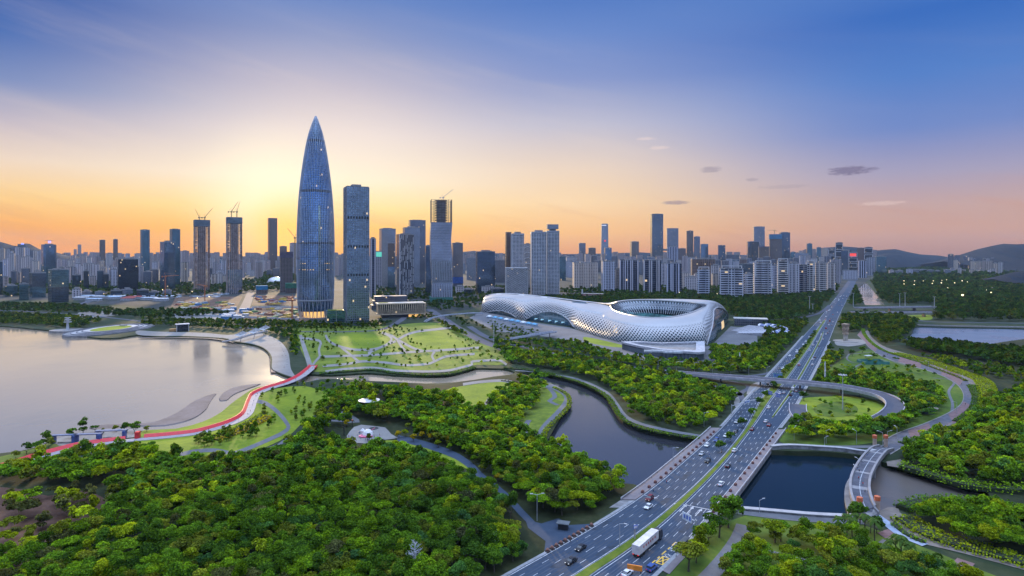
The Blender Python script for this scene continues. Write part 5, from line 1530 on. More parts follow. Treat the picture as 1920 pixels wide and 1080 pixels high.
R(1861.5, 1871, 494, 518, 'cream', 'cross', 0, 'apartment_tower', 'tower', 'cream tower east of the four equal ones')
R(1871.5, 1881, 492, 519, 'cream', 'cross', 0, 'apartment_tower', 'tower', 'last cream tower of the east shore beside the slope')
GEO = {}
for row in T_:
    t, g = tower(row)
    GEO[row[9]] = (t, g)

# --- four white gridded towers behind the stadium, with real frames
def gridded(x0, x1, yt, yb, th, label, bay=4.6, ratio=.8, extra=True):
    x, y, r, a, b, h = placed(x0, x1, yt, yb, th, ratio)
    t = thing('office_tower', label, 'tower', (x, y, 0))
    MB().prism(rot_pts(plan('box', a, b), x, y, r), 0, h - .3).build('glazing', STY['dkglass'], t)
    frame_grid(t, (x, y, r, a, b, h), 6, bay, 4.1, 1.3, 1.2, 1.0, WHITEF)
    MB().box((x, y, h + .2), (a + 2.2, b + 2.2, 5.5), r).build('roof_band', mat('roof_band', (.30, .31, .35), .6), t)
    MB().box((x, y, h + 5.75), (a * .55, b * .5, 5), r).build('roof_plant', PLANTM, t)
    MB().box((x, y, 0), (a + 8, b + 8, 5.8), r).build('podium', STY['dkglass'], t)
    return t, (x, y, r, a, b, h)


tA, gA = gridded(958, 982, 441, 554, 10, 'white gridded tower with a dark slab edge standing over the lattice block')
tB, gB = gridded(995, 1024, 438, 556, 6, 'white gridded tower, lower half of the joined pair')
tC, gC = gridded(1023, 1048, 436, 555, 10, 'white gridded tower with a pale crown, taller half of the joined pair')
x, y, r, a, b, h = placed(1023, 1048, 428, 560, 8, .6)
x, y, r, a, b, _ = gC
MB().box((x, y, gC[5] + 11), (a * .95, b * .8, 14), r).build('crown', STY['silver'], tC)
x, y, r, a, b, h = placed(947, 959, 435, 552, 10, 1.2)
MB().prism(rot_pts(plan('box', a, b), x, y, r), 0, h).build('dark_slab', STY['bronze'], tA)
# lattice block
x, y, r, a, b, h = placed(948, 989, 503, 557, 4, .7)
t = thing('lattice_block', 'lower block wrapped in a white diagonal lattice below the white gridded tower', 'building', (x, y, 0))
MB().prism(rot_pts(plan('box', a, b), x, y, r), 0, h).build('glazing', STY['black'], t)
mb = MB(); A, B = a / 2, b / 2
for p, q_ in (((-A, -B), (A, -B)), ((A, -B), (A, B)), ((-A, B), (-A, -B))):
    L = math.dist(p, q_); u = ((q_[0] - p[0]) / L, (q_[1] - p[1]) / L); nn = (u[1] * .8, -u[0] * .8); n = max(4, round(L / 4.2)); rows_ = max(4, round(h / 6.0)); hz = h / rows_
    for i in range(n):
        for j in range(rows_):
            for s in (0, 1):
                e0 = (i + (s if j % 2 == 0 else 1 - s)) / n; e1 = (i + ((1 - s) if j % 2 == 0 else s)) / n
                w0 = rot_pts([(p[0] + u[0] * L * e0 + nn[0], p[1] + u[1] * L * e0 + nn[1])], x, y, r)[0]; w1 = rot_pts([(p[0] + u[0] * L * e1 + nn[0], p[1] + u[1] * L * e1 + nn[1])], x, y, r)[0]
                mb.tube([(*w0, j * hz), (*w1, (j + 1) * hz)], .55, 4, cap=False)
mb.build('lattice', WHITEF, t)
MB().box((x, y, h + .1), (a + 2.5, b + 2.5, 1.5), r).build('parapet', WHITEF, t)
# arcs of the tower between the gridded towers
t, (x, y, r, a, b, h) = GEO['grey tower with white arcs between the two white gridded towers']
mb = MB()
for k in range(5):
    z = h - 14 - k * 19
    arc = [rot_pts([(a * .5 * math.cos(s) * .9, -b / 2 - .8)], x, y, r)[0] + (z + 5 * math.sin(s),) for s in np.linspace(0, PI, 9)]
    mb.tube(arc, .8, 5)
mb.build('arc', WHITEF, t)

# --- the great pointed tower
cx, base_y = 592, 598
tx, ty, _ = P(cx, base_y); ty += 33.5; tx = (cx - 960) / F * ty
t = thing('pointed_tower', 'tallest tower, bullet-shaped glass with many vertical steel fins and a pointed tip', 'tower', (tx, ty, 0))
sc = ty / F
prof_px = [(598, 27.5), (588, 29.5), (575, 31.2), (560, 32.2), (530, 33), (490, 33.6), (455, 33.6), (425, 33.0), (395, 31.6), (370, 30.0), (345, 27.6), (320, 24.6), (300, 21.8), (280, 18.6), (262, 15.2), (248, 11.8), (236, 8.0), (226, 4.4), (220, 2.2), (216, .35)]
prof = [(rp * sc * 1.0, H + (YH - yy) * sc) for yy, rp in prof_px]
prof[0] = (prof[0][0], 0.0)
zs = np.array([p[1] for p in prof]); rs = np.array([p[0] for p in prof])
rad = lambda z: float(np.interp(z, zs, rs))
HT = zs[-1]
gl = facade('pointed_tower_glass', (.10, .14, .20), (.22, .38, .62), 2.2, 4.5, .05, .16, .85, .09, .003, .35, .55, vcell=1)
fine = [(rad(z) - .9, z) for z in np.linspace(13, HT * .985, 80)]
MB().lathe(fine, 56, tx, ty).build('glass_skin', gl, t, True)
MB().lathe([(rad(0) * .80, 0), (rad(8) * .80, 13.2)], 28, tx, ty).build('lobby_glazing', mat('lobby_glow', (.5, .3, .12), .3, emit=(1, .58, .18, 1.1)), t)
FIN = mat('steel_fin', (.46, .48, .54), .5, .5, noise=(.05, .06))
NF = 56
fins = MB(); zt0, zt1, zb = HT * .80, HT * .995, 34.0
for k in range(NF):
    a0 = 2 * PI * k / NF; pair = 2 * PI * ((k // 2) * 2 + .5) / NF; sgn = 1 if k % 2 == 0 else -1
    pts = []
    for z in list(np.linspace(0, zb, 6)) + list(np.linspace(zb, zt0, 34))[1:] + list(np.linspace(zt0, zt1, 14))[1:]:
        a = a0
        if z < zb:
            a = a0 - sgn * (1 - z / zb) * 2 * PI / NF * 1.0
        elif z > zt0:
            f = min(1, (z - zt0) / (zt1 - zt0) * 2.2); a = a0 + (pair - a0) * f * .9
        rr = rad(z) + .25
        pts.append((tx + rr * math.cos(a), ty + rr * math.sin(a), z))
    fins.tube(pts, .62, 4, .30, cap=False)
fins.build('fin_cladding', FIN, t)
bands = MB()
for z in (HT * .615, HT * .865, HT * .36):
    bands.lathe([(rad(z) - .3, z), (rad(z + 4) - .3, z + 4)], 56, tx, ty, cap=False)
bands.build('plant_band', mat('louvre_dark', (.05, .06, .08), .5, .3), t)
bands = MB(); bands.lathe([(rad(33) + .5, 33.2), (rad(35) + .6, 35), (rad(36) - .6, 35.6)], 56, tx, ty, cap=False)
bands.build('base_ring', FIN, t)
MB().lathe([(rad(0) + 8, .2), (rad(0) + 8, .9), (rad(0) + 1, .95)], 40, tx, ty).build('plinth', G_conc, t)
lit = MB()
for z in (HT * .235, HT * .265):
    for k in range(40):
        if random.random() < .55:
            a = 2 * PI * k / 40; rr = rad(z) - .7
            q4 = [(tx + rr * math.cos(a + o), ty + rr * math.sin(a + o), z + dz) for o, dz in ((0, 0), (.05, 0), (.05, 1.3), (0, 1.3))]
            lit.face(q4)
lit.build('lit_window', mat('lit_window', (.5, .3, .1), .4, emit=(1, .62, .2, 1.3)), t)

# --- dark grey slab tower beside it
x, y, r, a, b, h = placed(644, 692, 350, 610, 12, .8)
t = thing('office_tower', 'tall dark grey slab tower beside the great pointed tower', 'tower', (x, y, 0))
MB().prism(rot_pts(plan('box', a, b), x, y, r), 0, h).build('glazing', facade('slab_tower_glass', (.14, .15, .18), (.24, .34, .44), 3.0, 4.0, .10, .16, .75, .12, .01, .4, .5), t)
frame_grid(t, (x, y, r, a, b, h), 8, 3.1, 4.0, .34, .30, .45, mat('slab_tower_mullion', (.33, .35, .41), .45, .4))
mb = MB()
for zf in (.355, .56, .77):
    z = h * zf
    A, B = a / 2 + .5, b / 2 + .5
    for side in (0, 1):
        n = 8
        for i in range(n):
            if side == 0: c = (-A + a * (i + .5) / n + .5, -B); w_ = (a / n * .52, .4, 4.2); rr = r
            else: c = (A, -B + b * (i + .5) / n + .5); w_ = (b / n * .52, .4, 4.2); rr = r + PI / 2
            w = rot_pts([c], x, y, r)[0]; mb.box((*w, z), w_, rr)
mb.build('louvre_panel', mat('louvre_black', (.012, .014, .018), .6), t)
MB().box((x, y, h + .1), (a * .98, b * .98, 1.2), r).build('roof', ROOFM, t)
w = rot_pts([(0, b * .1)], x, y, r)[0]
MB().box((*w, h + 1.35), (a * .4, b * .5, 4.2), r).build('roof_plant', PLANTM, t)
# glass entrance box at its foot
x, y, r, a, b, h = placed(610, 648, 583, 611, 6, .8)
t = thing('glass_pavilion', 'small dark glass entrance box with a planted roof between the two tallest towers', 'building', (x, y, 0))
MB().prism(rot_pts(plan('box', a * .9, b * .9), x, y, r), 0, 5).build('base', STY['black'], t)
MB().prism(rot_pts(plan('box', a, b), x, y, r), 5.05, h).build('glazing', STY['teal'], t)
MB().box((x, y, h + .1), (a * .8, b * .8, .6), r).build('roof_garden', G_hedge, t)
frame_grid(t, (x, y, r, a, b, h), 5.1, a / 2, h - 6.5, .9, .9, .5, PLANTM)

# --- stepped tower with window slots: white vertical blades
t, (x, y, r, a, b, h) = GEO['white-edged tower with scattered window slots']
mb = MB(); q = random.Random(9)
for i in range(10):
    z = 8
    while z < h - 8:
        L = q.uniform(8, 26)
        if q.random() < .62:
            w = rot_pts([(-a / 2 + a * (i + .5) / 10, -b / 2 - .5)], x, y, r)[0]; mb.box((*w, z), (1.3, .9, min(L, h - z - 1)), r)
        z += L + 3
w = rot_pts([(-a / 2 + .5, -b / 2 - .6)], x, y, r)[0]; mb.box((*w, 4), (1.8, 1.4, h - 2), r)
mb.build('blade', WHITEF, t)

# --- twisting tower under construction
x, y, r, a, b, h = placed(806, 848, 417, 566, 4, .9)
t = thing('twisting_tower', 'unfinished tower with folded silver lower storeys and a bare steel frame on top', 'tower', (x, y, 0))
mb = MB(); N = 7; prev = None
lev = [0, h * .24, h * .52, h * .78, h]
for i in range(len(lev) - 1):
    s0 = (1.0, .93, 1.0, .96, 1.0)
    off = (0, .05, 0, -.04, 0)
    for f in range(4):
        pass
    p0 = plan('box', a * s0[i], b * s0[i]); p1 = plan('box', a * s0[i + 1], b * s0[i + 1])
    lo = rot_pts([(p[0] + a * off[i], p[1]) for p in p0], x, y, r); hi = rot_pts([(p[0] + a * off[i + 1], p[1]) for p in p1], x, y, r)
    mb.loft([(*p, lev[i] + (.05 if i else 0)) for p in lo], [(*p, lev[i + 1]) for p in hi])
mb.build('facade', facade('folded_silver_glass', (.34, .36, .42), (.38, .43, .54), 2.4, 4.2, .22, .10, .8, .22, .004, .35, .35), t)
mb = MB()
for i in range(12):
    c0 = -a / 2 + a * (i + .5) / 12
    for l0, l1 in ((4, lev[1] - 4), (lev[1] + 6, lev[2] - 3)):
        w0 = rot_pts([(c0 * .96, -b / 2 - .3)], x, y, r)[0]; w1 = rot_pts([(c0 * .96 + 1.5, -b / 2 - .2)], x, y, r)[0]
        mb.tube([(*w0, l0), (*w1, l1)], .55, 4)
mb.build('rib', FIN, t)
zt = H + (YH - 375) * depth(566) / F
mb = MB(); z = h
nf = 9
for k in range(nf + 1):
    zz = h + (zt - h) * k / nf
    mb.prism(rot_pts(plan('box', a * .97, b * .97), x, y, r), zz, zz + .8) if k in (0,) else None
    for sx_, sy_, lx, ly in ((0, -1, 1, 0), (0, 1, 1, 0), (-1, 0, 0, 1), (1, 0, 0, 1)):
        w = rot_pts([(sx_ * a * .48, sy_ * b * .48)], x, y, r)[0]
        mb.box((*w, zz), (a * .97 if lx else 1.0, b * .97 if ly else 1.0, .9), r)
    mb.box((x, y, zz), (a * .55, b * .55, .7), r)
for i in range(7):
    for sx_, sy_ in [(-.48 + .96 * i / 6, -.48), (-.48 + .96 * i / 6, .48)] + [(-.48, -.48 + .96 * i / 6), (.48, -.48 + .96 * i / 6)]:
        w = rot_pts([(sx_ * a, sy_ * b)], x, y, r)[0]; mb.box((*w, h), (1.0, 1.0, zt - h + 2), r)
mb.build('steel_frame', mat('bare_frame', (.16, .13, .12), .8, noise=(.2, .2)), t)
MB().box((x, y, h + .9), (a * .42, b * .42, zt - h - 3), r).build('core', mat('core_concrete', (.26, .24, .24), .9, noise=(.1, .15)), t)
MB().box((x, y, .0), (a * 1.06, b * 1.06, 12), r).build('hoarding', mat('green_netting', (.04, .16, .13), .9), t)
crane_base = (x, y, zt, a)

# --- two concrete frame towers going up
UCM = facade('concrete_frame_wall', (.20, .155, .14), (.035, .028, .026), 4.6, 4.3, .30, .36, 0, .9, .006, .9, .6)
NET = mat('blue_grey_netting', (.12, .155, .19), .9, noise=(.1, .12))
for (x0, x1, yt, yb, low, lb) in ((363, 393.5, 412, 549, None, 'bare concrete frame tower with grey netting on top, first of the two unfinished twins'), (424, 454, 407, 551, 505, 'bare concrete tower with blue glass on its lower storeys, second of the unfinished twins')):
    x, y, r, a, b, h = placed(x0, x1, yt, yb, 6, .85)
    t = thing('unfinished_tower', lb, 'tower', (x, y, 0))
    CON = mat('frame_concrete', (.42, .34, .32), .9, noise=(.1, .2)); cut = H + (YH - (low or 541)) * depth(yb) / F
    MB().box((x, y, 0), (a * .5, b * .5, h - 4), r).build('core', mat('core_concrete', (.26, .24, .24)), t)
    MB().prism(rot_pts(plan('box', a * .985, b * .985), x, y, r), 0, cut).build('glazing', STY['blue' if low else 'grey'], t)
    mb = MB(); z = 4.0; hn = H + (YH - yt - 12) * depth(yb) / F
    while z < hn:
        mb.box((x, y, z), (a, b, .95 if z > cut else .5), r); z += 4.3
    for i in range(8):
        for u in (-.5, .5):
            gap = i in (2, 5)
            w = rot_pts([((-.5 + i / 7) * a * .99, u * b * .99)], x, y, r)[0]; mb.box((*w, 0), (1.2, 1.2, hn), r)
            w = rot_pts([(u * a * .99, (-.5 + i / 7) * b * .99)], x, y, r)[0]; mb.box((*w, 0), (1.2, 1.2, hn), r)
    mb.build('concrete_frame', CON, t)
    inf = MB(); q = random.Random(int(x0))
    for i in range(7):
        if i in (1, 5) : continue
        z = max(cut, 4.0)
        while z < hn - 5:
            if q.random() < .8:
                w = rot_pts([((-.5 + (i + .5) / 7) * a, -b * .44)], x, y, r)[0]; inf.box((*w, z + .9), (a / 7 * .96, .5, 3.3), r)
            z += 4.3
    inf.build('infill_wall', mat('infill_block', (.27, .20, .19), .9, noise=(.3, .25)), t)
    MB().box((x, y, hn), (a * 1.04, b * 1.04, h - hn), r).build('climbing_screen', NET, t)
    if low is None: U1 = (x, y, r, a, b, h)
    else: U2 = (x, y, r, a, b, h)
# other frames going up
for (x0, x1, yt, yb, ny, lb, nm) in ((525, 549, 472, 548, 483, 'half-built concrete block wrapped in purple-grey netting beside the pointed tower', 'purple_netting'), (1442, 1466, 439, 509, 448, 'tower under construction with blue netting and a crane above the white flats', 'bright_blue_netting'), (1422, 1442, 462, 509, 464, 'lower concrete frame joined to the tower under construction', 'purple_netting')):
    x, y, r, a, b, h = placed(x0, x1, yt, yb, 4, .85)
    t = thing('unfinished_tower', lb, 'tower', (x, y, 0)); hn = H + (YH - ny) * depth(yb) / F
    MB().prism(rot_pts(plan('box', a, b), x, y, r), 0, hn).build('concrete_frame', UCM, t)
    MB().box((x, y, hn + .05), (a * 1.05, b * 1.05, h - hn), r).build('climbing_screen', mat(nm, (.09, .075, .11) if nm[0] == 'p' else (.03, .14, .26), .9, noise=(.1, .12)), t)
    if x0 == 1442: U3 = (x, y, r, a, b, h)
    if x0 == 525: U4 = (x, y, r, a, b, h)
for (x0, x1, yt, yb, c, lb) in ((535, 556, 531, 550, (.03, .13, .08), 'low site block under green netting at the foot of the pointed tower'), (480, 502, 536, 551, (.02, .16, .30), 'low site block under bright blue hoardings')):
    x, y, r, a, b, h = placed(x0, x1, yt, yb, 4, .85)
    t = thing('site_block', lb, 'building', (x, y, 0))
    MB().prism(rot_pts(plan('box', a, b), x, y, r), 0, h * .5).build('concrete_frame', UCM, t)
    MB().box((x, y, h * .5 + .05), (a * 1.04, b * 1.04, h * .5), r).build('netting', mat('netting_' + lb[21:26].strip(), c, .9, noise=(.1, .15)), t)

CRANEM = mat('crane_steel', (.30, .24, .12), .6, .2, noise=(.3, .1))


def crane(loc, mast, jib, el, az, label, luff=True, sz=1.0, m=None):
    t = thing('tower_crane', label, 'crane', loc)
    x, y, z = loc; w = .9 * sz; m = m or CRANEM
    mm = MB()
    for dx, dy in ((-w, -w), (w, -w), (w, w), (-w, w)): mm.tube([(x + dx, y + dy, z), (x + dx, y + dy, z + mast)], .28 * sz, 4)
    k = 0; zz = z
    while zz < z + mast - 2 * w:
        mm.tube([(x - w, y - w, zz), (x + w, y - w, zz + 2 * w)], .16 * sz, 4); mm.tube([(x + w, y + w, zz), (x + w, y - w, zz + 2 * w)], .16 * sz, 4); zz += 2 * w
    mm.build('mast', m, t)
    ca, sa = math.cos(az), math.sin(az); T0 = z + mast
    MB().box((x, y, T0), (4 * sz, 3 * sz, 3 * sz), az).box((x + ca * 2 * sz, y + sa * 2 * sz, T0 + .8), (2 * sz, 1.6 * sz, 2.4 * sz), az).build('cab', m, t)
    e = (x + ca * jib * math.cos(el), y + sa * jib * math.cos(el), T0 + 3 * sz + jib * math.sin(el)); jm = MB()
    for o in (-.7, .7):
        jm.tube([(x - sa * o * sz, y + ca * o * sz, T0 + 2 * sz), e], .26 * sz, 4)
    jm.tube([(x, y, T0 + 4 * sz), (e[0], e[1], e[2] + .4)], .24 * sz, 4)
    n = int(jib / (3 * sz))
    for i in range(n):
        f, g = i / n, (i + .5) / n; L_ = lambda s, zo, o: (x + (e[0] - x) * s - sa * o * sz * (1 - s), y + (e[1] - y) * s + ca * o * sz * (1 - s), T0 + zo * sz * (1 - s) + (e[2] - T0) * s)
        jm.tube([L_(f, 2, .7), L_(g, 4, 0), L_(f + 1 / n, 2, .7)], .12 * sz, 3, cap=False)
    jm.build('jib', m, t)
    cb = MB().tube([(x, y, T0 + 2 * sz), (x - ca * 9 * sz, y - sa * 9 * sz, T0 + 2 * sz)], .5 * sz, 4).box((x - ca * 8 * sz, y - sa * 8 * sz, T0 - .5), (3 * sz, 2 * sz, 3.4 * sz), az)
    cb.build('counterweight', m, t)
    ap = (x - ca * 2 * sz, y - sa * 2 * sz, T0 + 11 * sz)
    MB().tube([(x, y, T0 + 3 * sz), ap], .3 * sz, 4).tube([ap, (x + (e[0] - x) * .75, y + (e[1] - y) * .75, T0 + 3 + (e[2] - T0) * .75)], .10 * sz, 3).tube([ap, (x - ca * 8 * sz, y - sa * 8 * sz, T0 + 2.5 * sz)], .10 * sz, 3).build('tie', m, t)
    return t


x, y, r, a, b, h = U1
crane((x - a * .18, y, h), 6, 30, math.radians(62), PI, 'luffing crane with its jib up on the first unfinished twin', sz=1.2)
crane((x + a * .22, y, h), 6, 40, math.radians(48), 0, 'luffing crane with its jib leaning out on the first unfinished twin', sz=1.2)
x, y, r, a, b, h = U2
crane((x - a * .2, y, h), 16, 38, math.radians(55), 0, 'luffing crane with the higher jib on the second unfinished twin', sz=1.2)
crane((x + a * .2, y, h), 16, 34, math.radians(72), 0, 'luffing crane with the steeper jib on the second unfinished twin', sz=1.2)
x, y, zt, a = crane_base
crane((x + a * .1, y, zt), 7, 34, math.radians(38), .1, 'white luffing crane on the bare frame of the twisting tower', sz=1.0, m=mat('white_steel', (.55, .5, .48), .5))
x, y, r, a, b, h = U3
crane((x - a * .1, y, h), 26, 60, 0.02, PI, 'hammerhead crane above the tower with blue netting', sz=1.6)
x, y, r, a, b, h = U4
crane((x + a * .45, y + b, 0), h + 45, 40, math.radians(50), PI, 'tall crane standing behind the purple-netted block', sz=1.4)
for px, mh, az, lb in (((310, 562), 62, 0, 'orange site crane beside the low glass blocks'), ((384, 566), 40, 2.6, 'orange site crane on the red earth of the building site'), ((548, 600), 36, 2.0, 'short orange crane at the foot of the pointed tower')):
    crane(tuple(P(*px)), mh, 38, .04, az, lb, sz=1.1, m=mat('orange_steel', (.42, .14, .05), .6))

# --- lit signs, screens and emblems
def sign(t, geo, w, hgt, zc, m, name='sign', off=.8, du=0.0):
    x, y, r, a, b, h = geo
    c = rot_pts([(du * a, -b / 2 - off)], x, y, r)[0]
    return MB().box((*c, zc - hgt / 2), (w, .6, hgt), r).build(name, m, t)


t, g = GEO['blue glass tower with a lit violet sign on its roof']
sign(t, (*g[:5], g[5]), g[3] * .22, 9, g[5] + 12, mat('violet_light', (.2, .2, .6), .4, emit=(.45, .35, 1, 1.6)), off=-g[4] * .3)
MB().box((g[0], g[1], g[5] + 17), (g[3] * .5, g[4] * .5, 1.2), g[2]).build('helipad', PLANTM, t)
t, g = GEO['small dark tower with a lit sign against the hill']
sign(t, g, g[3] * .4, 12, g[5] + 4, mat('blue_light', (.2, .25, .7), .4, emit=(.35, .4, 1, 1.2)), du=.15)
t, g = GEO['pale block with a lit green screen on top']
sign(t, g, g[3] * .95, g[3] * .75, g[5] + 6, mat('screen_green', (.1, .4, .3), .4, emit=(.12, .62, .45, .8)), 'screen', off=.4)
MB().box((g[0], g[1], g[5] + .1), (g[3] * .9, g[4] * .9, g[3] * .78), g[2]).build('screen_housing', PLANTM, t)
t, g = GEO['black block with a red lit sign']
sign(t, g, g[3] * .8, 22, g[5] - 22, mat('red_light', (.5, .03, .03), .4, emit=(1, .08, .06, .9)))
t, g = GEO['tapering silver tower with a red emblem']
x, y, r, a, b, h = g
w = rot_pts([(a * .02, -b / 2 * .9 - 1.5)], x, y, r)[0]
mb = MB()
ring = [(w[0] + 9 * math.cos(s) * math.cos(r), w[1] + 9 * math.cos(s) * math.sin(r), h * .62 + 9 * math.sin(s)) for s in np.linspace(0, 2 * PI, 16)[:-1]]
mb.face(ring); mb.build('emblem', mat('red_emblem', (.6, .02, .02), .4, emit=(1, .06, .05, .8)), t)
w2 = rot_pts([(-a * .1, -b / 2 * .84 - 1.0)], x, y, r)[0]
MB().box((*w2, h - 16), (a * .55, .8, 7), r).build('sign', mat('white_light', (.6, .6, .65), .4, emit=(.9, .9, 1, .7)), t)
# blue netting on the dull grey tower, sky bridge, framed crowns
t, g = GEO['dull grey tower wrapped in blue netting at its base']
MB().box((g[0], g[1], 14), (g[3] * 1.05, g[4] * 1.05, 24), g[2]).build('netting', mat('netting_deep_blue', (.02, .07, .26), .9, noise=(.1, .15)), t)
t, g = GEO['tallest dark glass tower behind the striped flats']
g2 = GEO['square grey tower next to the tallest dark glass tower'][1]
zz = H + (YH - 468) * depth(500) / F
MB().tube([(g[0] + g[3] * .3, g[1], zz), (g2[0] - g2[3] * .2, g2[1], zz)], 11, 4).build('sky_bridge', STY['teal'], t)
for key in ('white banded block with a portal frame on top', 'tall white block of flats with a dark upper corner', 'white block of flats with framed top bays', 'white banded block of flats in front of the broad brown block', 'twin-fronted dark block of flats with white bands'):
    t, (x, y, r, a, b, h) = GEO[key]
    mb = MB()
    for u in (-.42, .42):
        w = rot_pts([(u * a, -b * .46)], x, y, r)[0]; mb.box((*w, h * .62), (2.2, 2.2, h * .38 + 7), r)
    w = rot_pts([(0, -b * .46)], x, y, r)[0]; mb.box((*w, h + 7.05), (a * .84 + 2.2, 2.2, 2.2), r)
    mb.build('portal_frame', WHITEF, t)
for key in ('black tower framed in white before the hills', 'tall black stepped tower framed in white before the hills', 'black and white tower with frames at the canal mouth', 'black block with a red lit sign'):
    t, (x, y, r, a, b, h) = GEO[key]
    mb = MB()
    for k in range(3):
        z0 = h * (.3 + k * .24)
        for u in (-.5, .5):
            w = rot_pts([(u * a, -b * .52)], x, y, r)[0]; mb.box((*w, z0), (3, 3, h * .17), r)
        for zz in (z0, z0 + h * .17):
            w = rot_pts([(0, -b * .52)], x, y, r)[0]; mb.box((*w, zz + .05), (a + 3, 2.6, 3), r)
    mb.build('frame', WHITEF, t)

# --- gold pavilion
x, y, r, a, b, h = placed(704, 798, 569, 596, 8, .38)
t = thing('pavilion', 'long low gold pavilion with branching fins and a lit ground floor', 'building', (x, y, 0))
GOLD = mat('gold_panel', (.66, .52, .36), .6, 0, noise=(.2, .1))
MB().box((x, y, 0), (a * .8, b * .7, 6), r).build('ground_floor', mat('ground_floor_dark', (.06, .05, .05), .5), t)
w = rot_pts([(a * .28, -b * .36)], x, y, r)[0]
MB().box((*w, .4), (a * .26, .5, 4.6), r).build('lit_shopfront', mat('shop_glow', (.6, .35, .12), .4, emit=(1, .55, .16, 1.0)), t)
MB().box((x, y, 6.05), (a, b, 1.6), r).build('floor_slab', GOLD, t)
MB().box((x, y, 7.7), (a * .97, b * .95, h - 9.5), r).build('glazing', STY['black'], t)
mb = MB(); q = random.Random(2)
for side, L, off in ((0, a, b / 2), (1, b, a / 2)):
    n = int(L / 2.0)
    for i in range(n + 1):
        u = -L / 2 + L * i / n
        for dz0, dz1, du in ((7.7, 11.5, 0), (11.5, h - 1.8, .8 * (-1 if i % 2 else 1))):
            c0, c1 = ((u, -off), (u + du, -off)) if side == 0 else ((off, u), (off, u + du))
            w0 = rot_pts([c0], x, y, r)[0]; w1 = rot_pts([c1], x, y, r)[0]
            mb.tube([(*w0, dz0), (*w1, dz1)], .42, 4, cap=False)
mb.build('fin', GOLD, t)
MB().box((x, y, h - 1.75), (a + .6, b + .6, 1.7), r).build('roof_band', GOLD, t)
MB().box((x, y, h), (a * .96, b * .9, .25), r).build('roof', mat('pale_roof', (.36, .35, .33), .8), t)
w = rot_pts([(-a * .36, 0)], x, y, r)[0]
MB().box((*w, h + .3), (a * .2, b * .55, .3), r).build('roof_lawn', G_lawn2, t)
x, y, r, a, b, h = placed(694, 770, 556, 580, 6, .5)
t = thing('podium_block', 'low grey terraced block behind the gold pavilion', 'building', (x, y, 0))
for k in range(3):
    MB().box((x, y, k * h / 3 + .03 * k), (a * (1 - .08 * k), b * (1 - .1 * k), h / 3), r).build('storey', STY['grey'], t)

# --- filler blocks of flats, hazy with distance
def fillers(x0, x1, n, yt, yb, w, stys, label, group, name='apartment_tower', kinds=('notch', 'box', 'cross')):
    q = random.Random(int(x0 * 7 + yb[0]))
    for k in range(n):
        c = x0 + (x1 - x0) * (k + q.uniform(.2, .8)) / n; ww = q.uniform(*w)
        row = (c - ww / 2, c + ww / 2, q.uniform(*yt), q.uniform(*yb), q.choice(stys), q.choice(kinds), q.uniform(-14, 14), name, 'tower', label, {'group': group, 'ratio': q.uniform(.7, 1)})
        tower(row)


fillers(0, 78, 9, (462, 484), (514, 519), (8, 13), ('pale', 'pale', 'cream', 'silver'), 'pale close-set tower of flats under the dark west hill', 'flats under the west hill')
fillers(4, 74, 8, (474, 492), (522, 526), (9, 12), ('pale', 'cream', 'pale'), 'shorter pale tower of flats in front of the west hill flats', 'lower flats under the west hill')
fillers(108, 262, 17, (474, 490), (511, 517), (9, 14), ('pink', 'pale', 'pink', 'cream'), 'hazy pinkish tower of flats in the western quarter behind the street', 'hazy flats of the western quarter')
fillers(128, 222, 9, (492, 504), (524, 530), (9, 16), ('cream', 'pale', 'pale'), 'cream block of flats at the street behind the white site roofs', 'cream flats of the western quarter')
fillers(283, 300, 2, (478, 492), (515, 522), (8, 11), ('pale', 'pink'), 'pale tower of flats between the teal tower and the blue slab', 'flats between teal tower and blue slab')
fillers(394, 424, 4, (484, 496), (512, 520), (8, 12), ('pink', 'pale'), 'hazy tower of flats between the unfinished twins', 'flats between the unfinished twins')
fillers(394, 424, 3, (512, 518), (533, 537), (10, 13), ('cream',), 'low cream block of flats between the unfinished twins', 'low flats between the unfinished twins')
fillers(455, 503, 6, (478, 494), (511, 518), (8, 13), ('pink', 'pale', 'pink'), 'hazy tower of flats between the second twin and the brown slab', 'flats beside the brown slab')
fillers(520, 560, 3, (484, 494), (510, 514), (8, 13), ('pink', 'pale'), 'hazy tower of flats in the sunset glow', 'flats in the sunset glow')
fillers(625, 645, 3, (472, 486), (512, 518), (7, 10), ('pink', 'pale'), 'hazy tower seen in the gap between the two tallest towers', 'flats in the gap between the tallest towers')
fillers(692, 760, 4, (488, 506), (528, 536), (10, 15), ('silver', 'blue', 'pale'), 'mid-rise block among the towers behind the gold pavilion', 'mid-rise blocks behind the gold pavilion')
fillers(860, 960, 7, (486, 496), (511, 516), (11, 18), ('pink', 'silver', 'pale'), 'hazy mid-rise behind the dark square tower', 'hazy mid-rises behind the dark square tower')
fillers(1050, 1160, 10, (476, 490), (510, 515), (10, 16), ('grey', 'pink', 'pale', 'navy'), 'hazy tower in the quarter behind the cream flats', 'hazy towers behind the cream flats')
fillers(1160, 1300, 12, (480, 492), (511, 518), (10, 15), ('pale', 'grey', 'pink', 'silver'), 'hazy block in the quarter behind the striped flats', 'hazy blocks behind the striped flats')
fillers(1310, 1420, 10, (480, 494), (511, 520), (10, 16), ('pale', 'navy', 'brown', 'pale'), 'hazy block in the quarter behind the twin-fronted flats', 'hazy blocks behind the twin-fronted flats')
fillers(1422, 1560, 11, (478, 490), (512, 522), (10, 15), ('pale', 'grey', 'navy'), 'grey block behind the white row of flats', 'grey blocks behind the white row')
fillers(1275, 1345, 5, (512, 522), (536, 543), (9, 13), ('pale', 'cream'), 'low block of flats at the foot of the broad brown block', 'low flats by the broad brown block')
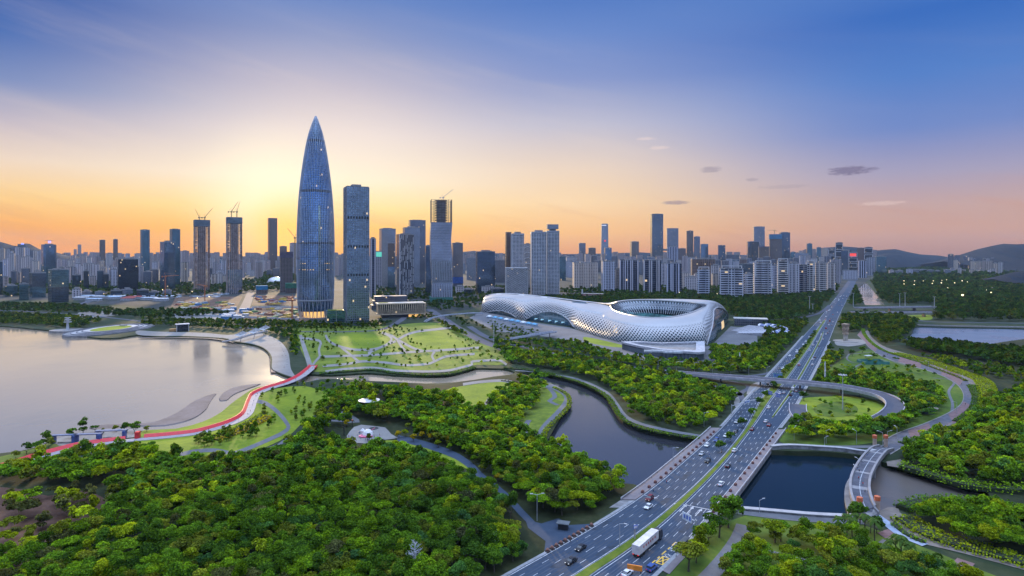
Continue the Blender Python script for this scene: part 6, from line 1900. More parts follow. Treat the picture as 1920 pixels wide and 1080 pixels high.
fillers(1695, 1770, 5, (478, 482), (494, 497), (7, 10), ('navy', 'grey'), 'tiny dark tower across the woods below the far hills', 'tiny towers below the far hills')
fillers(1815, 1865, 6, (482, 488), (508, 511), (6, 9), ('pale', 'navy'), 'small tower at the back of the east shore flats', 'small towers of the east shore')
fillers(1782, 1880, 9, (502, 507), (514, 519), (7, 11), ('cream', 'pale'), 'low cream block at the foot of the east shore flats', 'low blocks of the east shore', 'apartment_block')
fillers(1640, 1780, 10, (504, 509), (513, 519), (9, 18), ('pale', 'silver'), 'low white house block among the woods beyond the canal', 'low blocks beyond the canal', 'apartment_block', ('box',))
fillers(-150, 0, 9, (480, 500), (512, 550), (12, 18), ('pale', 'dkglass', 'pink'), 'block beyond the west edge of the view', 'blocks beyond the west edge')
fillers(130, 330, 8, (542, 550), (556, 560), (14, 24), ('dkglass', 'silver', 'pale'), 'low office block by the western street', 'low offices by the western street', 'office_block', ('box',))
fillers(815, 950, 5, (536, 545), (549, 556), (14, 24), ('silver', 'dkglass', 'pale'), 'low building beside the twisting tower', 'low buildings beside the twisting tower', 'office_block', ('box',))
fillers(-60, 330, 26, (500, 520), (528, 545), (9, 18), ('pale', 'cream', 'grey', 'pink', 'dkglass'), 'mid-rise block in the dense western quarter', 'mid-rise blocks of the western quarter', 'apartment_block')
fillers(340, 560, 14, (492, 508), (516, 526), (9, 16), ('pale', 'cream', 'pink', 'grey'), 'mid-rise block between the building sites and the far city', 'mid-rises behind the building sites', 'apartment_block')
# the city beyond
mb = MB(); q = random.Random(21)
for k in range(620):
    px = q.uniform(-200, 1700); yb = q.uniform(496, 506); d = depth(yb); ww = q.uniform(5, 11) / F * d
    if 1640 < px: continue
    X = (px - 960) / F * d; hh = H + (YH - q.uniform(472, 488) + (6 if px > 1500 else 0)) / F * d
    mb.box((X, d, 0), (ww, ww * .7, hh), q.uniform(-.4, .4))
tag(mb.build('city_buildings', STY['pink']), 'endless hazy blocks of the city along the horizon', 'city', None, 'stuff')

# --- hills
def hills(name, px, m, d0, dd=900):
    """ridge with real depth: the outline stands at distance d0, both slopes run down to the ground"""
    xs = np.arange(px[0][0], px[-1][0] + 1, 8.0)
    y_ = np.interp(xs, [p[0] for p in px], [p[1] for p in px])
    mb = MB(); prof = ((-1.0, 0.0), (-.72, .28), (-.45, .55), (-.2, .84), (0, 1.0), (.4, .55), (1.0, 0.0))
    q = np.random.default_rng(3); G = []
    for x_, yy in zip(xs, y_):
        h_ = H + (YH - yy) / F * d0; row = []
        for o, f in prof:
            D = d0 + o * dd + q.uniform(-40, 40) * (0 < f < 1)
            row.append(((x_ - 960) / F * (d0 + o * dd * .5), D, max(0, h_) * f * (1 + q.uniform(-.10, .10) * (0 < f < 1)) - (2 if f == 0 else 0)))
        G.append(row)
    for i in range(len(G) - 1):
        for j in range(len(prof) - 1):
            mb.face([G[i][j], G[i + 1][j], G[i + 1][j + 1], G[i][j + 1]])
    return tag(mb.build(name, m, None, True), kind='structure')


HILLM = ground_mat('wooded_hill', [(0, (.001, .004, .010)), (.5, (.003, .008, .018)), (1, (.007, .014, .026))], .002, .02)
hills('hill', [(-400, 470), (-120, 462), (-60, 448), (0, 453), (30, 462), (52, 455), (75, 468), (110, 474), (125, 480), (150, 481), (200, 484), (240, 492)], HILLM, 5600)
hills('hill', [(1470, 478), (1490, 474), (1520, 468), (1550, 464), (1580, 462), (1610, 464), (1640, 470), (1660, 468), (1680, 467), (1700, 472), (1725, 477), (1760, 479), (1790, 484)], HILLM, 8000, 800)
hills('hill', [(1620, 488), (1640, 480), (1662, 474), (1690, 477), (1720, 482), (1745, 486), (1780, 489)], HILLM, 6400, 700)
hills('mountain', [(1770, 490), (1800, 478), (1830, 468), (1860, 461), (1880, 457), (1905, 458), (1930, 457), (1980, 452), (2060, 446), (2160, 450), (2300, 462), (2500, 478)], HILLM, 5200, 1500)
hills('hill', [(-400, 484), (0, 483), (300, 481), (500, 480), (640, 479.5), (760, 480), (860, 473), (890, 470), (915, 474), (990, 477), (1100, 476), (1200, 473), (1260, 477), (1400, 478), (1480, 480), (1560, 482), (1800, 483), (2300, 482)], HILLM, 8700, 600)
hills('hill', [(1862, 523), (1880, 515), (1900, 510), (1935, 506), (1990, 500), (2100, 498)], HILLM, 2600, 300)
# ================================================================ STADIUM
st_base = [(903, 584), (922, 588), (945, 592), (965, 596), (985, 601), (1005, 604), (1028, 607), (1048, 610), (1067, 613), (1085, 619), (1105, 626), (1128, 633), (1150, 639), (1175, 644), (1200, 647), (1225, 648.5), (1250, 649), (1280, 648.5), (1305, 648), (1325, 647), (1342, 638), (1352, 625), (1362, 612), (1366, 605), (1362, 600), (1345, 598), (1315, 598), (1280, 599), (1240, 600), (1205, 600), (1175, 599), (1150, 597), (1125, 594), (1090, 588), (1045, 583), (1000, 579), (960, 576.5), (930, 576), (912, 578)]
st_top = [(912, 556, 28), (926, 552, 34), (946, 551.5, 36), (966, 552.5, 36), (990, 554, 35), (1012, 556.5, 34), (1034, 559, 33), (1056, 562.5, 32), (1078, 565.5, 31), (1098, 567.5, 30), (1122, 569.5, 29), (1143, 574, 28), (1148, 580.5, 28), (1162, 587, 28.5), (1180, 591.5, 29), (1202, 595, 29.5), (1228, 596.8, 30), (1256, 595.5, 31), (1282, 591, 33), (1304, 584, 36), (1316, 578, 39), (1322, 573.5, 42), (1322, 571.5, 44), (1318, 570.5, 45), (1308, 569.5, 46), (1290, 567.5, 46), (1268, 565.8, 46), (1246, 564.3, 46), (1222, 563.2, 45), (1198, 563, 44), (1176, 564, 42), (1158, 567, 38), (1143, 570.5, 32), (1112, 567.5, 29.5), (1068, 562.5, 31), (1022, 557, 33.5), (978, 552.5, 36), (944, 551, 36), (920, 552.5, 33)]
NB = len(st_base)
Bw = [P(*p) for p in st_base]; Tw = [P(*p) for p in st_top]
MULT = 8
Bs = np.array(smooth(Bw, 1e9, True)) if False else None


def cr_closed(pts, mult):
    out = []; n = len(pts)
    for i in range(n):
        a, b, c, d = (np.array(pts[(i + k) % n], float) for k in (-1, 0, 1, 2))
        for k in range(mult):
            t = k / mult
            out.append(.5 * ((2 * b) + (c - a) * t + (2 * a - 5 * b + 4 * c - d) * t * t + (3 * b - a - 3 * c + d) * t ** 3))
    return out


B6 = cr_closed(Bw, MULT); T6 = cr_closed(Tw, MULT); NS = len(B6)
# arches: how far the lower edge of the shell lifts off the ground
lift = np.zeros(NS)
def arch(i0, i1, hgt):
    for i in range(int(i0 * MULT), int(i1 * MULT) + 1):
        f = (i - i0 * MULT) / ((i1 - i0) * MULT)
        lift[i % NS] = max(lift[i % NS], hgt * math.sin(PI * f) ** .8)
arch(4.0, 8.6, 19); arch(.6, 3.2, 8); arch(19.0, 23.7, 37)


def shell_pt(i, v, inset=0.0):
    b, t = B6[i % NS], T6[i % NS]
    out = np.array([b[0] - t[0], b[1] - t[1], 0]); L = np.linalg.norm(out); out /= max(L, 1e-6)
    bulge = min(9, L * .16)
    c1 = b + out * bulge + (0, 0, t[2] * .62); c2 = t + out * L * .42 + (0, 0, 3.5 + L * .02)
    u = 1 - v
    p = b * u ** 3 + 3 * c1 * u * u * v + 3 * c2 * u * v * v + t * v ** 3
    return p - out * inset - np.array([0, 0, inset * .3])


def v_start(i):
    """parameter at which the shell clears the arch opening"""
    l = lift[i % NS]
    if l <= 0: return 0.0
    for v in np.linspace(0, .9, 46):
        if shell_pt(i, v)[2] >= l: return v
    return .9


VS = [v_start(i) for i in range(NS)]
stad_loc = P(1150, 620)
stad = thing('stadium', 'long white cocoon-shaped stadium shell with diamond lattice and an oval opening', 'stadium', stad_loc)
SHELL = mat('white_shell', (.36, .355, .365), .42, .05, noise=(.02, .05))
RV = 22
lat = MB(); roof = MB()
SP = lambda i, j: (lambda v0: shell_pt(i, v0 + (1 - v0) * j / RV))(VS[i % NS])
def solid_from(i):
    f = (i % NS) / MULT
    if f < 11: return .52
    if f < 22: return .50
    if f < 33: return .9
    return .7
for i in range(0, NS, 2):
    for j in range(-1, RV, 1):
        # diamond cell with its corners on the (i, j) lattice, offset every other row
        o = 0 if j % 2 == 0 else 1
        I0, I1, I2 = i - 1 + o, i + o, i + 1 + o
        if j + 2 > RV and j + 1 > RV: continue
        jl = max(j, 0); jt = min(j + 2, RV)
        A, B_, C_, D_ = SP(I1, jl), SP(I2, j + 1), SP(I1, jt), SP(I0, j + 1)
        ctr = (A + B_ + C_ + D_) / 4
        f = (j + 1) / RV; s0 = solid_from(I1)
        k = np.clip((s0 - f) / (s0 * .62), 0, 1) ** .55 * .80
        if 33 * MULT > I1 % NS > 23.5 * MULT: k *= .6
        if k < .12:
            roof.face([A, B_, C_, D_]); continue
        Q = [ctr + (q_ - ctr) * k for q_ in (A, B_, C_, D_)]
        O = [A, B_, C_, D_]
        for m in range(4):
            n_ = (m + 1) % 4
            lat.face([O[m], O[n_], Q[n_], Q[m]])
shell = lat.build('lattice_shell', SHELL, stad)
md = shell.modifiers.new('thickness', 'SOLIDIFY'); md.thickness = .7; md.offset = -1
ro = roof.build('roof_shell', SHELL, stad, True)
md = ro.modifiers.new('thickness', 'SOLIDIFY'); md.thickness = .7; md.offset = -1
# arch trims
for (i0, i1) in ((4.0, 8.6), (.6, 3.2), (19.0, 23.7)):
    pts = [SP(i, 0) for i in range(int(i0 * MULT), int(i1 * MULT) + 1)]
    MB().tube(pts, 1.0, 6).build('arch_trim', SHELL, stad)
rim = [T6[i] + np.array([0, 0, .6]) for i in range(int(11 * MULT), int(32 * MULT) + 1)]
MB().tube(rim + [rim[0]], 1.3, 6).build('rim', SHELL, stad)
# glass drum behind the lattice
gm = MB(); NI = 10
IG = lambda i, j: shell_pt(i, .02 + .62 * j / NI, 6.0)
for i in range(NS):
    for j in range(NI):
        q4 = [IG(i, j), IG(i + 1, j), IG(i + 1, j + 1), IG(i, j + 1)]
        gm.face(q4, [(i * 3.0, j * 4.0), (i * 3.0 + 3, j * 4.0), (i * 3.0 + 3, j * 4.0 + 4), (i * 3.0, j * 4.0 + 4)])
gm.build('inner_glazing', facade('stadium_glass', (.04, .07, .09), (.03, .085, .11), 9, 12, .08, .12, .3, .2, .02, .5, .6), stad)
# the bowl: steel roof trusses leaning in from the rim, then stands, then pitch
i0, i1 = int(11 * MULT), int(32 * MULT); ring = [T6[i] for i in range(i0, i1 + 1)]
cen = np.mean(np.array(ring), axis=0)
def inner(p, s, z): return np.array([cen[0] + (p[0] - cen[0]) * s, cen[1] + (p[1] - cen[1]) * s, z])
tr = MB(); n = len(ring)
for k in range(0, n - 1, 2):
    for a_, b_ in ((k, k + 2), (k + 2, k)):
        a0, b0 = ring[a_ % n], ring[b_ % n]
        m1 = inner(b0, .80, b0[2] - 13)
        tr.tube([a0, m1], .55, 4, cap=False)
    tr.tube([ring[k], inner(ring[k], .8, ring[k][2] - 13), inner(ring[k], .72, ring[k][2] - 20)], .6, 4)
tr.tube([inner(p, .8, p[2] - 13) for p in ring] + [inner(ring[0], .8, ring[0][2] - 13)], .6, 5)
tr.tube([inner(p, .9, p[2] - 6.5) for p in ring] + [inner(ring[0], .9, ring[0][2] - 6.5)], .5, 5)
tr.build('roof_truss', mat('truss_steel', (.42, .45, .50), .5, .3, noise=(.05, .06)), stad)
gl = MB()
for k in range(n):
    a_, b_ = ring[k], ring[(k + 1) % n]
    gl.face([inner(a_, .99, a_[2] - 1.2), inner(b_, .99, b_[2] - 1.2), inner(b_, .78, b_[2] - 15), inner(a_, .78, a_[2] - 15)])
gl.build('roof_glazing', mat('roof_glazing_dark', (.05, .085, .11), .2, .5, noise=(.1, .2)), stad)
sb = MB(); steps = 12
for s_ in range(steps):
    f0, f1 = .79 - .42 * s_ / steps, .79 - .42 * (s_ + 1) / steps; z0, z1 = 24 - 20 * s_ / steps, 24 - 20 * (s_ + 1) / steps
    for k in range(n):
        a_, b_ = ring[k], ring[(k + 1) % n]
        sb.face([inner(a_, f0, z0), inner(b_, f0, z0), inner(b_, f1, z0), inner(a_, f1, z0)]); sb.face([inner(a_, f1, z0), inner(b_, f1, z0), inner(b_, f1, z1), inner(a_, f1, z1)])
sb.build('stand', mat('seat_green', (.10, .24, .24), .6, noise=(.12, .3)), stad)
MB().poly([inner(p, .37, 3.5) for p in ring], 3.6).build('pitch', G_lawn2, stad)
sc_ = inner(ring[int(n * .72)], .80, 30); 
# small oculus in the hall roof
oc = P(1094, 569.5, 31.5)
oc = shell_pt(int(8.6 * MULT), .86)
MB().lathe([(13, oc[2] + .2), (12, oc[2] + 1.2), (10.5, oc[2] - 1)], 24, oc[0], oc[1], 1.5, .6, -.75).build('oculus', mat('oculus_frame', (.10, .14, .18), .4), stad)
for k in range(3):
    q_ = shell_pt(int((1.6 + k * 1.9) * MULT), .93); MB().lathe([(5, q_[2] - .5), (4.2, q_[2] + .6), (0.2, q_[2] + .8)], 12, q_[0], q_[1], 1.8, .7, -.75).build('skylight', mat('skylight_white', (.8, .78, .74), .3), stad)
# lit doors under the arch
for k in range(5):
    i = int((5.0 + .6 * k) * MULT); p = shell_pt(i, 0, 7.5)
    MB().box((p[0], p[1], .3), (7, .6, 6), -.75).build('entrance_glow', mat('entrance_light', (.3, .5, .6), .4, emit=(.45, .8, 1, .5)), stad)
# triangular podium terrace beside the stadium
pod_px = [(1166, 653), (1240, 655), (1318, 650), (1322, 668), (1320, 675), (1240, 671), (1190, 664)]
pod = thing('terrace_building', 'wedge-shaped white terrace building with an open roof court at the foot of the stadium', 'building', P(1250, 670))
W6 = [P(*p) for p in [(1164, 655), (1195, 654), (1240, 657), (1321, 654), (1322, 675), (1310, 677), (1240, 671), (1195, 663)]]
MB().prism([(cen_[0], cen_[1]) for cen_ in [np.mean(W6, axis=0) + (p - np.mean(W6, axis=0)) * .97 for p in W6]][::1], 0, 7.0).build('glazing', facade('terrace_glass', (.2, .22, .26), (.10, .15, .20), 1.6, 7, .25, .04, .5, .2, 0, .5, .4), pod)
c_ = np.mean(W6, axis=0); n = len(W6); mb = MB(); 
for k in range(n):
    a_, b_ = W6[k], W6[(k + 1) % n]; ai, bi = c_ + (a_ - c_) * .78, c_ + (b_ - c_) * .78
    z = 10.0
    mb.face([(a_[0], a_[1], z), (b_[0], b_[1], z), (bi[0], bi[1], z), (ai[0], ai[1], z)]); mb.face([(a_[0], a_[1], z - 2.4), (b_[0], b_[1], z - 2.4), (b_[0], b_[1], z), (a_[0], a_[1], z)])
    mb.face([(ai[0], ai[1], z), (bi[0], bi[1], z), (bi[0], bi[1], z - 2.4), (ai[0], ai[1], z - 2.4)])
mb.build('roof_frame', mat('podium_white', (.38, .38, .41), .5), pod)
MB().poly([(q_[0], q_[1]) for q_ in [c_ + (p - c_) * .97 for p in W6]], 7.2).build('court_floor', G_conc, pod)
for px in ((1215, 660, 9), (1232, 660, 14), (1262, 662, 22), (1290, 660, 8)):
    p = P(px[0], px[1], 7.3); MB().box(tuple(p), (px[2], 4, 2.2), -.2).build('court_kiosk', mat('kiosk_white', (.5, .52, .55), .6), pod)
# amphitheatre and arched solar roofs east of the stadium
amp = thing('amphitheatre', 'fan of pale stone steps below the great arch of the stadium', 'steps', P(1372, 630))
A0 = P(1352, 622)
for k in range(10):
    r0, r1 = 26 + k * 5.0, 31 + k * 5.0; arc0, arc1 = -.95, .62
    q4 = [(A0[0] + r1 * math.cos(s), A0[1] + r1 * math.sin(s)) for s in np.linspace(arc0, arc1, 14)] + [(A0[0] + r0 * math.cos(s), A0[1] + r0 * math.sin(s)) for s in np.linspace(arc1, arc0, 14)]
    MB().poly(q4, .6 + k * .55, .6 + k * .55).build('step', mat('amphi_step', (.32, .32, .36), .8, noise=(.3, .1)), amp)
for k, (rr, lb) in enumerate(((84, 'inner of two curved striped canopies beside the stone steps'), (97, 'outer of two curved striped canopies beside the stone steps'))):
    t = thing('curved_canopy', lb, 'canopy', (A0[0] + rr, A0[1], 0))
    pts = [(A0[0] + rr * math.cos(s), A0[1] + rr * math.sin(s)) for s in np.linspace(-.9, .45, 26)]
    for i in range(0, 25):
        s0, s1 = np.linspace(-.9, .45, 26)[i:i + 2]; mb = MB()
        for j in range(4):
            u0, u1 = j / 4, (j + 1) / 4; z_ = lambda u: 6 + 3.2 * math.sin(PI * u); r_ = lambda u: rr - 4.5 + 9 * u
            mb.face([(A0[0] + r_(u0) * math.cos(s0), A0[1] + r_(u0) * math.sin(s0), z_(u0)), (A0[0] + r_(u1) * math.cos(s0), A0[1] + r_(u1) * math.sin(s0), z_(u1)), (A0[0] + r_(u1) * math.cos(s1), A0[1] + r_(u1) * math.sin(s1), z_(u1)), (A0[0] + r_(u0) * math.cos(s1), A0[1] + r_(u0) * math.sin(s1), z_(u0))])
        mb.build('panel', mat('canopy_blue', (.14, .18, .36), .3, .2) if i % 3 else mat('canopy_white', (.6, .6, .64), .5), t)
    for i in range(0, 26, 5):
        p = pts[i]; MB().tube([(p[0], p[1], 0), (p[0], p[1], 8)], .4, 6).build('post', WHITEF, t)
# low flat hall east of the stadium
x, y, r, a, b, h = placed(1374, 1440, 599, 612, 4, .5)
t = thing('flat_hall', 'low pale flat-roofed hall among trees east of the stadium', 'building', (x, y, 0))
MB().box((x, y, 0), (a * .96, b * .96, h), r).build('wall', STY['grey'], t); MB().box((x, y, h + .05), (a, b, .9), r).build('roof', mat('pale_roof', (.36, .35, .33)), t)
x, y, r, a, b, h = placed(1090, 1131, 551, 560, 0, .2)
t = thing('ticket_hall', 'long low reddish building on the stadium street behind the shell', 'building', (x, y, 0))
MB().box((x, y, 0), (a, b, h), r).build('wall', mat('reddish_wall', (.34, .18, .18), .7), t); MB().box((x - a * .46, y, h), (4, 4, 12), r).build('mast', WHITEF, t)
MB().box((x, y, h + .05), (a * 1.02, b * 1.1, .8), r).build('roof', mat('pale_roof', (.36, .35, .33)), t)

# elevated footbridges near the stadium
for nm, pts, w, lb in (('footbridge', ((797, 603.5, 1), (812, 596, 5), (838, 591, 7), (866, 588.5, 7), (890, 587, 6), (905, 588, 4)), 5.0, 'curved pale footbridge from the event lawn to the stadium forecourt'),
                       ('footbridge', ((936, 641, 1), (955, 636, 5), (985, 631, 7.5), (1020, 625, 8), (1040, 622, 7)), 7.0, 'broad silver footbridge rising to the stadium terrace')):
    pts = smooth([P(*p) for p in pts], 4.0); t = thing(nm, lb, 'footbridge', pts[len(pts) // 2] * np.array([1, 1, 0]))
    MB().ribbon(pts, -w / 2, w / 2, None, .9).build('deck', G_pave2, t)
    for s in (-1, 1):
        MB().ribbon([(p[0], p[1], p[2] + 1.4) for p in pts], s * w / 2 - .15, s * w / 2 + .15, None, 1.8).build('parapet', mat('bridge_parapet', (.42, .44, .52), .5), t)
    for p in pts[4:-3:6]:
        if p[2] > 3: MB().tube([(p[0], p[1], 0), (p[0], p[1], p[2] - 1)], .6, 8).build('pier', G_conc, t)
t = thing('light_mast', 'tall thin white mast beside the silver footbridge', 'mast', P(926, 648))
p = P(926, 648); MB().tube([tuple(p), (p[0], p[1], 34)], .5, 8, .3).build('pole', WHITEF, t); MB().box((p[0], p[1], 34), (3, 1, 1.2)).build('lamp_head', WHITEF, t)
# row of event tents on the forecourt
for k in range(9):
    p = P(918 + k * 10.5, 596.5 + k * 1.9)
    t = thing('event_tent', f"{'blue' if k % 3 else 'white'} event tent in the line along the stadium forecourt", 'tent', p, 'event tents on the stadium forecourt')
    MB().box(tuple(p), (9, 8, 3.4), -.7).build('wall', mat('tent_wall', (.30, .36, .44), .7), t)
    MB().box((p[0], p[1], 3.45), (10, 9, 2.6), -.7, taper=.08).build('roof', mat('tent_blue', (.10, .32, .50), .6) if k % 3 else mat('tent_white', (.6, .62, .64), .6), t)

# ================================================================ LAKE SIDE
# round terrace
tc_ = P(209, 618.5); t = thing('round_terrace', 'round stepped stone terrace with a lawn disc on the far lake shore', 'terrace', tc_)
px_m = depth(618.5) / F
STONE = mat('terrace_stone', (.40, .38, .38), .8, noise=(.1, .1))
for r_, z0, z1, nm in ((57, ZL - 1, .6, 'plinth'), (49, .6, 1.3, 'step'), (42, 1.3, 2.0, 'step'), (36, 2.0, 2.7, 'step')):
    MB().lathe([(r_ * px_m, z0), (r_ * px_m, z1), (.1, z1 + .02)], 48, tc_[0], tc_[1], 1, 1.75).build(nm, STONE if nm == 'step' else G_conc, t)
    MB().lathe([((r_ - .6) * px_m, z1), ((r_ - .6) * px_m, z1 + .9), ((r_ - 1.2) * px_m, z1 + .9), ((r_ - 1.2) * px_m, z1)], 48, tc_[0], tc_[1], 1, 1.75, cap=False).build('edge_wall', mat('terrace_wall_dark', (.14, .14, .17), .7), t)
MB().lathe([(26 * px_m, 2.75), (24 * px_m, 3.1), (.1, 3.2)], 40, tc_[0], tc_[1], 1, 1.75).build('lawn', G_lawn, t)
MB().box((tc_[0], tc_[1] + 30, 3.2), (9, 5, 1.6)).build('planter', STONE, t)
# white lookout mast on its round stage
p = P(127, 619.5); t = thing('lookout_mast', 'white branching lookout mast on a round stage at the lake edge', 'mast', p)
MB().lathe([(22, ZL - 1), (22, .9), (.1, .95)], 28, p[0], p[1], 1.2, .9).build('stage', G_conc, t)
MB().lathe([(2.2, .95), (1.5, 12), (1.9, 20), (2.4, 21)], 12, p[0], p[1]).build('mast', WHITEF, t)
for k in range(3):
    MB().box((p[0], p[1], 13 + 3.4 * k), (9 - k, 6 - k, 1.2)).build('platform', WHITEF, t)
# jetty and white sail bridge
jet = thing('boardwalk', 'long dark boardwalk along the far lake shore', 'boardwalk', P(340, 634))
MB().ribbon(smooth(PP([(262, 632), (300, 632.5), (350, 632.5), (400, 634.5), (440, 641)]), 8), -3, 3, -.4, .5).build('deck', mat('dark_timber', (.10, .085, .08), .8, noise=(.3, .2)), jet)
sb_ = thing('sail_bridge', 'white footbridge under tensile sails at the corner of the lake', 'footbridge', P(450, 634))
pts = smooth([P(418, 641, 1), P(440, 637, 4), P(462, 630, 6), P(486, 624, 6), P(500, 621, 4)], 4)
MB().ribbon(pts, -1.8, 1.8, None, .8).build('deck', G_conc, sb_)
for s in (-1, 1): MB().ribbon([(q_[0], q_[1], q_[2] + 1.5) for q_ in pts], s * 1.8 - .15, s * 1.8 + .15, None, 1.4).build('railing', WHITEF, sb_)
for k, f in enumerate((.25, .55, .85)):
    q_ = pts[int(len(pts) * f)]; mb = MB()
    MB().tube([(q_[0], q_[1], 0), (q_[0] + 3, q_[1], 17)], .5, 6, .2).build('mast', WHITEF, sb_)
    e = [(q_[0] + 3, q_[1], 15), (q_[0] - 7, q_[1] - 3, 10), (q_[0] + 1, q_[1] - 4, 7.5), (q_[0] + 9, q_[1] + 3, 12)]
    m_ = (q_[0] + 2, q_[1] - 1, 9.5)
    for i in range(4): mb.face([e[i], e[(i + 1) % 4], m_])
    sl = mb.build('sail', mat('sail_white', (.46, .46, .47), .6), sb_); md = sl.modifiers.new('thickness', 'SOLIDIFY'); md.thickness = .15
x, y, r, a, b, h = placed(328, 356, 609, 622, 6, .6)
t = thing('lake_kiosk', 'small white flat-roofed kiosk on the lakeside promenade', 'kiosk', (x, y, 0))
MB().box((x, y, 0), (a * .8, b * .8, h), r).build('wall', STY['black'], t); MB().box((x, y, h + .05), (a, b, 1.0), r).build('roof', WHITEF, t)
for u in (-.42, .42):
    w = rot_pts([(u * a, -b * .3)], x, y, r)[0]; MB().box((*w, 0), (.8, b * .3, h), r).build('wall_fin', WHITEF, t)
MB().box((x - a * .75, y, 0), (a * .5, b * .5, 4), r).build('stall', mat('stall_orange', (.55, .3, .12), .6), t)
w_ = [P(*p) for p in ((505, 664), (514, 663), (521, 697), (508, 697))]
t = thing('timber_stage', 'brown timber landing stage on the east side of the lake', 'landing stage', P(512, 685))
MB().poly(w_, -.5, .6).build('deck', mat('brown_timber', (.22, .15, .12), .8, noise=(.3, .2)), t)
for f in (.2, .5, .8):
    a_ = w_[0] + (w_[3] - w_[0]) * f; b_ = w_[1] + (w_[2] - w_[1]) * f
    MB().tube([(a_[0], a_[1], -.4), (b_[0], b_[1], -.4)], .25, 4).build('beam', mat('pale_timber', (.34, .25, .22), .8), t)
    MB().tube([(a_[0], a_[1], ZL - 1), (a_[0], a_[1], .6)], .3, 5).build('pile', mat('dark_timber', (.1, .085, .08)), t)

# red walkway with its leaning red wall
walk_px = [(-60, 893), (0, 877), (35, 867), (69, 856), (110, 845), (142, 837), (189, 830), (258, 822), (315, 817), (362, 811.5), (393, 804), (431, 791.5), (454, 777), (464, 754), (473, 740), (498, 729.5), (535, 720), (560, 710), (574, 699), (581, 689)]
WP = smooth(PP(walk_px), 3.0)
def lifted(pts):
    out = []
    for p in pts:
        d = np.linalg.norm(p[:2] - P(568, 704)[:2]); out.append(np.array([p[0], p[1], .4 + 3.0 * math.exp(-(d / 45) ** 2)]))
    return out
WL = lifted(WP)
walk = thing('red_walkway', 'winding pale walkway with a bright red wall along the lake lawn', 'walkway', WP[len(WP) // 2])
MB().ribbon(WL, 0.6, 7.4, None, .4).build('deck', mat('pinkish_paving', (.30, .27, .28), .8, noise=(.3, .08), world=True), walk)
RED = mat('red_panel', (.62, .022, .030), .5, noise=(.5, .06))
k0 = [i for i, p in enumerate(WP) if P(142, 837)[0] < p[0] + 1e9 and np.linalg.norm(p[:2] - P(100, 847)[:2]) < 8]
mb = MB()
nW = len(WL); tt = tangents(WL)
i258 = int(np.argmin([np.linalg.norm(p[:2] - P(258, 822)[:2]) for p in WP]))
for seg, (i0, i1) in enumerate(((0, i258 - 1), (i258 + 1, nW))):
    mb = MB(); sub = WL[i0:i1]; t2 = tt[i0:i1]
    for i in range(len(sub) - 1):
        q4 = []
        for p, t_ in ((sub[i], t2[i]), (sub[i + 1], t2[i + 1])):
            nx, ny = t_[1], -t_[0]
            q4.append([(p[0] + nx * o, p[1] + ny * o, p[2] + z) for o, z in ((1.5, .06), (-.3, 1.9), (-.8, 1.9), (-1.0, -.3))])
        a_, b_ = q4
        for j in range(3): mb.face([a_[j], b_[j], b_[j + 1], a_[j + 1]])
    mb.build('red_wall', RED, walk)
p = WL[i258]; MB().box((p[0], p[1], 0), (2.5, 3.5, 4.5), .2).build('gate_pillar', RED, walk)
i0 = int(nW * .93)
MB().ribbon([(p[0], p[1], p[2] + 1.2) for p in WL[i0:]], 7.2, 8.0, None, 1.5).build('red_parapet', RED, walk)
p0, p1 = WL[-1], WL[-1] + np.array([tt[-1][1] * 7.6, -tt[-1][0] * 7.6, 0])
MB().tube([(p0[0], p0[1], 1.2), (p1[0], p1[1], 1.2)], 1.0, 6).build('red_parapet', RED, walk)
for px in ((552, 713), (566, 706)):
    p = P(*px); MB().box((p[0], p[1] , ZL - 1), (4, 3, 4.5), .5).build('pier', G_conc, walk)
# three blue frames on the lakeside plaza
FB = mat('blue_frame', (.05, .09, .26), .5)
for (px, w_, lb) in (((120, 831), 13, 'blue portal frame partly behind leaves, westernmost of three on the lakeside plaza'), ((165, 829), 15, 'blue portal frame in the middle of the lakeside plaza'), ((209, 822), 17, 'blue portal frame beside the red gate pillar on the lakeside plaza')):
    p = P(*px); t = thing('portal_frame', lb, 'shade frame', p)
    for s in (-1, 1): MB().box((p[0] + s * w_ / 2, p[1], 0), (1.6, 3.0, 5.0), .12).build('side_wall', FB, t)
    MB().box((p[0], p[1], 5.05), (w_ + 2, 3.0, .5), .12).build('roof', mat('frame_roof', (.10, .13, .22), .6), t)
    MB().box((p[0], p[1] + .5, .2), (w_ * .6, .8, .5), .12).build('bench', G_conc, t)
# playground
pg = thing('play_sculpture', 'white and pink domed play sculpture on the pale playground', 'play equipment', P(690, 818))
p = P(690, 818)
MB().lathe([(3.4, 0), (3.6, 1.5), (2.9, 3.2), (1.5, 4.4), (.1, 4.8)], 20, p[0], p[1]).build('dome', mat('play_white', (.7, .66, .66), .5), pg)
MB().lathe([(4.6, .3), (4.6, .9), (3.6, 1.3)], 20, p[0] - 1.2, p[1] - 1.6, 1, .7).build('skirt', mat('play_pink', (.62, .12, .22), .5), pg)
MB().box((p[0] + .8, p[1] - 3.1, 1.8), (1.2, .5, 1.2)).build('porthole', FB, pg)
MB().tube([(p[0] + 2, p[1], 4), (p[0] + 4.5, p[1] + .5, 5.5)], .25, 6).build('arm', mat('play_pink', (.62, .12, .22)), pg)
p = P(680, 814); pg2 = thing('play_tower', 'small white play tower beside the pink dome', 'play equipment', p)
MB().lathe([(1.5, 0), (1.6, 2.4), (.2, 4.0)], 12, p[0], p[1]).build('tower', mat('play_white', (.7, .66, .66)), pg2); MB().box((p[0] - 1.8, p[1], 1), (1.6, 1.0, 1.0)).build('slide', FB, pg2)
p = P(691, 826); pg3 = thing('play_hoop', 'dark climbing frame in front of the pink dome', 'play equipment', p)
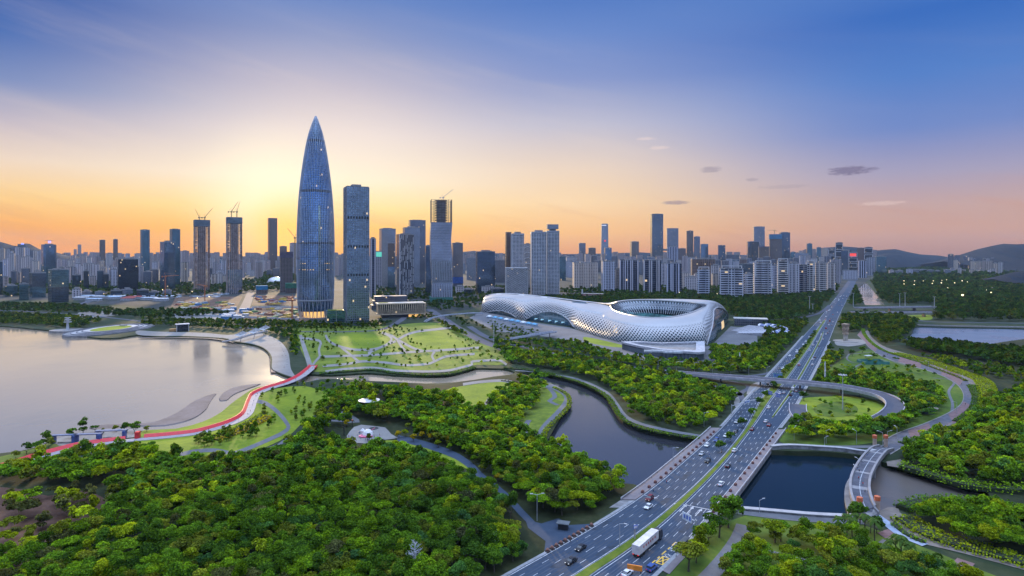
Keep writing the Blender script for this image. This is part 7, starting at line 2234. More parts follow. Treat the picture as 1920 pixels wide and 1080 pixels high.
for s in (-1.2, 0, 1.2): MB().tube([(p[0] + s + .9 * math.cos(a_), p[1], .1 + 2 * math.sin(a_)) for a_ in np.linspace(0, PI, 9)], .14, 5).build('hoop', FB, pg3)
p = P(701, 804); t = thing('tree_ring', 'dark round tree pit in the playground paving', 'tree pit', p)
MB().lathe([(3.2, .26), (3.2, .55), (2.4, .55), (2.4, .4)], 20, p[0], p[1]).build('kerb', mat('pit_dark', (.05, .05, .05), .8), t)
# white disc canopy in the grove
p = P(692, 770); t = thing('disc_canopy', 'round white disc canopy among the grove trees', 'canopy', p)
MB().lathe([(.3, 0), (.3, 7.6)], 10, p[0], p[1]).build('post', WHITEF, t); MB().lathe([(.4, 7.4), (8.0, 7.9), (8.2, 8.3), (.1, 8.6)], 30, p[0], p[1]).build('disc', WHITEF, t)

# ================================================================ EAST BANK
# arched footbridge
AB = smooth([P(1662, 840, .6), P(1650, 843, 1.5), P(1640, 852, 3.0), P(1629, 866, 4.6), P(1616, 890, 5.4), P(1612, 912, 5.2), P(1616, 935, 4.2), P(1626, 956, 2.4), P(1640, 968, .6)], 3.0)
ab = thing('arched_footbridge', 'curved footbridge with pale parapets between the dark basin and the mudflat', 'footbridge', AB[len(AB) // 2] * np.array([1, 1, 0]))
MB().ribbon(AB, -4.6, 4.6, None, 1.2).build('deck', G_conc, ab)
MB().ribbon([(p[0], p[1], p[2] + .05) for p in AB], -3.4, 3.4, None).build('roadway', G_dark, ab)
PARA = mat('bridge_parapet_pale', (.24, .225, .23), .6, noise=(.2, .08))
for s in (-1, 1):
    MB().ribbon([(p[0], p[1], p[2] + 1.2) for p in AB], s * 4.1 - .55, s * 4.1 + .55, None, 1.5).build('parapet', PARA, ab)
nn = len(AB)
for i in range(6, nn - 4, 8):
    MB().ribbon([(p[0], p[1], p[2] + .09) for p in AB[i:i + 2]], -3.4, 3.4, None).build('paving_band', PARA, ab)
MB().ribbon([(p[0], p[1], p[2] + .10) for p in AB], -.15, .15, None).build('centre_line', G_white, ab)
for i in range(8, nn - 6, 8):
    p = AB[i]
    if p[2] > 1.6: MB().box((p[0], p[1], ZR - 1), (3, 7, p[2] - 1.3 - ZR + 1), math.atan2(tangents(AB)[i][1], tangents(AB)[i][0])).build('pier', G_conc, ab)
arc_px = [(1600, 893), (1592, 908), (1590, 928), (1594, 948), (1600, 966)]
MB().ribbon(smooth(PP(arc_px), 3), -1.6, 1.6, -.6, 2.0).build('lower_walk', G_conc, ab)
for px, lb in (((1640, 838), 'north end, basin side'), ((1661, 838), 'north end, mudflat side'), ((1612, 962), 'south end, basin side'), ((1645, 960), 'south end, mudflat side')):
    p = P(*px); t = thing('bridge_pillar', f'orange and white pillar at the arched footbridge, {lb}', 'pillar', p)
    MB().lathe([(1.1, 0), (1.1, 5.5)], 12, p[0], p[1]).build('shaft', mat('pillar_cream', (.50, .36, .28), .7), t)
    MB().lathe([(1.3, 5.5), (1.3, 7.4), (.2, 7.9)], 12, p[0], p[1]).build('cap', mat('pillar_orange', (.55, .13, .05), .6), t)
# quay walls
for px, z, lb in (([(1446, 843), (1480, 840.5), (1537, 843.5), (1585, 847), (1625, 853), (1640, 850)], 2.2, 'long grey concrete quay wall on the north side of the dark basin'), ([(1380, 955), (1440, 960), (1520, 967), (1597, 971)], .9, 'low pale quay wall on the south side of the dark basin')):
    pts = smooth(PP(px), 4); t = thing('quay_wall', lb, 'wall', pts[len(pts) // 2])
    MB().ribbon(pts, -1.2, 1.2, z, z - ZR + 1).build('wall', mat('quay_concrete', (.22, .22, .23), .85, noise=(.25, .25)), t)
    MB().ribbon(pts, -1.5, 1.5, z + .35, .33).build('coping', G_rail, t)
# stone tower
p = P(1585.5, 640); t = thing('stone_tower', 'tall brown stepped stone tower with a flared head on a white plaza', 'monument', p)
SANDS = mat('brown_stone', (.34, .25, .18), .85, noise=(.3, .2))
hh = (640 - 607) / F * depth(640)
for k, (w0, w1, z0, z1) in enumerate(((4.5, 4.2, 0, .38), (6.2, 5.4, .40, .52), (5.0, 6.4, .52, .66), (6.6, 6.2, .68, .80), (6.0, 8.0, .80, .94), (8.4, 8.4, .95, 1.0))):
    MB().box((p[0], p[1], z0 * hh), (w0, w0, (z1 - z0) * hh - .06), .5, taper=w1 / w0).build('drum', SANDS if k else mat('pale_stone_shaft', (.42, .37, .31), .8), t)
MB().lathe([(16, .2), (16, .7), (.1, .75)], 24, p[0], p[1]).build('plinth', G_pave, t)
sheet('monument_plaza', [(1566, 640), (1585, 636), (1615, 637), (1622, 645), (1590, 650), (1570, 648)], G_pave, .25)
# high-mast light on the oval lawn and shorter masts
def mast(px, h, label, heads=8, r=.45, name='high_mast_light', m=None):
    p = P(*px); t = thing(name, label, 'lamp', p)
    MB().tube([tuple(p), (p[0], p[1], h)], r, 8, r * .5).build('pole', m or mat('galvanised_pole', (.42, .43, .46), .5, .3), t)
    if heads:
        for k in range(heads):
            a_ = 2 * PI * k / heads; q_ = (p[0] + 2.6 * math.cos(a_), p[1] + 2.6 * math.sin(a_))
            MB().tube([(p[0], p[1], h - .2), (*q_, h)], .12, 4).box((*q_, h - .3), (1.2, 1.0, .5), a_).build('floodlight', mat('lamp_grey', (.45, .45, .47), .5), t)
    return t


mast((1580, 769), 27.5, 'tall high-mast light on the oval lawn inside the flyover loop')
mast((1547, 720), 21, 'white banded mast beside the avenue north of the flyover', 0, .9, 'signal_mast', mat('banded_white', (.55, .55, .57), .6, noise=(1.2, .35)))
mast((1387, 687), 15, 'short white mast among trees between stadium and avenue', 0, .9, 'signal_mast', mat('banded_white', (.55, .55, .57)))
for px, h, lb in (((1697, 576), 34, 'tall light mast on the motorway viaduct'), ((1752, 582), 30, 'light mast at the east end of the motorway viaduct'), ((1600, 575), 32, 'light mast at the west end of the motorway viaduct'), ((1518, 588), 36, 'light mast over the woods west of the avenue'), ((1524, 588), 20, 'shorter light mast over the woods west of the avenue'), ((1635, 530), 60, 'flagpole-like mast at the head of the canal'), ((1687, 574), 30, 'thin light mast beside the motorway viaduct')):
    mast(px, h, lb, 4, .8)
# street lamps with two arms
def lamp(px, h, label, az=0.0, grp='street lamps', arms=(1,), L=2.6):
    p = P(*px); t = thing('street_lamp', label, 'street lamp', p, grp)
    MB().tube([tuple(p), (p[0], p[1], h)], .16, 6, .1).build('pole', mat('galvanised_pole', (.42, .43, .46)), t)
    for s in arms:
        q_ = (p[0] + s * L * math.cos(az), p[1] + s * L * math.sin(az), h + .5)
        MB().tube([(p[0], p[1], h - .1), q_], .09, 5).build('arm', mat('galvanised_pole', (.42, .43, .46)), t)
        MB().box((q_[0], q_[1], q_[2] - .12), (1.3, .45, .22), az).build('lamp_head', mat('lamp_grey', (.45, .45, .47)), t)
    return t


lamp((1007, 977), 12, 'grey double street lamp beside the service yard', .1, None, (1, -1))
for px in ((1162, 1027), (1262, 872), (1320, 800), (1370, 752)):
    lamp(px, 10, 'slender street lamp along the west footway of the avenue', -.6, 'lamps on the west footway of the avenue')
for px in ((1489, 826), (1606, 833), (1655, 836), (1664, 834), (1682, 826), (1612, 891), (1603, 906), (1794, 775), (1774, 705), (1804, 722), (1741, 693), (1549, 832)):
    lamp(px, 8.5, 'white lamp post along the greenway and basin edge', random.uniform(0, 3), 'lamp posts of the greenway')
for px in ((1604, 978), (1612, 978), (1424, 962), (1546, 838)):
    lamp(px, 6, 'short white lamp post on the quay path of the basin', .4, 'lamp posts of the quay')
for k in range(8):
    lamp((1200 + k * 34, 690 + k * 2.2), 9, 'lamp post in the tree belt by the street below the stadium', .2, 'lamp posts of the stadium street')
for px in ((660.5, 801), (645, 816)):
    p = P(*px); t = thing('lamp_column', f"black lamp column with a {'red top' if px[0] > 650 else 'plain top'} at the playground edge", 'lamp', p)
    MB().tube([tuple(p), (p[0], p[1], 4.4)], .32, 8).build('column', mat('black_metal', (.02, .02, .02), .5), t); MB().lathe([(.4, 4.45), (.4, 5.4)], 8, p[0], p[1]).build('top', mat('column_red', (.45, .08, .04), .5) if px[0] > 650 else mat('black_metal', (.02, .02, .02)), t)
# garden pavilions
for px, w_, lb in (((1752, 757), 15, 'free-form pale roof pavilion in the garden inside the greenway bend'), ((1741, 776), 12, 'smaller pale roof pavilion hidden in the garden trees')):
    p = P(*px); t = thing('garden_pavilion', lb, 'pavilion', p)
    MB().lathe([(w_ * .36, 0), (w_ * .36, 3.6)], 12, p[0], p[1], 1, .6).build('wall', mat('pavilion_dark', (.06, .06, .07), .6), t)
    out = [(p[0] + w_ * .55 * (1 + .18 * math.sin(3 * s + 1)) * math.cos(s), p[1] + w_ * .38 * (1 + .2 * math.sin(2 * s)) * math.sin(s)) for s in np.linspace(0, 2 * PI, 25)[:-1]]
    MB().prism(out, 3.65, 4.3).build('roof', mat('pavilion_roof', (.46, .38, .33), .8, noise=(.3, .1)), t)
p = P(1637, 681); t = thing('court_fence', 'blue-green fenced play court in the garden lawn', 'fence', p)
for (dx, dy, sx_, sy_) in ((0, -9, 26, .3), (0, 9, 26, .3), (-13, 0, .3, 18), (13, 0, .3, 18)):
    MB().box((p[0] + dx, p[1] + dy, 0), (sx_, sy_, 3.2), 0).build('panel', mat('court_green', (.05, .20, .19), .6), t)
p = P(1628, 672); t = thing('garden_shelter', 'small white shelter roof in the garden shrubs', 'shelter', p)
MB().box((p[0], p[1], 3), (8, 5, .5), .3).build('roof', mat('kiosk_white', (.5, .52, .55)), t)
for u in (-3, 3): MB().box((p[0] + u, p[1], 0), (.4, .4, 3)).build('post', G_conc, t)
# steps in the greenway
mb = thing('plaza_steps', 'pale striped steps beside the greenway at its south bend', 'steps', P(1790, 800))
for k in range(5):
    a_ = P(1768 + k * 5.5, 803 + k * .8); b_ = P(1785 + k * 5.5, 794 + k * .8); d = (b_ - a_) / np.linalg.norm(b_ - a_)
    MB().tube([(a_[0], a_[1], .3), (b_[0], b_[1], .3)], .55, 4).build('step', G_pave, mb)
sheet('step_paving', [(1758, 806), (1786, 790), (1806, 797), (1772, 814)], G_red, .22, sm=False)

# golf course lamps
LAMPG = mat('floodlight_glow', (.9, .8, .5), .4, emit=(1.0, .78, .38, 4.0))
lp = [(1695, 527), (1695, 533), (1715, 527), (1731, 527), (1733, 531), (1750, 527), (1748, 532), (1766, 526), (1775, 525), (1765, 531), (1790, 531), (1804, 527), (1814, 529), (1777, 540), (1817, 542), (1834, 545), (1850, 545), (1805, 555), (1792, 547), (1827, 550), (1714, 534), (1783, 534), (1858, 549)]
for i, (x_, y_) in enumerate(lp):
    yb = y_ + 7; p = P(x_, yb); hh = (yb - y_) / F * depth(yb)
    t = thing('floodlight', 'lit floodlight on a pole over the dark golf course', 'floodlight', p, 'floodlights of the golf course')
    MB().tube([tuple(p), (p[0], p[1], hh)], .5, 5).build('pole', mat('galvanised_pole', (.42, .43, .46)), t)
    s = random.uniform(.8, 1.7) if i != 17 else 3.0
    MB().lathe([(.3 * s, hh), (s, hh + .6 * s), (.9 * s, hh + 1.3 * s), (.1, hh + 1.6 * s)], 8, p[0], p[1]).build('lamp_head', LAMPG, t)
p = P(1880, 545); t = thing('stand_building', 'low brown roofed grandstand at the edge of the golf course', 'building', p)
MB().box((p[0], p[1], 0), (100, 30, 9), -.1).build('wall', STY['brown'], t); MB().box((p[0], p[1], 9.1), (106, 36, 1.2), -.1).build('roof', mat('brown_roof', (.25, .17, .15), .8), t)
# lights along sites and streets
for px in ((305, 549), (360, 553), (392, 563), (370, 566), (1274, 554.5), (1345, 557.5), (240, 555), (530, 548)):
    p = P(*px); t = thing('site_lamp', 'bright work lamp on a thin pole in the city edge', 'work lamp', p, 'work lamps')
    MB().tube([tuple(p), (p[0], p[1], 9)], .3, 5).build('pole', mat('galvanised_pole', (.42, .43, .46)), t)
    MB().lathe([(.3, 9), (1.2, 9.5), (1.1, 10.5), (.1, 11)], 8, p[0], p[1]).build('lamp_head', LAMPG, t)
# site sheds and hoardings
q = random.Random(4)
for k in range(22):
    px = q.uniform(424, 466); py = q.uniform(581, 600); p = P(px - (py - 581) * .5, py)
    c = ('white', 'blue')[q.random() < .4]
    t = thing('site_cabin', f'{c} prefabricated cabin in the workers yard by the site road', 'cabin', p, 'cabins of the workers yard')
    a_ = q.uniform(11, 16); h_ = q.choice([3.2, 6.0])
    MB().box(tuple(p), (a_, 6, h_), .15).build('wall', mat('cabin_' + c, (.42, .46, .50) if c == 'white' else (.06, .18, .36), .7), t)
    MB().box((p[0], p[1], h_ + .02), (a_ + .8, 6.8, 1.0), .15, taper=.85).build('roof', mat('cabin_roof', (.46, .50, .56), .6), t)
for k in range(14):
    px = 152 + k * 12.5 + q.uniform(-3, 3); py = 560.5 + q.uniform(-2.5, 4) ; p = P(px, py)
    c = 'red' if 230 < px < 256 else ('pale blue' if k % 3 else 'white')
    t = thing('site_shed', f'long {c}-roofed site shed near the black glass block', 'shed', p, 'site sheds near the black block')
    a_ = q.uniform(26, 40)
    MB().box(tuple(p), (a_, 16, 6), .08).build('wall', mat('shed_wall', (.38, .38, .40), .8), t)
    MB().box((p[0], p[1], 6.05), (a_ + 1.5, 17.5, 1.6), .08, taper=.8).build('roof', mat('shed_roof_' + c[:3], {'red': (.38, .06, .04), 'pal': (.34, .42, .52), 'whi': (.52, .52, .54)}[c[:3]], .7), t)
for k in range(12):
    px = 322 + q.uniform(0, 105); py = q.uniform(551, 558); p = P(px, py)
    t = thing('material_stack', 'pale stack of site material under the unfinished twins', 'site material', p, 'site material under the twins')
    MB().box(tuple(p), (q.uniform(14, 30), 10, q.uniform(2, 5)), q.uniform(-.2, .2)).box((p[0] + 3, p[1], 0), (8, 13, 1.6), .3).build('stack', mat('material_pale', (.30, .34, .40), .8, noise=(.2, .3)), t)
q = random.Random(14)
for k in range(110):
    reg = q.choice([(335, 435, 566, 582), (480, 556, 556, 571), (462, 574, 579, 600)])
    px, py = q.uniform(*reg[:2]), q.uniform(*reg[2:]); p = P(px, py); c = q.choice([('rusty', (.30, .10, .06)), ('rusty', (.26, .12, .08)), ('pale', (.40, .38, .34)), ('yellow', (.45, .32, .06)), ('green', (.12, .22, .10)), ('blue', (.05, .16, .34))])
    t = thing('formwork_stack', f'{c[0]} heap of formwork and steel on the open building site', 'site material', p, 'site heaps')
    mb = MB()
    for j in range(5): mb.box((p[0] + q.uniform(-6, 6), p[1] + q.uniform(-5, 5), 0), (q.uniform(4, 16), q.uniform(3, 10), q.uniform(.8, 4.5)), q.uniform(0, 3))
    mb.build('heap', mat('heap_' + c[0] + str(int(c[1][1] * 100)), c[1], .85, noise=(.4, .2)), t)
for pts, lb in (([(472, 577), (520, 576.5), (572, 577)], 'white hoarding fence between the two open building sites'), ([(318, 586), (432, 587.5)], 'pale hoarding below the red earth site'), ([(300, 592), (420, 594), (560, 600)], 'thin fence behind the lakeside trees')):
    pp_ = smooth(PP(pts), 10); t = thing('hoarding', lb, 'fence', pp_[len(pp_) // 2])
    MB().ribbon(pp_, -.3, .3, 3.0, 3.0).build('panel', mat('hoarding_pale', (.40, .42, .46), .7), t)
# silver dome near the sunset
p = P(517, 532); t = thing('dome_hall', 'small silver dome hall behind the building sites', 'building', p)
MB().lathe([(34 * math.cos(s), 30 * math.sin(s)) for s in np.linspace(0, PI / 2 * .99, 10)], 28, p[0], p[1], 1.15, .9).build('dome', mat('silver_dome', (.5, .5, .53), .35, .4), t)
# service yard kiosk, signs, shelter, barrier
p = P(1056, 992); t = thing('gate_kiosk', 'small black gate kiosk with a flat roof in the service yard', 'kiosk', p)
MB().box(tuple(p), (4.2, 2.6, 2.6), -.3).build('wall', mat('black_metal', (.02, .02, .02)), t); MB().box((p[0], p[1], 2.65), (5.6, 3.8, .35), -.3).build('roof', mat('kiosk_roof', (.10, .11, .12), .6), t)
for k in range(11):
    f = k / 10; p = P(1027 + f * 82, 1036 - f * 48)
    t = thing('planter', 'small square planter with flowers closing the service yard', 'planter', p, 'planters of the service yard')
    MB().box(tuple(p), (1.6, 1.6, .9), .6).build('box', mat('planter_dark', (.07, .05, .045), .8), t)
    MB().lathe([(.7, .9), (.8, 1.3), (.3, 1.8), (.05, 1.9)], 8, p[0], p[1]).build('flowers', mat('planter_flowers', (.16, .07, .05), .8, noise=(2, .4)), t)
for side, f_, off, y0, y1, n_ in (('west', Lf, -.35, 925, 812, 17), ('east', Rf, .35, 962, 815, 16)):
    D0, D1 = depth(y0), depth(y1)
    for k in range(n_):
        D = D0 + (D1 - D0) * k / (n_ - 1); y_ = YH + H * F / D; p = P(f_(y_) + off * 12 * (y_ - YH) / 400, y_)
        t = thing('planter', f'dark red flower planter on the {side} footway of the road bridge', 'planter', (p[0], p[1], .42), f'planters on the {side} footway')
        MB().box((p[0], p[1], .42), (1.9, 1.1, .8), .95).build('box', mat('planter_red', (.13, .05, .05), .8), t)
        MB().lathe([(.7, 1.2), (.8, 1.5), (.1, 1.9)], 8, p[0], p[1]).build('flowers', mat('planter_flowers', (.16, .07, .05)), t)
BLUE_S = mat('sign_blue', (.10, .16, .46), .5); SIGNW = mat('sign_white', (.62, .65, .68), .5)
def gantry(px0, px1, h, panels, label, two=False):
    a_, b_ = P(*px0), P(*px1); t = thing('sign_gantry', label, 'road sign', a_)
    d = (b_ - a_) / np.linalg.norm(b_ - a_); az = math.atan2(d[1], d[0])
    MB().tube([tuple(a_), (a_[0], a_[1], h + 1)], .35, 6).build('post', mat('galvanised_pole', (.42, .43, .46)), t)
    if two: MB().tube([tuple(b_), (b_[0], b_[1], h + 1)], .35, 6).build('post', mat('galvanised_pole', (.42, .43, .46)), t)
    MB().tube([(a_[0], a_[1], h), (b_[0], b_[1], h)], .28, 5).build('beam', mat('galvanised_pole', (.42, .43, .46)), t)
    for f, w_, hh, m in panels:
        c = a_ + (b_ - a_) * f; MB().box((c[0], c[1] - .4, h - hh / 2), (w_, .2, hh), az).build('panel', m, t)
        for k in range(3):
            MB().box((c[0] - d[0] * (w_ * .3 - k * w_ * .3), c[1] - .56 - d[1] * (w_ * .3 - k * w_ * .3), h - hh * .28), (w_ * .2, .06, hh * .56), az).build('lettering', SIGNW if m is BLUE_S else BLUE_S, t)
gantry((1372, 777), (1417, 764), 6.5, ((.62, 8, 2.2, SIGNW),), 'white sign gantry over the incoming lanes by the wood')
gantry((1461, 757), (1441, 750), 6.5, ((.15, 5, 3.0, BLUE_S), (.85, 5, 3.0, BLUE_S)), 'blue double sign board on the narrow dividing strip')
gantry((1190, 1012), (1193, 1011), 5.5, ((.5, 2.2, 1.4, BLUE_S),), 'small blue sign on a white post in the grass strip')
gantry((1304, 1004), (1286, 994), 6.0, ((.9, 5.5, 3.2, SIGNW),), 'white direction sign over the lanes above the bus bay')
gantry((1464, 714), (1452, 713), 5.0, ((.5, 8, 4.0, mat('sign_teal', (.12, .26, .34), .5)),), 'teal direction sign just beyond the flyover')
# bus shelter, orange works barrier
p0, p1 = P(1270, 1036), P(1288, 1020); c = (p0 + p1) / 2; az = math.atan2(p1[1] - p0[1], p1[0] - p0[0]); t = thing('bus_shelter', 'dark roofed bus shelter on the pink pavement beside the bus bay', 'bus shelter', c)
MB().box((c[0], c[1], 2.6), (11, 2.2, .25), az).build('roof', mat('shelter_roof', (.06, .07, .08), .4), t); MB().box((c[0] + .6 * math.sin(az), c[1] - .6 * math.cos(az), .35), (10, .12, 2.1), az).build('back_panel', STY['dkglass'], t)
for u in (-5, 0, 5): MB().box((c[0] + u * math.cos(az), c[1] + u * math.sin(az), .3), (.25, .25, 2.3), az).build('post', mat('black_metal', (.02, .02, .02)), t)
p = P(1190, 1074); t = thing('works_barrier', 'bright orange barrier board across the kerb lane at the bottom edge', 'barrier', p)
MB().box((p[0], p[1], 1.0), (5.6, .5, 1.9), -.33).build('board', mat('barrier_orange', (.72, .22, .02), .5), t)
for u in (-2.2, 2.2): MB().box((p[0] + u, p[1] - u * .33, .17), (.3, .8, .85), -.33).build('foot', mat('black_metal', (.02, .02, .02)), t)

# ================================================================ VEHICLES
TYRE = mat('tyre_rubber', (.015, .015, .015), .9); CGLASS = mat('car_glass', (.02, .025, .03), .08, .0, spec=.8); RIM_ = mat('wheel_rim', (.4, .4, .42), .4, .6)
HEADL = mat('headlamp', (.7, .7, .68), .3, emit=(1, .95, .85, .6)); TAILL = mat('tail_lamp', (.4, .02, .02), .3, emit=(1, .04, .03, .5))


def extrude_profile(mb, prof, w0, w1=None):
    """side outline (x, z) drawn across the width, narrowing to w1 at the top"""
    w1 = w1 or w0; z0 = min(p[1] for p in prof); z1 = max(p[1] for p in prof)
    W_ = lambda z: w0 + (w1 - w0) * (z - z0) / (z1 - z0)
    L_ = [(x_, W_(z_) / 2, z_) for x_, z_ in prof]; R_ = [(x_, -W_(z_) / 2, z_) for x_, z_ in prof]
    n = len(prof)
    for i in range(n):
        j = (i + 1) % n; mb.face([L_[i], R_[i], R_[j], L_[j]])
    mb.face(L_); mb.face(R_[::-1]); return mb


def car_proto(kind, paint):
    t = thing('parked_car' if False else {'saloon': 'saloon_car', 'van': 'van', 'suv': 'suv'}[kind], 'car', 'car', (0, 0, 0), local=True)
    if kind == 'saloon':
        body = [(-2.3, .35), (2.3, .35), (2.38, .6), (2.25, .78), (1.1, .92), (-1.5, .96), (-2.25, .92), (-2.36, .65)]
        cab = [(-1.75, .95), (1.15, .90), (.45, 1.42), (-.95, 1.46)]; W1, W2 = 1.80, 1.34
    elif kind == 'suv':
        body = [(-2.25, .4), (2.25, .4), (2.32, .75), (2.15, 1.0), (1.2, 1.1), (-2.2, 1.15), (-2.32, .8)]
        cab = [(-2.1, 1.12), (1.15, 1.08), (.5, 1.72), (-1.75, 1.76)]; W1, W2 = 1.9, 1.45
    else:
        body = [(-2.6, .4), (2.6, .4), (2.65, .9), (2.2, 1.25), (1.9, 1.3), (-2.6, 1.3)]
        cab = [(-2.6, 1.28), (2.1, 1.28), (1.5, 2.15), (-2.55, 2.2)]; W1, W2 = 1.95, 1.7
    parts = [extrude_profile(MB(), body, W1 * 1.0, W1 * .94).build('body', paint, t)]
    parts.append(extrude_profile(MB(), cab, W1 * .90, W2).build('glazing', CGLASS, t))
    rf = [(p[0] * .97 + (-.02), p[1]) for p in cab]
    topz = max(p[1] for p in cab); tops = sorted([p[0] for p in cab if p[1] > topz - .1])
    parts.append(MB().box(((tops[0] + tops[-1]) / 2, 0, topz - .03), (tops[-1] - tops[0] + .12, W2 * 1.03, .08)).build('roof', paint, t))
    for sx_ in (-1.42, 1.42):
        for sy_ in (-1, 1):
            w = MB().lathe([(.34, -.12), (.34, .12)], 10); w.v = [(sx_ + v[0], sy_ * W1 * .45 + v[2], .34 + v[1]) for v in w.v]
            parts.append(w.build('wheel', TYRE, t))
    for sy_ in (-.62, .62):
        parts.append(MB().box((body[2][0] - .06, sy_, .62), (.12, .36, .14)).build('headlight', HEADL, t))
        parts.append(MB().box((-abs(body[-1][0]) + .04, sy_, .70), (.12, .36, .14)).build('tail_light', TAILL, t))
    return t, parts


PAINTS = {'white': (.74, .74, .74), 'silver': (.42, .43, .45), 'black': (.02, .02, .024), 'dark red': (.16, .02, .025), 'blue': (.04, .09, .28), 'grey': (.13, .13, .14), 'pink': (.52, .25, .28), 'red': (.45, .03, .03)}
CARS = {}
LEFT = [(1216, 953, 'white', 'saloon'), (1218, 938, 'dark red', 'suv'), (1089, 1031, 'black', 'saloon'), (1071, 1056, 'black', 'saloon'), (1361, 819, 'white', 'saloon'), (1343, 828, 'blue', 'suv'), (1326, 837, 'white', 'saloon'), (1316, 853, 'silver', 'saloon'), (1327, 867, 'black', 'suv'), (1379, 811, 'black', 'saloon'),
        (1381, 793, 'silver', 'saloon'), (1397, 791, 'white', 'saloon'), (1434, 737, 'silver', 'saloon'), (1440, 724, 'white', 'van'), (1447, 724, 'silver', 'saloon'), (1462, 692, 'black', 'saloon'), (1467, 692, 'white', 'saloon'), (1471, 691, 'white', 'suv'), (1476, 687, 'silver', 'saloon'), (1485, 677, 'white', 'saloon'), (1492, 669, 'white', 'saloon'), (1476, 679, 'grey', 'saloon'), (1481, 668, 'white', 'saloon'), (1500, 655, 'silver', 'saloon'), (1494, 661, 'white', 'van'), (1506, 647, 'white', 'saloon'), (1511, 641, 'white', 'saloon'), (1517, 633, 'silver', 'saloon')]
RIGHT = [(1352, 910, 'white', 'saloon'), (1365, 876, 'black', 'saloon'), (1377, 847, 'white', 'saloon'), (1209, 1013, 'grey', 'saloon'), (1176, 1079, 'white', 'saloon'), (1222, 1069, 'blue', 'suv'), (1441, 766, 'white', 'saloon'), (1462, 739, 'white', 'saloon'), (1470, 738, 'silver', 'saloon'), (1498, 686, 'pink', 'suv'), (1410, 807, 'dark red', 'saloon'), (1442, 799, 'dark red', 'saloon'), (1436, 792, 'white', 'saloon'),
         (1482, 742, 'black', 'suv'), (1493, 735, 'grey', 'saloon'), (1523, 685, 'white', 'saloon'), (1528, 671, 'black', 'saloon'), (1524, 675, 'white', 'saloon'), (1518, 658, 'white', 'saloon'), (1525, 648, 'white', 'saloon'), (1532, 642, 'white', 'saloon'), (1543, 637, 'silver', 'saloon'), (1549, 617, 'red', 'van'), (1540, 628, 'white', 'saloon'), (1552, 625, 'dark red', 'saloon'), (1554, 610, 'white', 'saloon'), (1535, 650, 'grey', 'saloon'), (1556, 603, 'red', 'van')]
qv = random.Random(8)
for k in range(34):
    y_ = qv.uniform(548, 612); f = qv.uniform(.08, .42); LEFT.append((Lf(y_) * (1 - f) + Rf(y_) * f, y_, qv.choice(['white', 'white', 'silver', 'grey', 'black', 'red']), 'saloon'))
for k in range(22):
    y_ = qv.uniform(548, 660); f = qv.uniform(.58, .92); RIGHT.append((Lf(y_) * (1 - f) + Rf(y_) * f, y_, qv.choice(['white', 'white', 'silver', 'grey', 'black', 'red']), 'saloon'))


def zone(y_):
    if y_ > 985: return 'level with the service yard'
    if y_ > 920: return 'entering the road bridge'
    if y_ > 860: return 'on the middle of the road bridge'
    if y_ > 808: return 'on the far half of the road bridge'
    if y_ > 770: return 'between the road bridge and the sign gantries'
    if y_ > 712: return 'around the flyover'
    if y_ > 655: return 'level with the tree belt beyond the flyover'
    if y_ > 612: return 'level with the stone tower'
    return 'in the far traffic near the motorway'


NAMES_ = {'saloon': 'saloon car', 'suv': 'tall estate car', 'van': 'van'}
cnt = {}
info = []
for side, lst in (('incoming', LEFT), ('outgoing', RIGHT)):
    for (px, py, c, k) in lst:
        key = (c, k, side, zone(py)); cnt[key] = cnt.get(key, 0) + 1; info.append((px, py, c, k, side, key))
for (px, py, c, k, side, key) in info:
    p = P(px, py); p[2] = .19
    e = 4.0
    tg = P((Lf(py - e) + Rf(py - e)) / 2, py - e) - P((Lf(py + e) + Rf(py + e)) / 2, py + e)
    az = math.atan2(tg[1], tg[0]) + (PI if side == 'incoming' else 0)
    lb = f"{c} {NAMES_[k]} in the {side} lanes {zone(py)}"; grp = 'traffic on the avenue'
    kk = (k, c)
    if kk not in CARS:
        pm = mat('car_paint_' + c.replace(' ', '_'), PAINTS[c], .28, .1, noise=(.2, .03), spec=.6)
        CARS[kk] = car_proto(k, pm); r = CARS[kk][0]; r.location = tuple(p); r.rotation_euler = (0, 0, az); r.scale = (1.25,) * 3
    else:
        r = dup(CARS[kk][0], CARS[kk][1], p, az, 1.25)
    r['label'] = lb; r['group'] = grp; r['category'] = {'van': 'van'}.get(k, 'car')
# articulated lorry
a0, a1 = P(1200, 1043), P(1240, 1008); az = math.atan2(a1[1] - a0[1], a1[0] - a0[0])
lor = thing('articulated_lorry', 'long white box lorry with a dark cab heading up the outgoing lanes', 'lorry', (*P(1215, 1027)[:2], .19), None, az, True); lor.scale = (1.4, 1.3, 1.3)
MB().box((-1.6, 0, 1.15), (13.0, 2.5, 2.75)).build('trailer', mat('trailer_white', (.60, .56, .55), .6, noise=(.4, .1)), lor)
extrude_profile(MB(), [(5.6, .6), (8.0, .6), (8.05, 1.9), (7.6, 3.2), (5.7, 3.3)], 2.45, 2.3).build('cab', mat('cab_dark', (.035, .035, .045), .4), lor)
MB().box((7.75, 0, 2.0), (.4, 2.0, .8)).build('windscreen', CGLASS, lor)
MB().box((0, 0, .75), (14, 1.0, .35)).build('chassis', mat('black_metal', (.02, .02, .02)), lor)
for x_ in (-7, -5.8, -4.6, 3.8, 6.7):
    for s in (-1, 1):
        w = MB().lathe([(.5, -.16), (.5, .16)], 12); w.v = [(x_ + v[0], s * 1.05 + v[2], .5 + v[1]) for v in w.v]; w.build('wheel', TYRE, lor)
for k in range(6): MB().box((-5.2 + k * 1.5, -1.27, 2.3), (.6, .03, .7)).build('side_mark', mat('mark_red', (.42, .04, .04), .5), lor)
for s in (-.8, .8): MB().box((-8.12, s, .9), (.08, .5, .25)).build('tail_light', TAILL, lor)
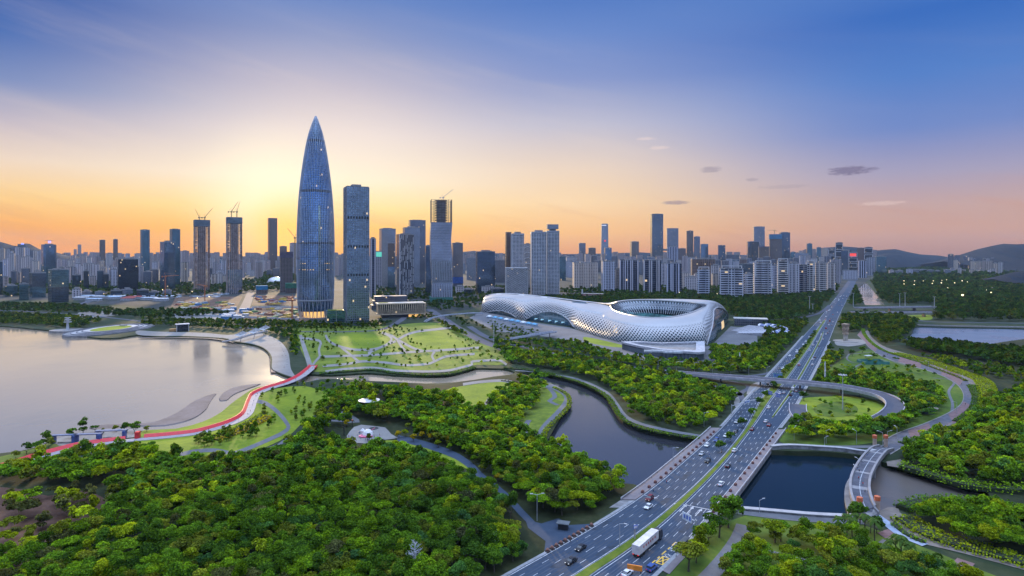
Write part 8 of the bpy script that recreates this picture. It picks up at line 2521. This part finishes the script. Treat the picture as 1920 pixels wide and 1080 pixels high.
# box truck under the flyover
bt = thing('box_truck', 'white box truck coming out from under the flyover', 'truck', (*P(1487, 733)[:2], .19), None, 1.0, True)
MB().box((-.8, 0, .9), (5.2, 2.2, 2.4)).build('cargo_box', mat('trailer_white', (.60, .56, .55)), bt); extrude_profile(MB(), [(1.9, .5), (3.6, .5), (3.6, 1.5), (3.1, 2.4), (1.9, 2.4)], 2.1, 1.9).build('cab', mat('trailer_white', (.60, .56, .55)), bt)
for x_ in (-2.4, 2.7):
    for s in (-1, 1):
        w = MB().lathe([(.42, -.14), (.42, .14)], 10); w.v = [(x_ + v[0], s * .95 + v[2], .42 + v[1]) for v in w.v]; w.build('wheel', TYRE, bt)

# ================================================================ PEOPLE
def person_mesh(step):
    """one continuous figure, 1.7 m, walking; skin-grown from a jointed skeleton"""
    J = [(0, 0, .95, .14), (0, 0, 1.2, .145), (0, 0, 1.42, .13), (0, 0, 1.50, .06), (.02, 0, 1.60, .095), (.02, 0, 1.70, .085),
         (0, .17, 1.40, .06), (-step * .1, .23, 1.14, .045), (step * .1, .22, .90, .035), (0, -.17, 1.40, .06), (step * .1, -.23, 1.14, .045), (step * .22, -.22, .90, .035),
         (0, .09, .88, .09), (step * .18, .10, .48, .065), (step * .22, .10, .07, .045), (step * .22 + .12, .10, .04, .04),
         (0, -.09, .88, .09), (-step * .10, -.10, .48, .065), (-step * .36, -.10, .10, .045), (-step * .26, -.10, .04, .04)]
    E = [(0, 1), (1, 2), (2, 3), (3, 4), (4, 5), (2, 6), (6, 7), (7, 8), (2, 9), (9, 10), (10, 11), (0, 12), (12, 13), (13, 14), (14, 15), (0, 16), (16, 17), (17, 18), (18, 19)]
    me = bpy.data.meshes.new('person'); me.from_pydata([j[:3] for j in J], E, [])
    o = bpy.data.objects.new('person_tmp', me); COL.objects.link(o)
    md = o.modifiers.new('skin', 'SKIN')
    for i, j in enumerate(J): me.skin_vertices[0].data[i].radius = (j[3], j[3])
    me.skin_vertices[0].data[0].use_root = True
    o.modifiers.new('sub', 'SUBSURF').levels = 1
    bpy.context.view_layer.update()
    out = bpy.data.meshes.new_from_object(o.evaluated_get(bpy.context.evaluated_depsgraph_get()))
    bpy.data.objects.remove(o); return out


def person_mat(name, top, legs):
    m = bpy.data.materials.new(name); m.use_nodes = True; T = NT(m.node_tree); b = T.n['Principled BSDF']
    s = T.add('ShaderNodeSeparateXYZ'); T.l.new(T.add('ShaderNodeTexCoord').outputs['Object'], s.inputs[0]); z = s.outputs[2]
    c = T.mix(T.math('GREATER_THAN', z, .92), (*legs, 1), (*top, 1)); c = T.mix(T.math('GREATER_THAN', z, 1.47), c, (.35, .22, .16, 1)); c = T.mix(T.math('GREATER_THAN', z, 1.63), c, (.02, .015, .012, 1))
    T.l.new(c, b.inputs['Base Color']); b.inputs['Roughness'].default_value = .8; return m


PM = [person_mesh(1.0), person_mesh(.5)]
OUT = [('white top and dark trousers', (.7, .7, .7), (.03, .03, .05)), ('red top and dark trousers', (.5, .05, .05), (.03, .03, .04)), ('dark clothes', (.03, .03, .05), (.02, .02, .03)), ('blue top and pale trousers', (.06, .14, .4), (.4, .36, .3))]
PMESH = []
for k, (nm, a_, b_) in enumerate(OUT):
    me = PM[k % 2].copy(); me.materials.clear(); me.materials.append(person_mat('clothes_' + str(k), a_, b_)); PMESH.append((nm, me))
def people(pts, z, place, grp):
    for i, px in enumerate(pts):
        nm, me = PMESH[(i * 3 + len(pts)) % 4]; o = bpy.data.objects.new('person', me); COL.objects.link(o)
        p = P(px[0], px[1]); o.location = (p[0], p[1], z if not callable(z) else z(p)); o.rotation_euler = (0, 0, random.uniform(0, 6.28)); tag(o, f'person walking in {nm} {place}', 'person', grp)
abz = lambda p: float(AB[int(np.argmin([np.hypot(*(q_[:2] - p[:2])) for q_ in AB]))][2]) + .1
people([(1608, 897), (1607, 902), (1611, 905), (1610, 919), (1618, 885), (1626, 870), (1622, 943), (1618, 930)], abz, 'on the arched footbridge', 'people on the arched footbridge')
people([(1770, 700), (1774, 703), (1796, 713), (1803, 722), (1664, 666), (1680, 670), (1815, 745), (1810, 760), (1735, 686)], .28, 'on the greenway', 'people on the greenway')
wlz = lambda p: float(WL[int(np.argmin([np.hypot(*(q_[:2] - p[:2])) for q_ in WL]))][2]) + .05
def on_walk(fr): return [(lambda q_: (960 + F * q_[0] / q_[1], YH + H * F / q_[1]))(WL[int(nW * f)] + np.array([tt[int(nW * f)][1] * 5.0, -tt[int(nW * f)][0] * 5.0, 0])) for f in fr]
people(on_walk([.33, .36, .40, .44, .47, .52, .55, .60, .63, .67, .70, .74, .78, .83, .88, .93, .96]), wlz, 'beside the red wall of the walkway', 'people on the red walkway')
people([(527, 650), (532, 660), (536, 668), (538, 675), (530, 656), (525, 645), (515, 638), (538, 684), (534, 664), (529, 668), (533, 690), (520, 640), (470, 626), (400, 627), (360, 626)], .16, 'on the lakeside promenade', 'people on the promenade')
people([(664, 822), (670, 820), (702, 822), (654, 821), (668, 827), (676, 824), (697, 829), (712, 818)], .28, 'on the pale playground', 'people at the playground')
people([(650, 640), (660, 643), (684, 636), (690, 645), (640, 638), (672, 647), (812, 636), (825, 648), (838, 643), (800, 650), (700, 640), (716, 650), (742, 640), (765, 648), (745, 633)], .20, 'on the park lawns', 'people on the park lawns')
people([(1082, 1018), (1070, 1020), (1276, 1042), (1268, 1047), (1330, 857), (1225, 925), (1250, 908)], .45, 'on the pavement of the avenue', 'people on the avenue pavements')

# ================================================================ AIR
if HAZE > 0:
    hz = MB().box((0, 4600, -6), (20600, 10400, 452)).build('haze', None)
    m = bpy.data.materials.new('evening_haze'); m.use_nodes = True; T = NT(m.node_tree); T.n.clear()
    v = T.add('ShaderNodeVolumePrincipled'); v.inputs['Color'].default_value = (.46, .66, 1.0, 1); v.inputs['Density'].default_value = HAZE; v.inputs['Anisotropy'].default_value = .2
    o = T.add('ShaderNodeOutputMaterial'); T.l.new(v.outputs[0], o.inputs['Volume'])
    hz.data.materials.append(m); tag(hz, kind='stuff')
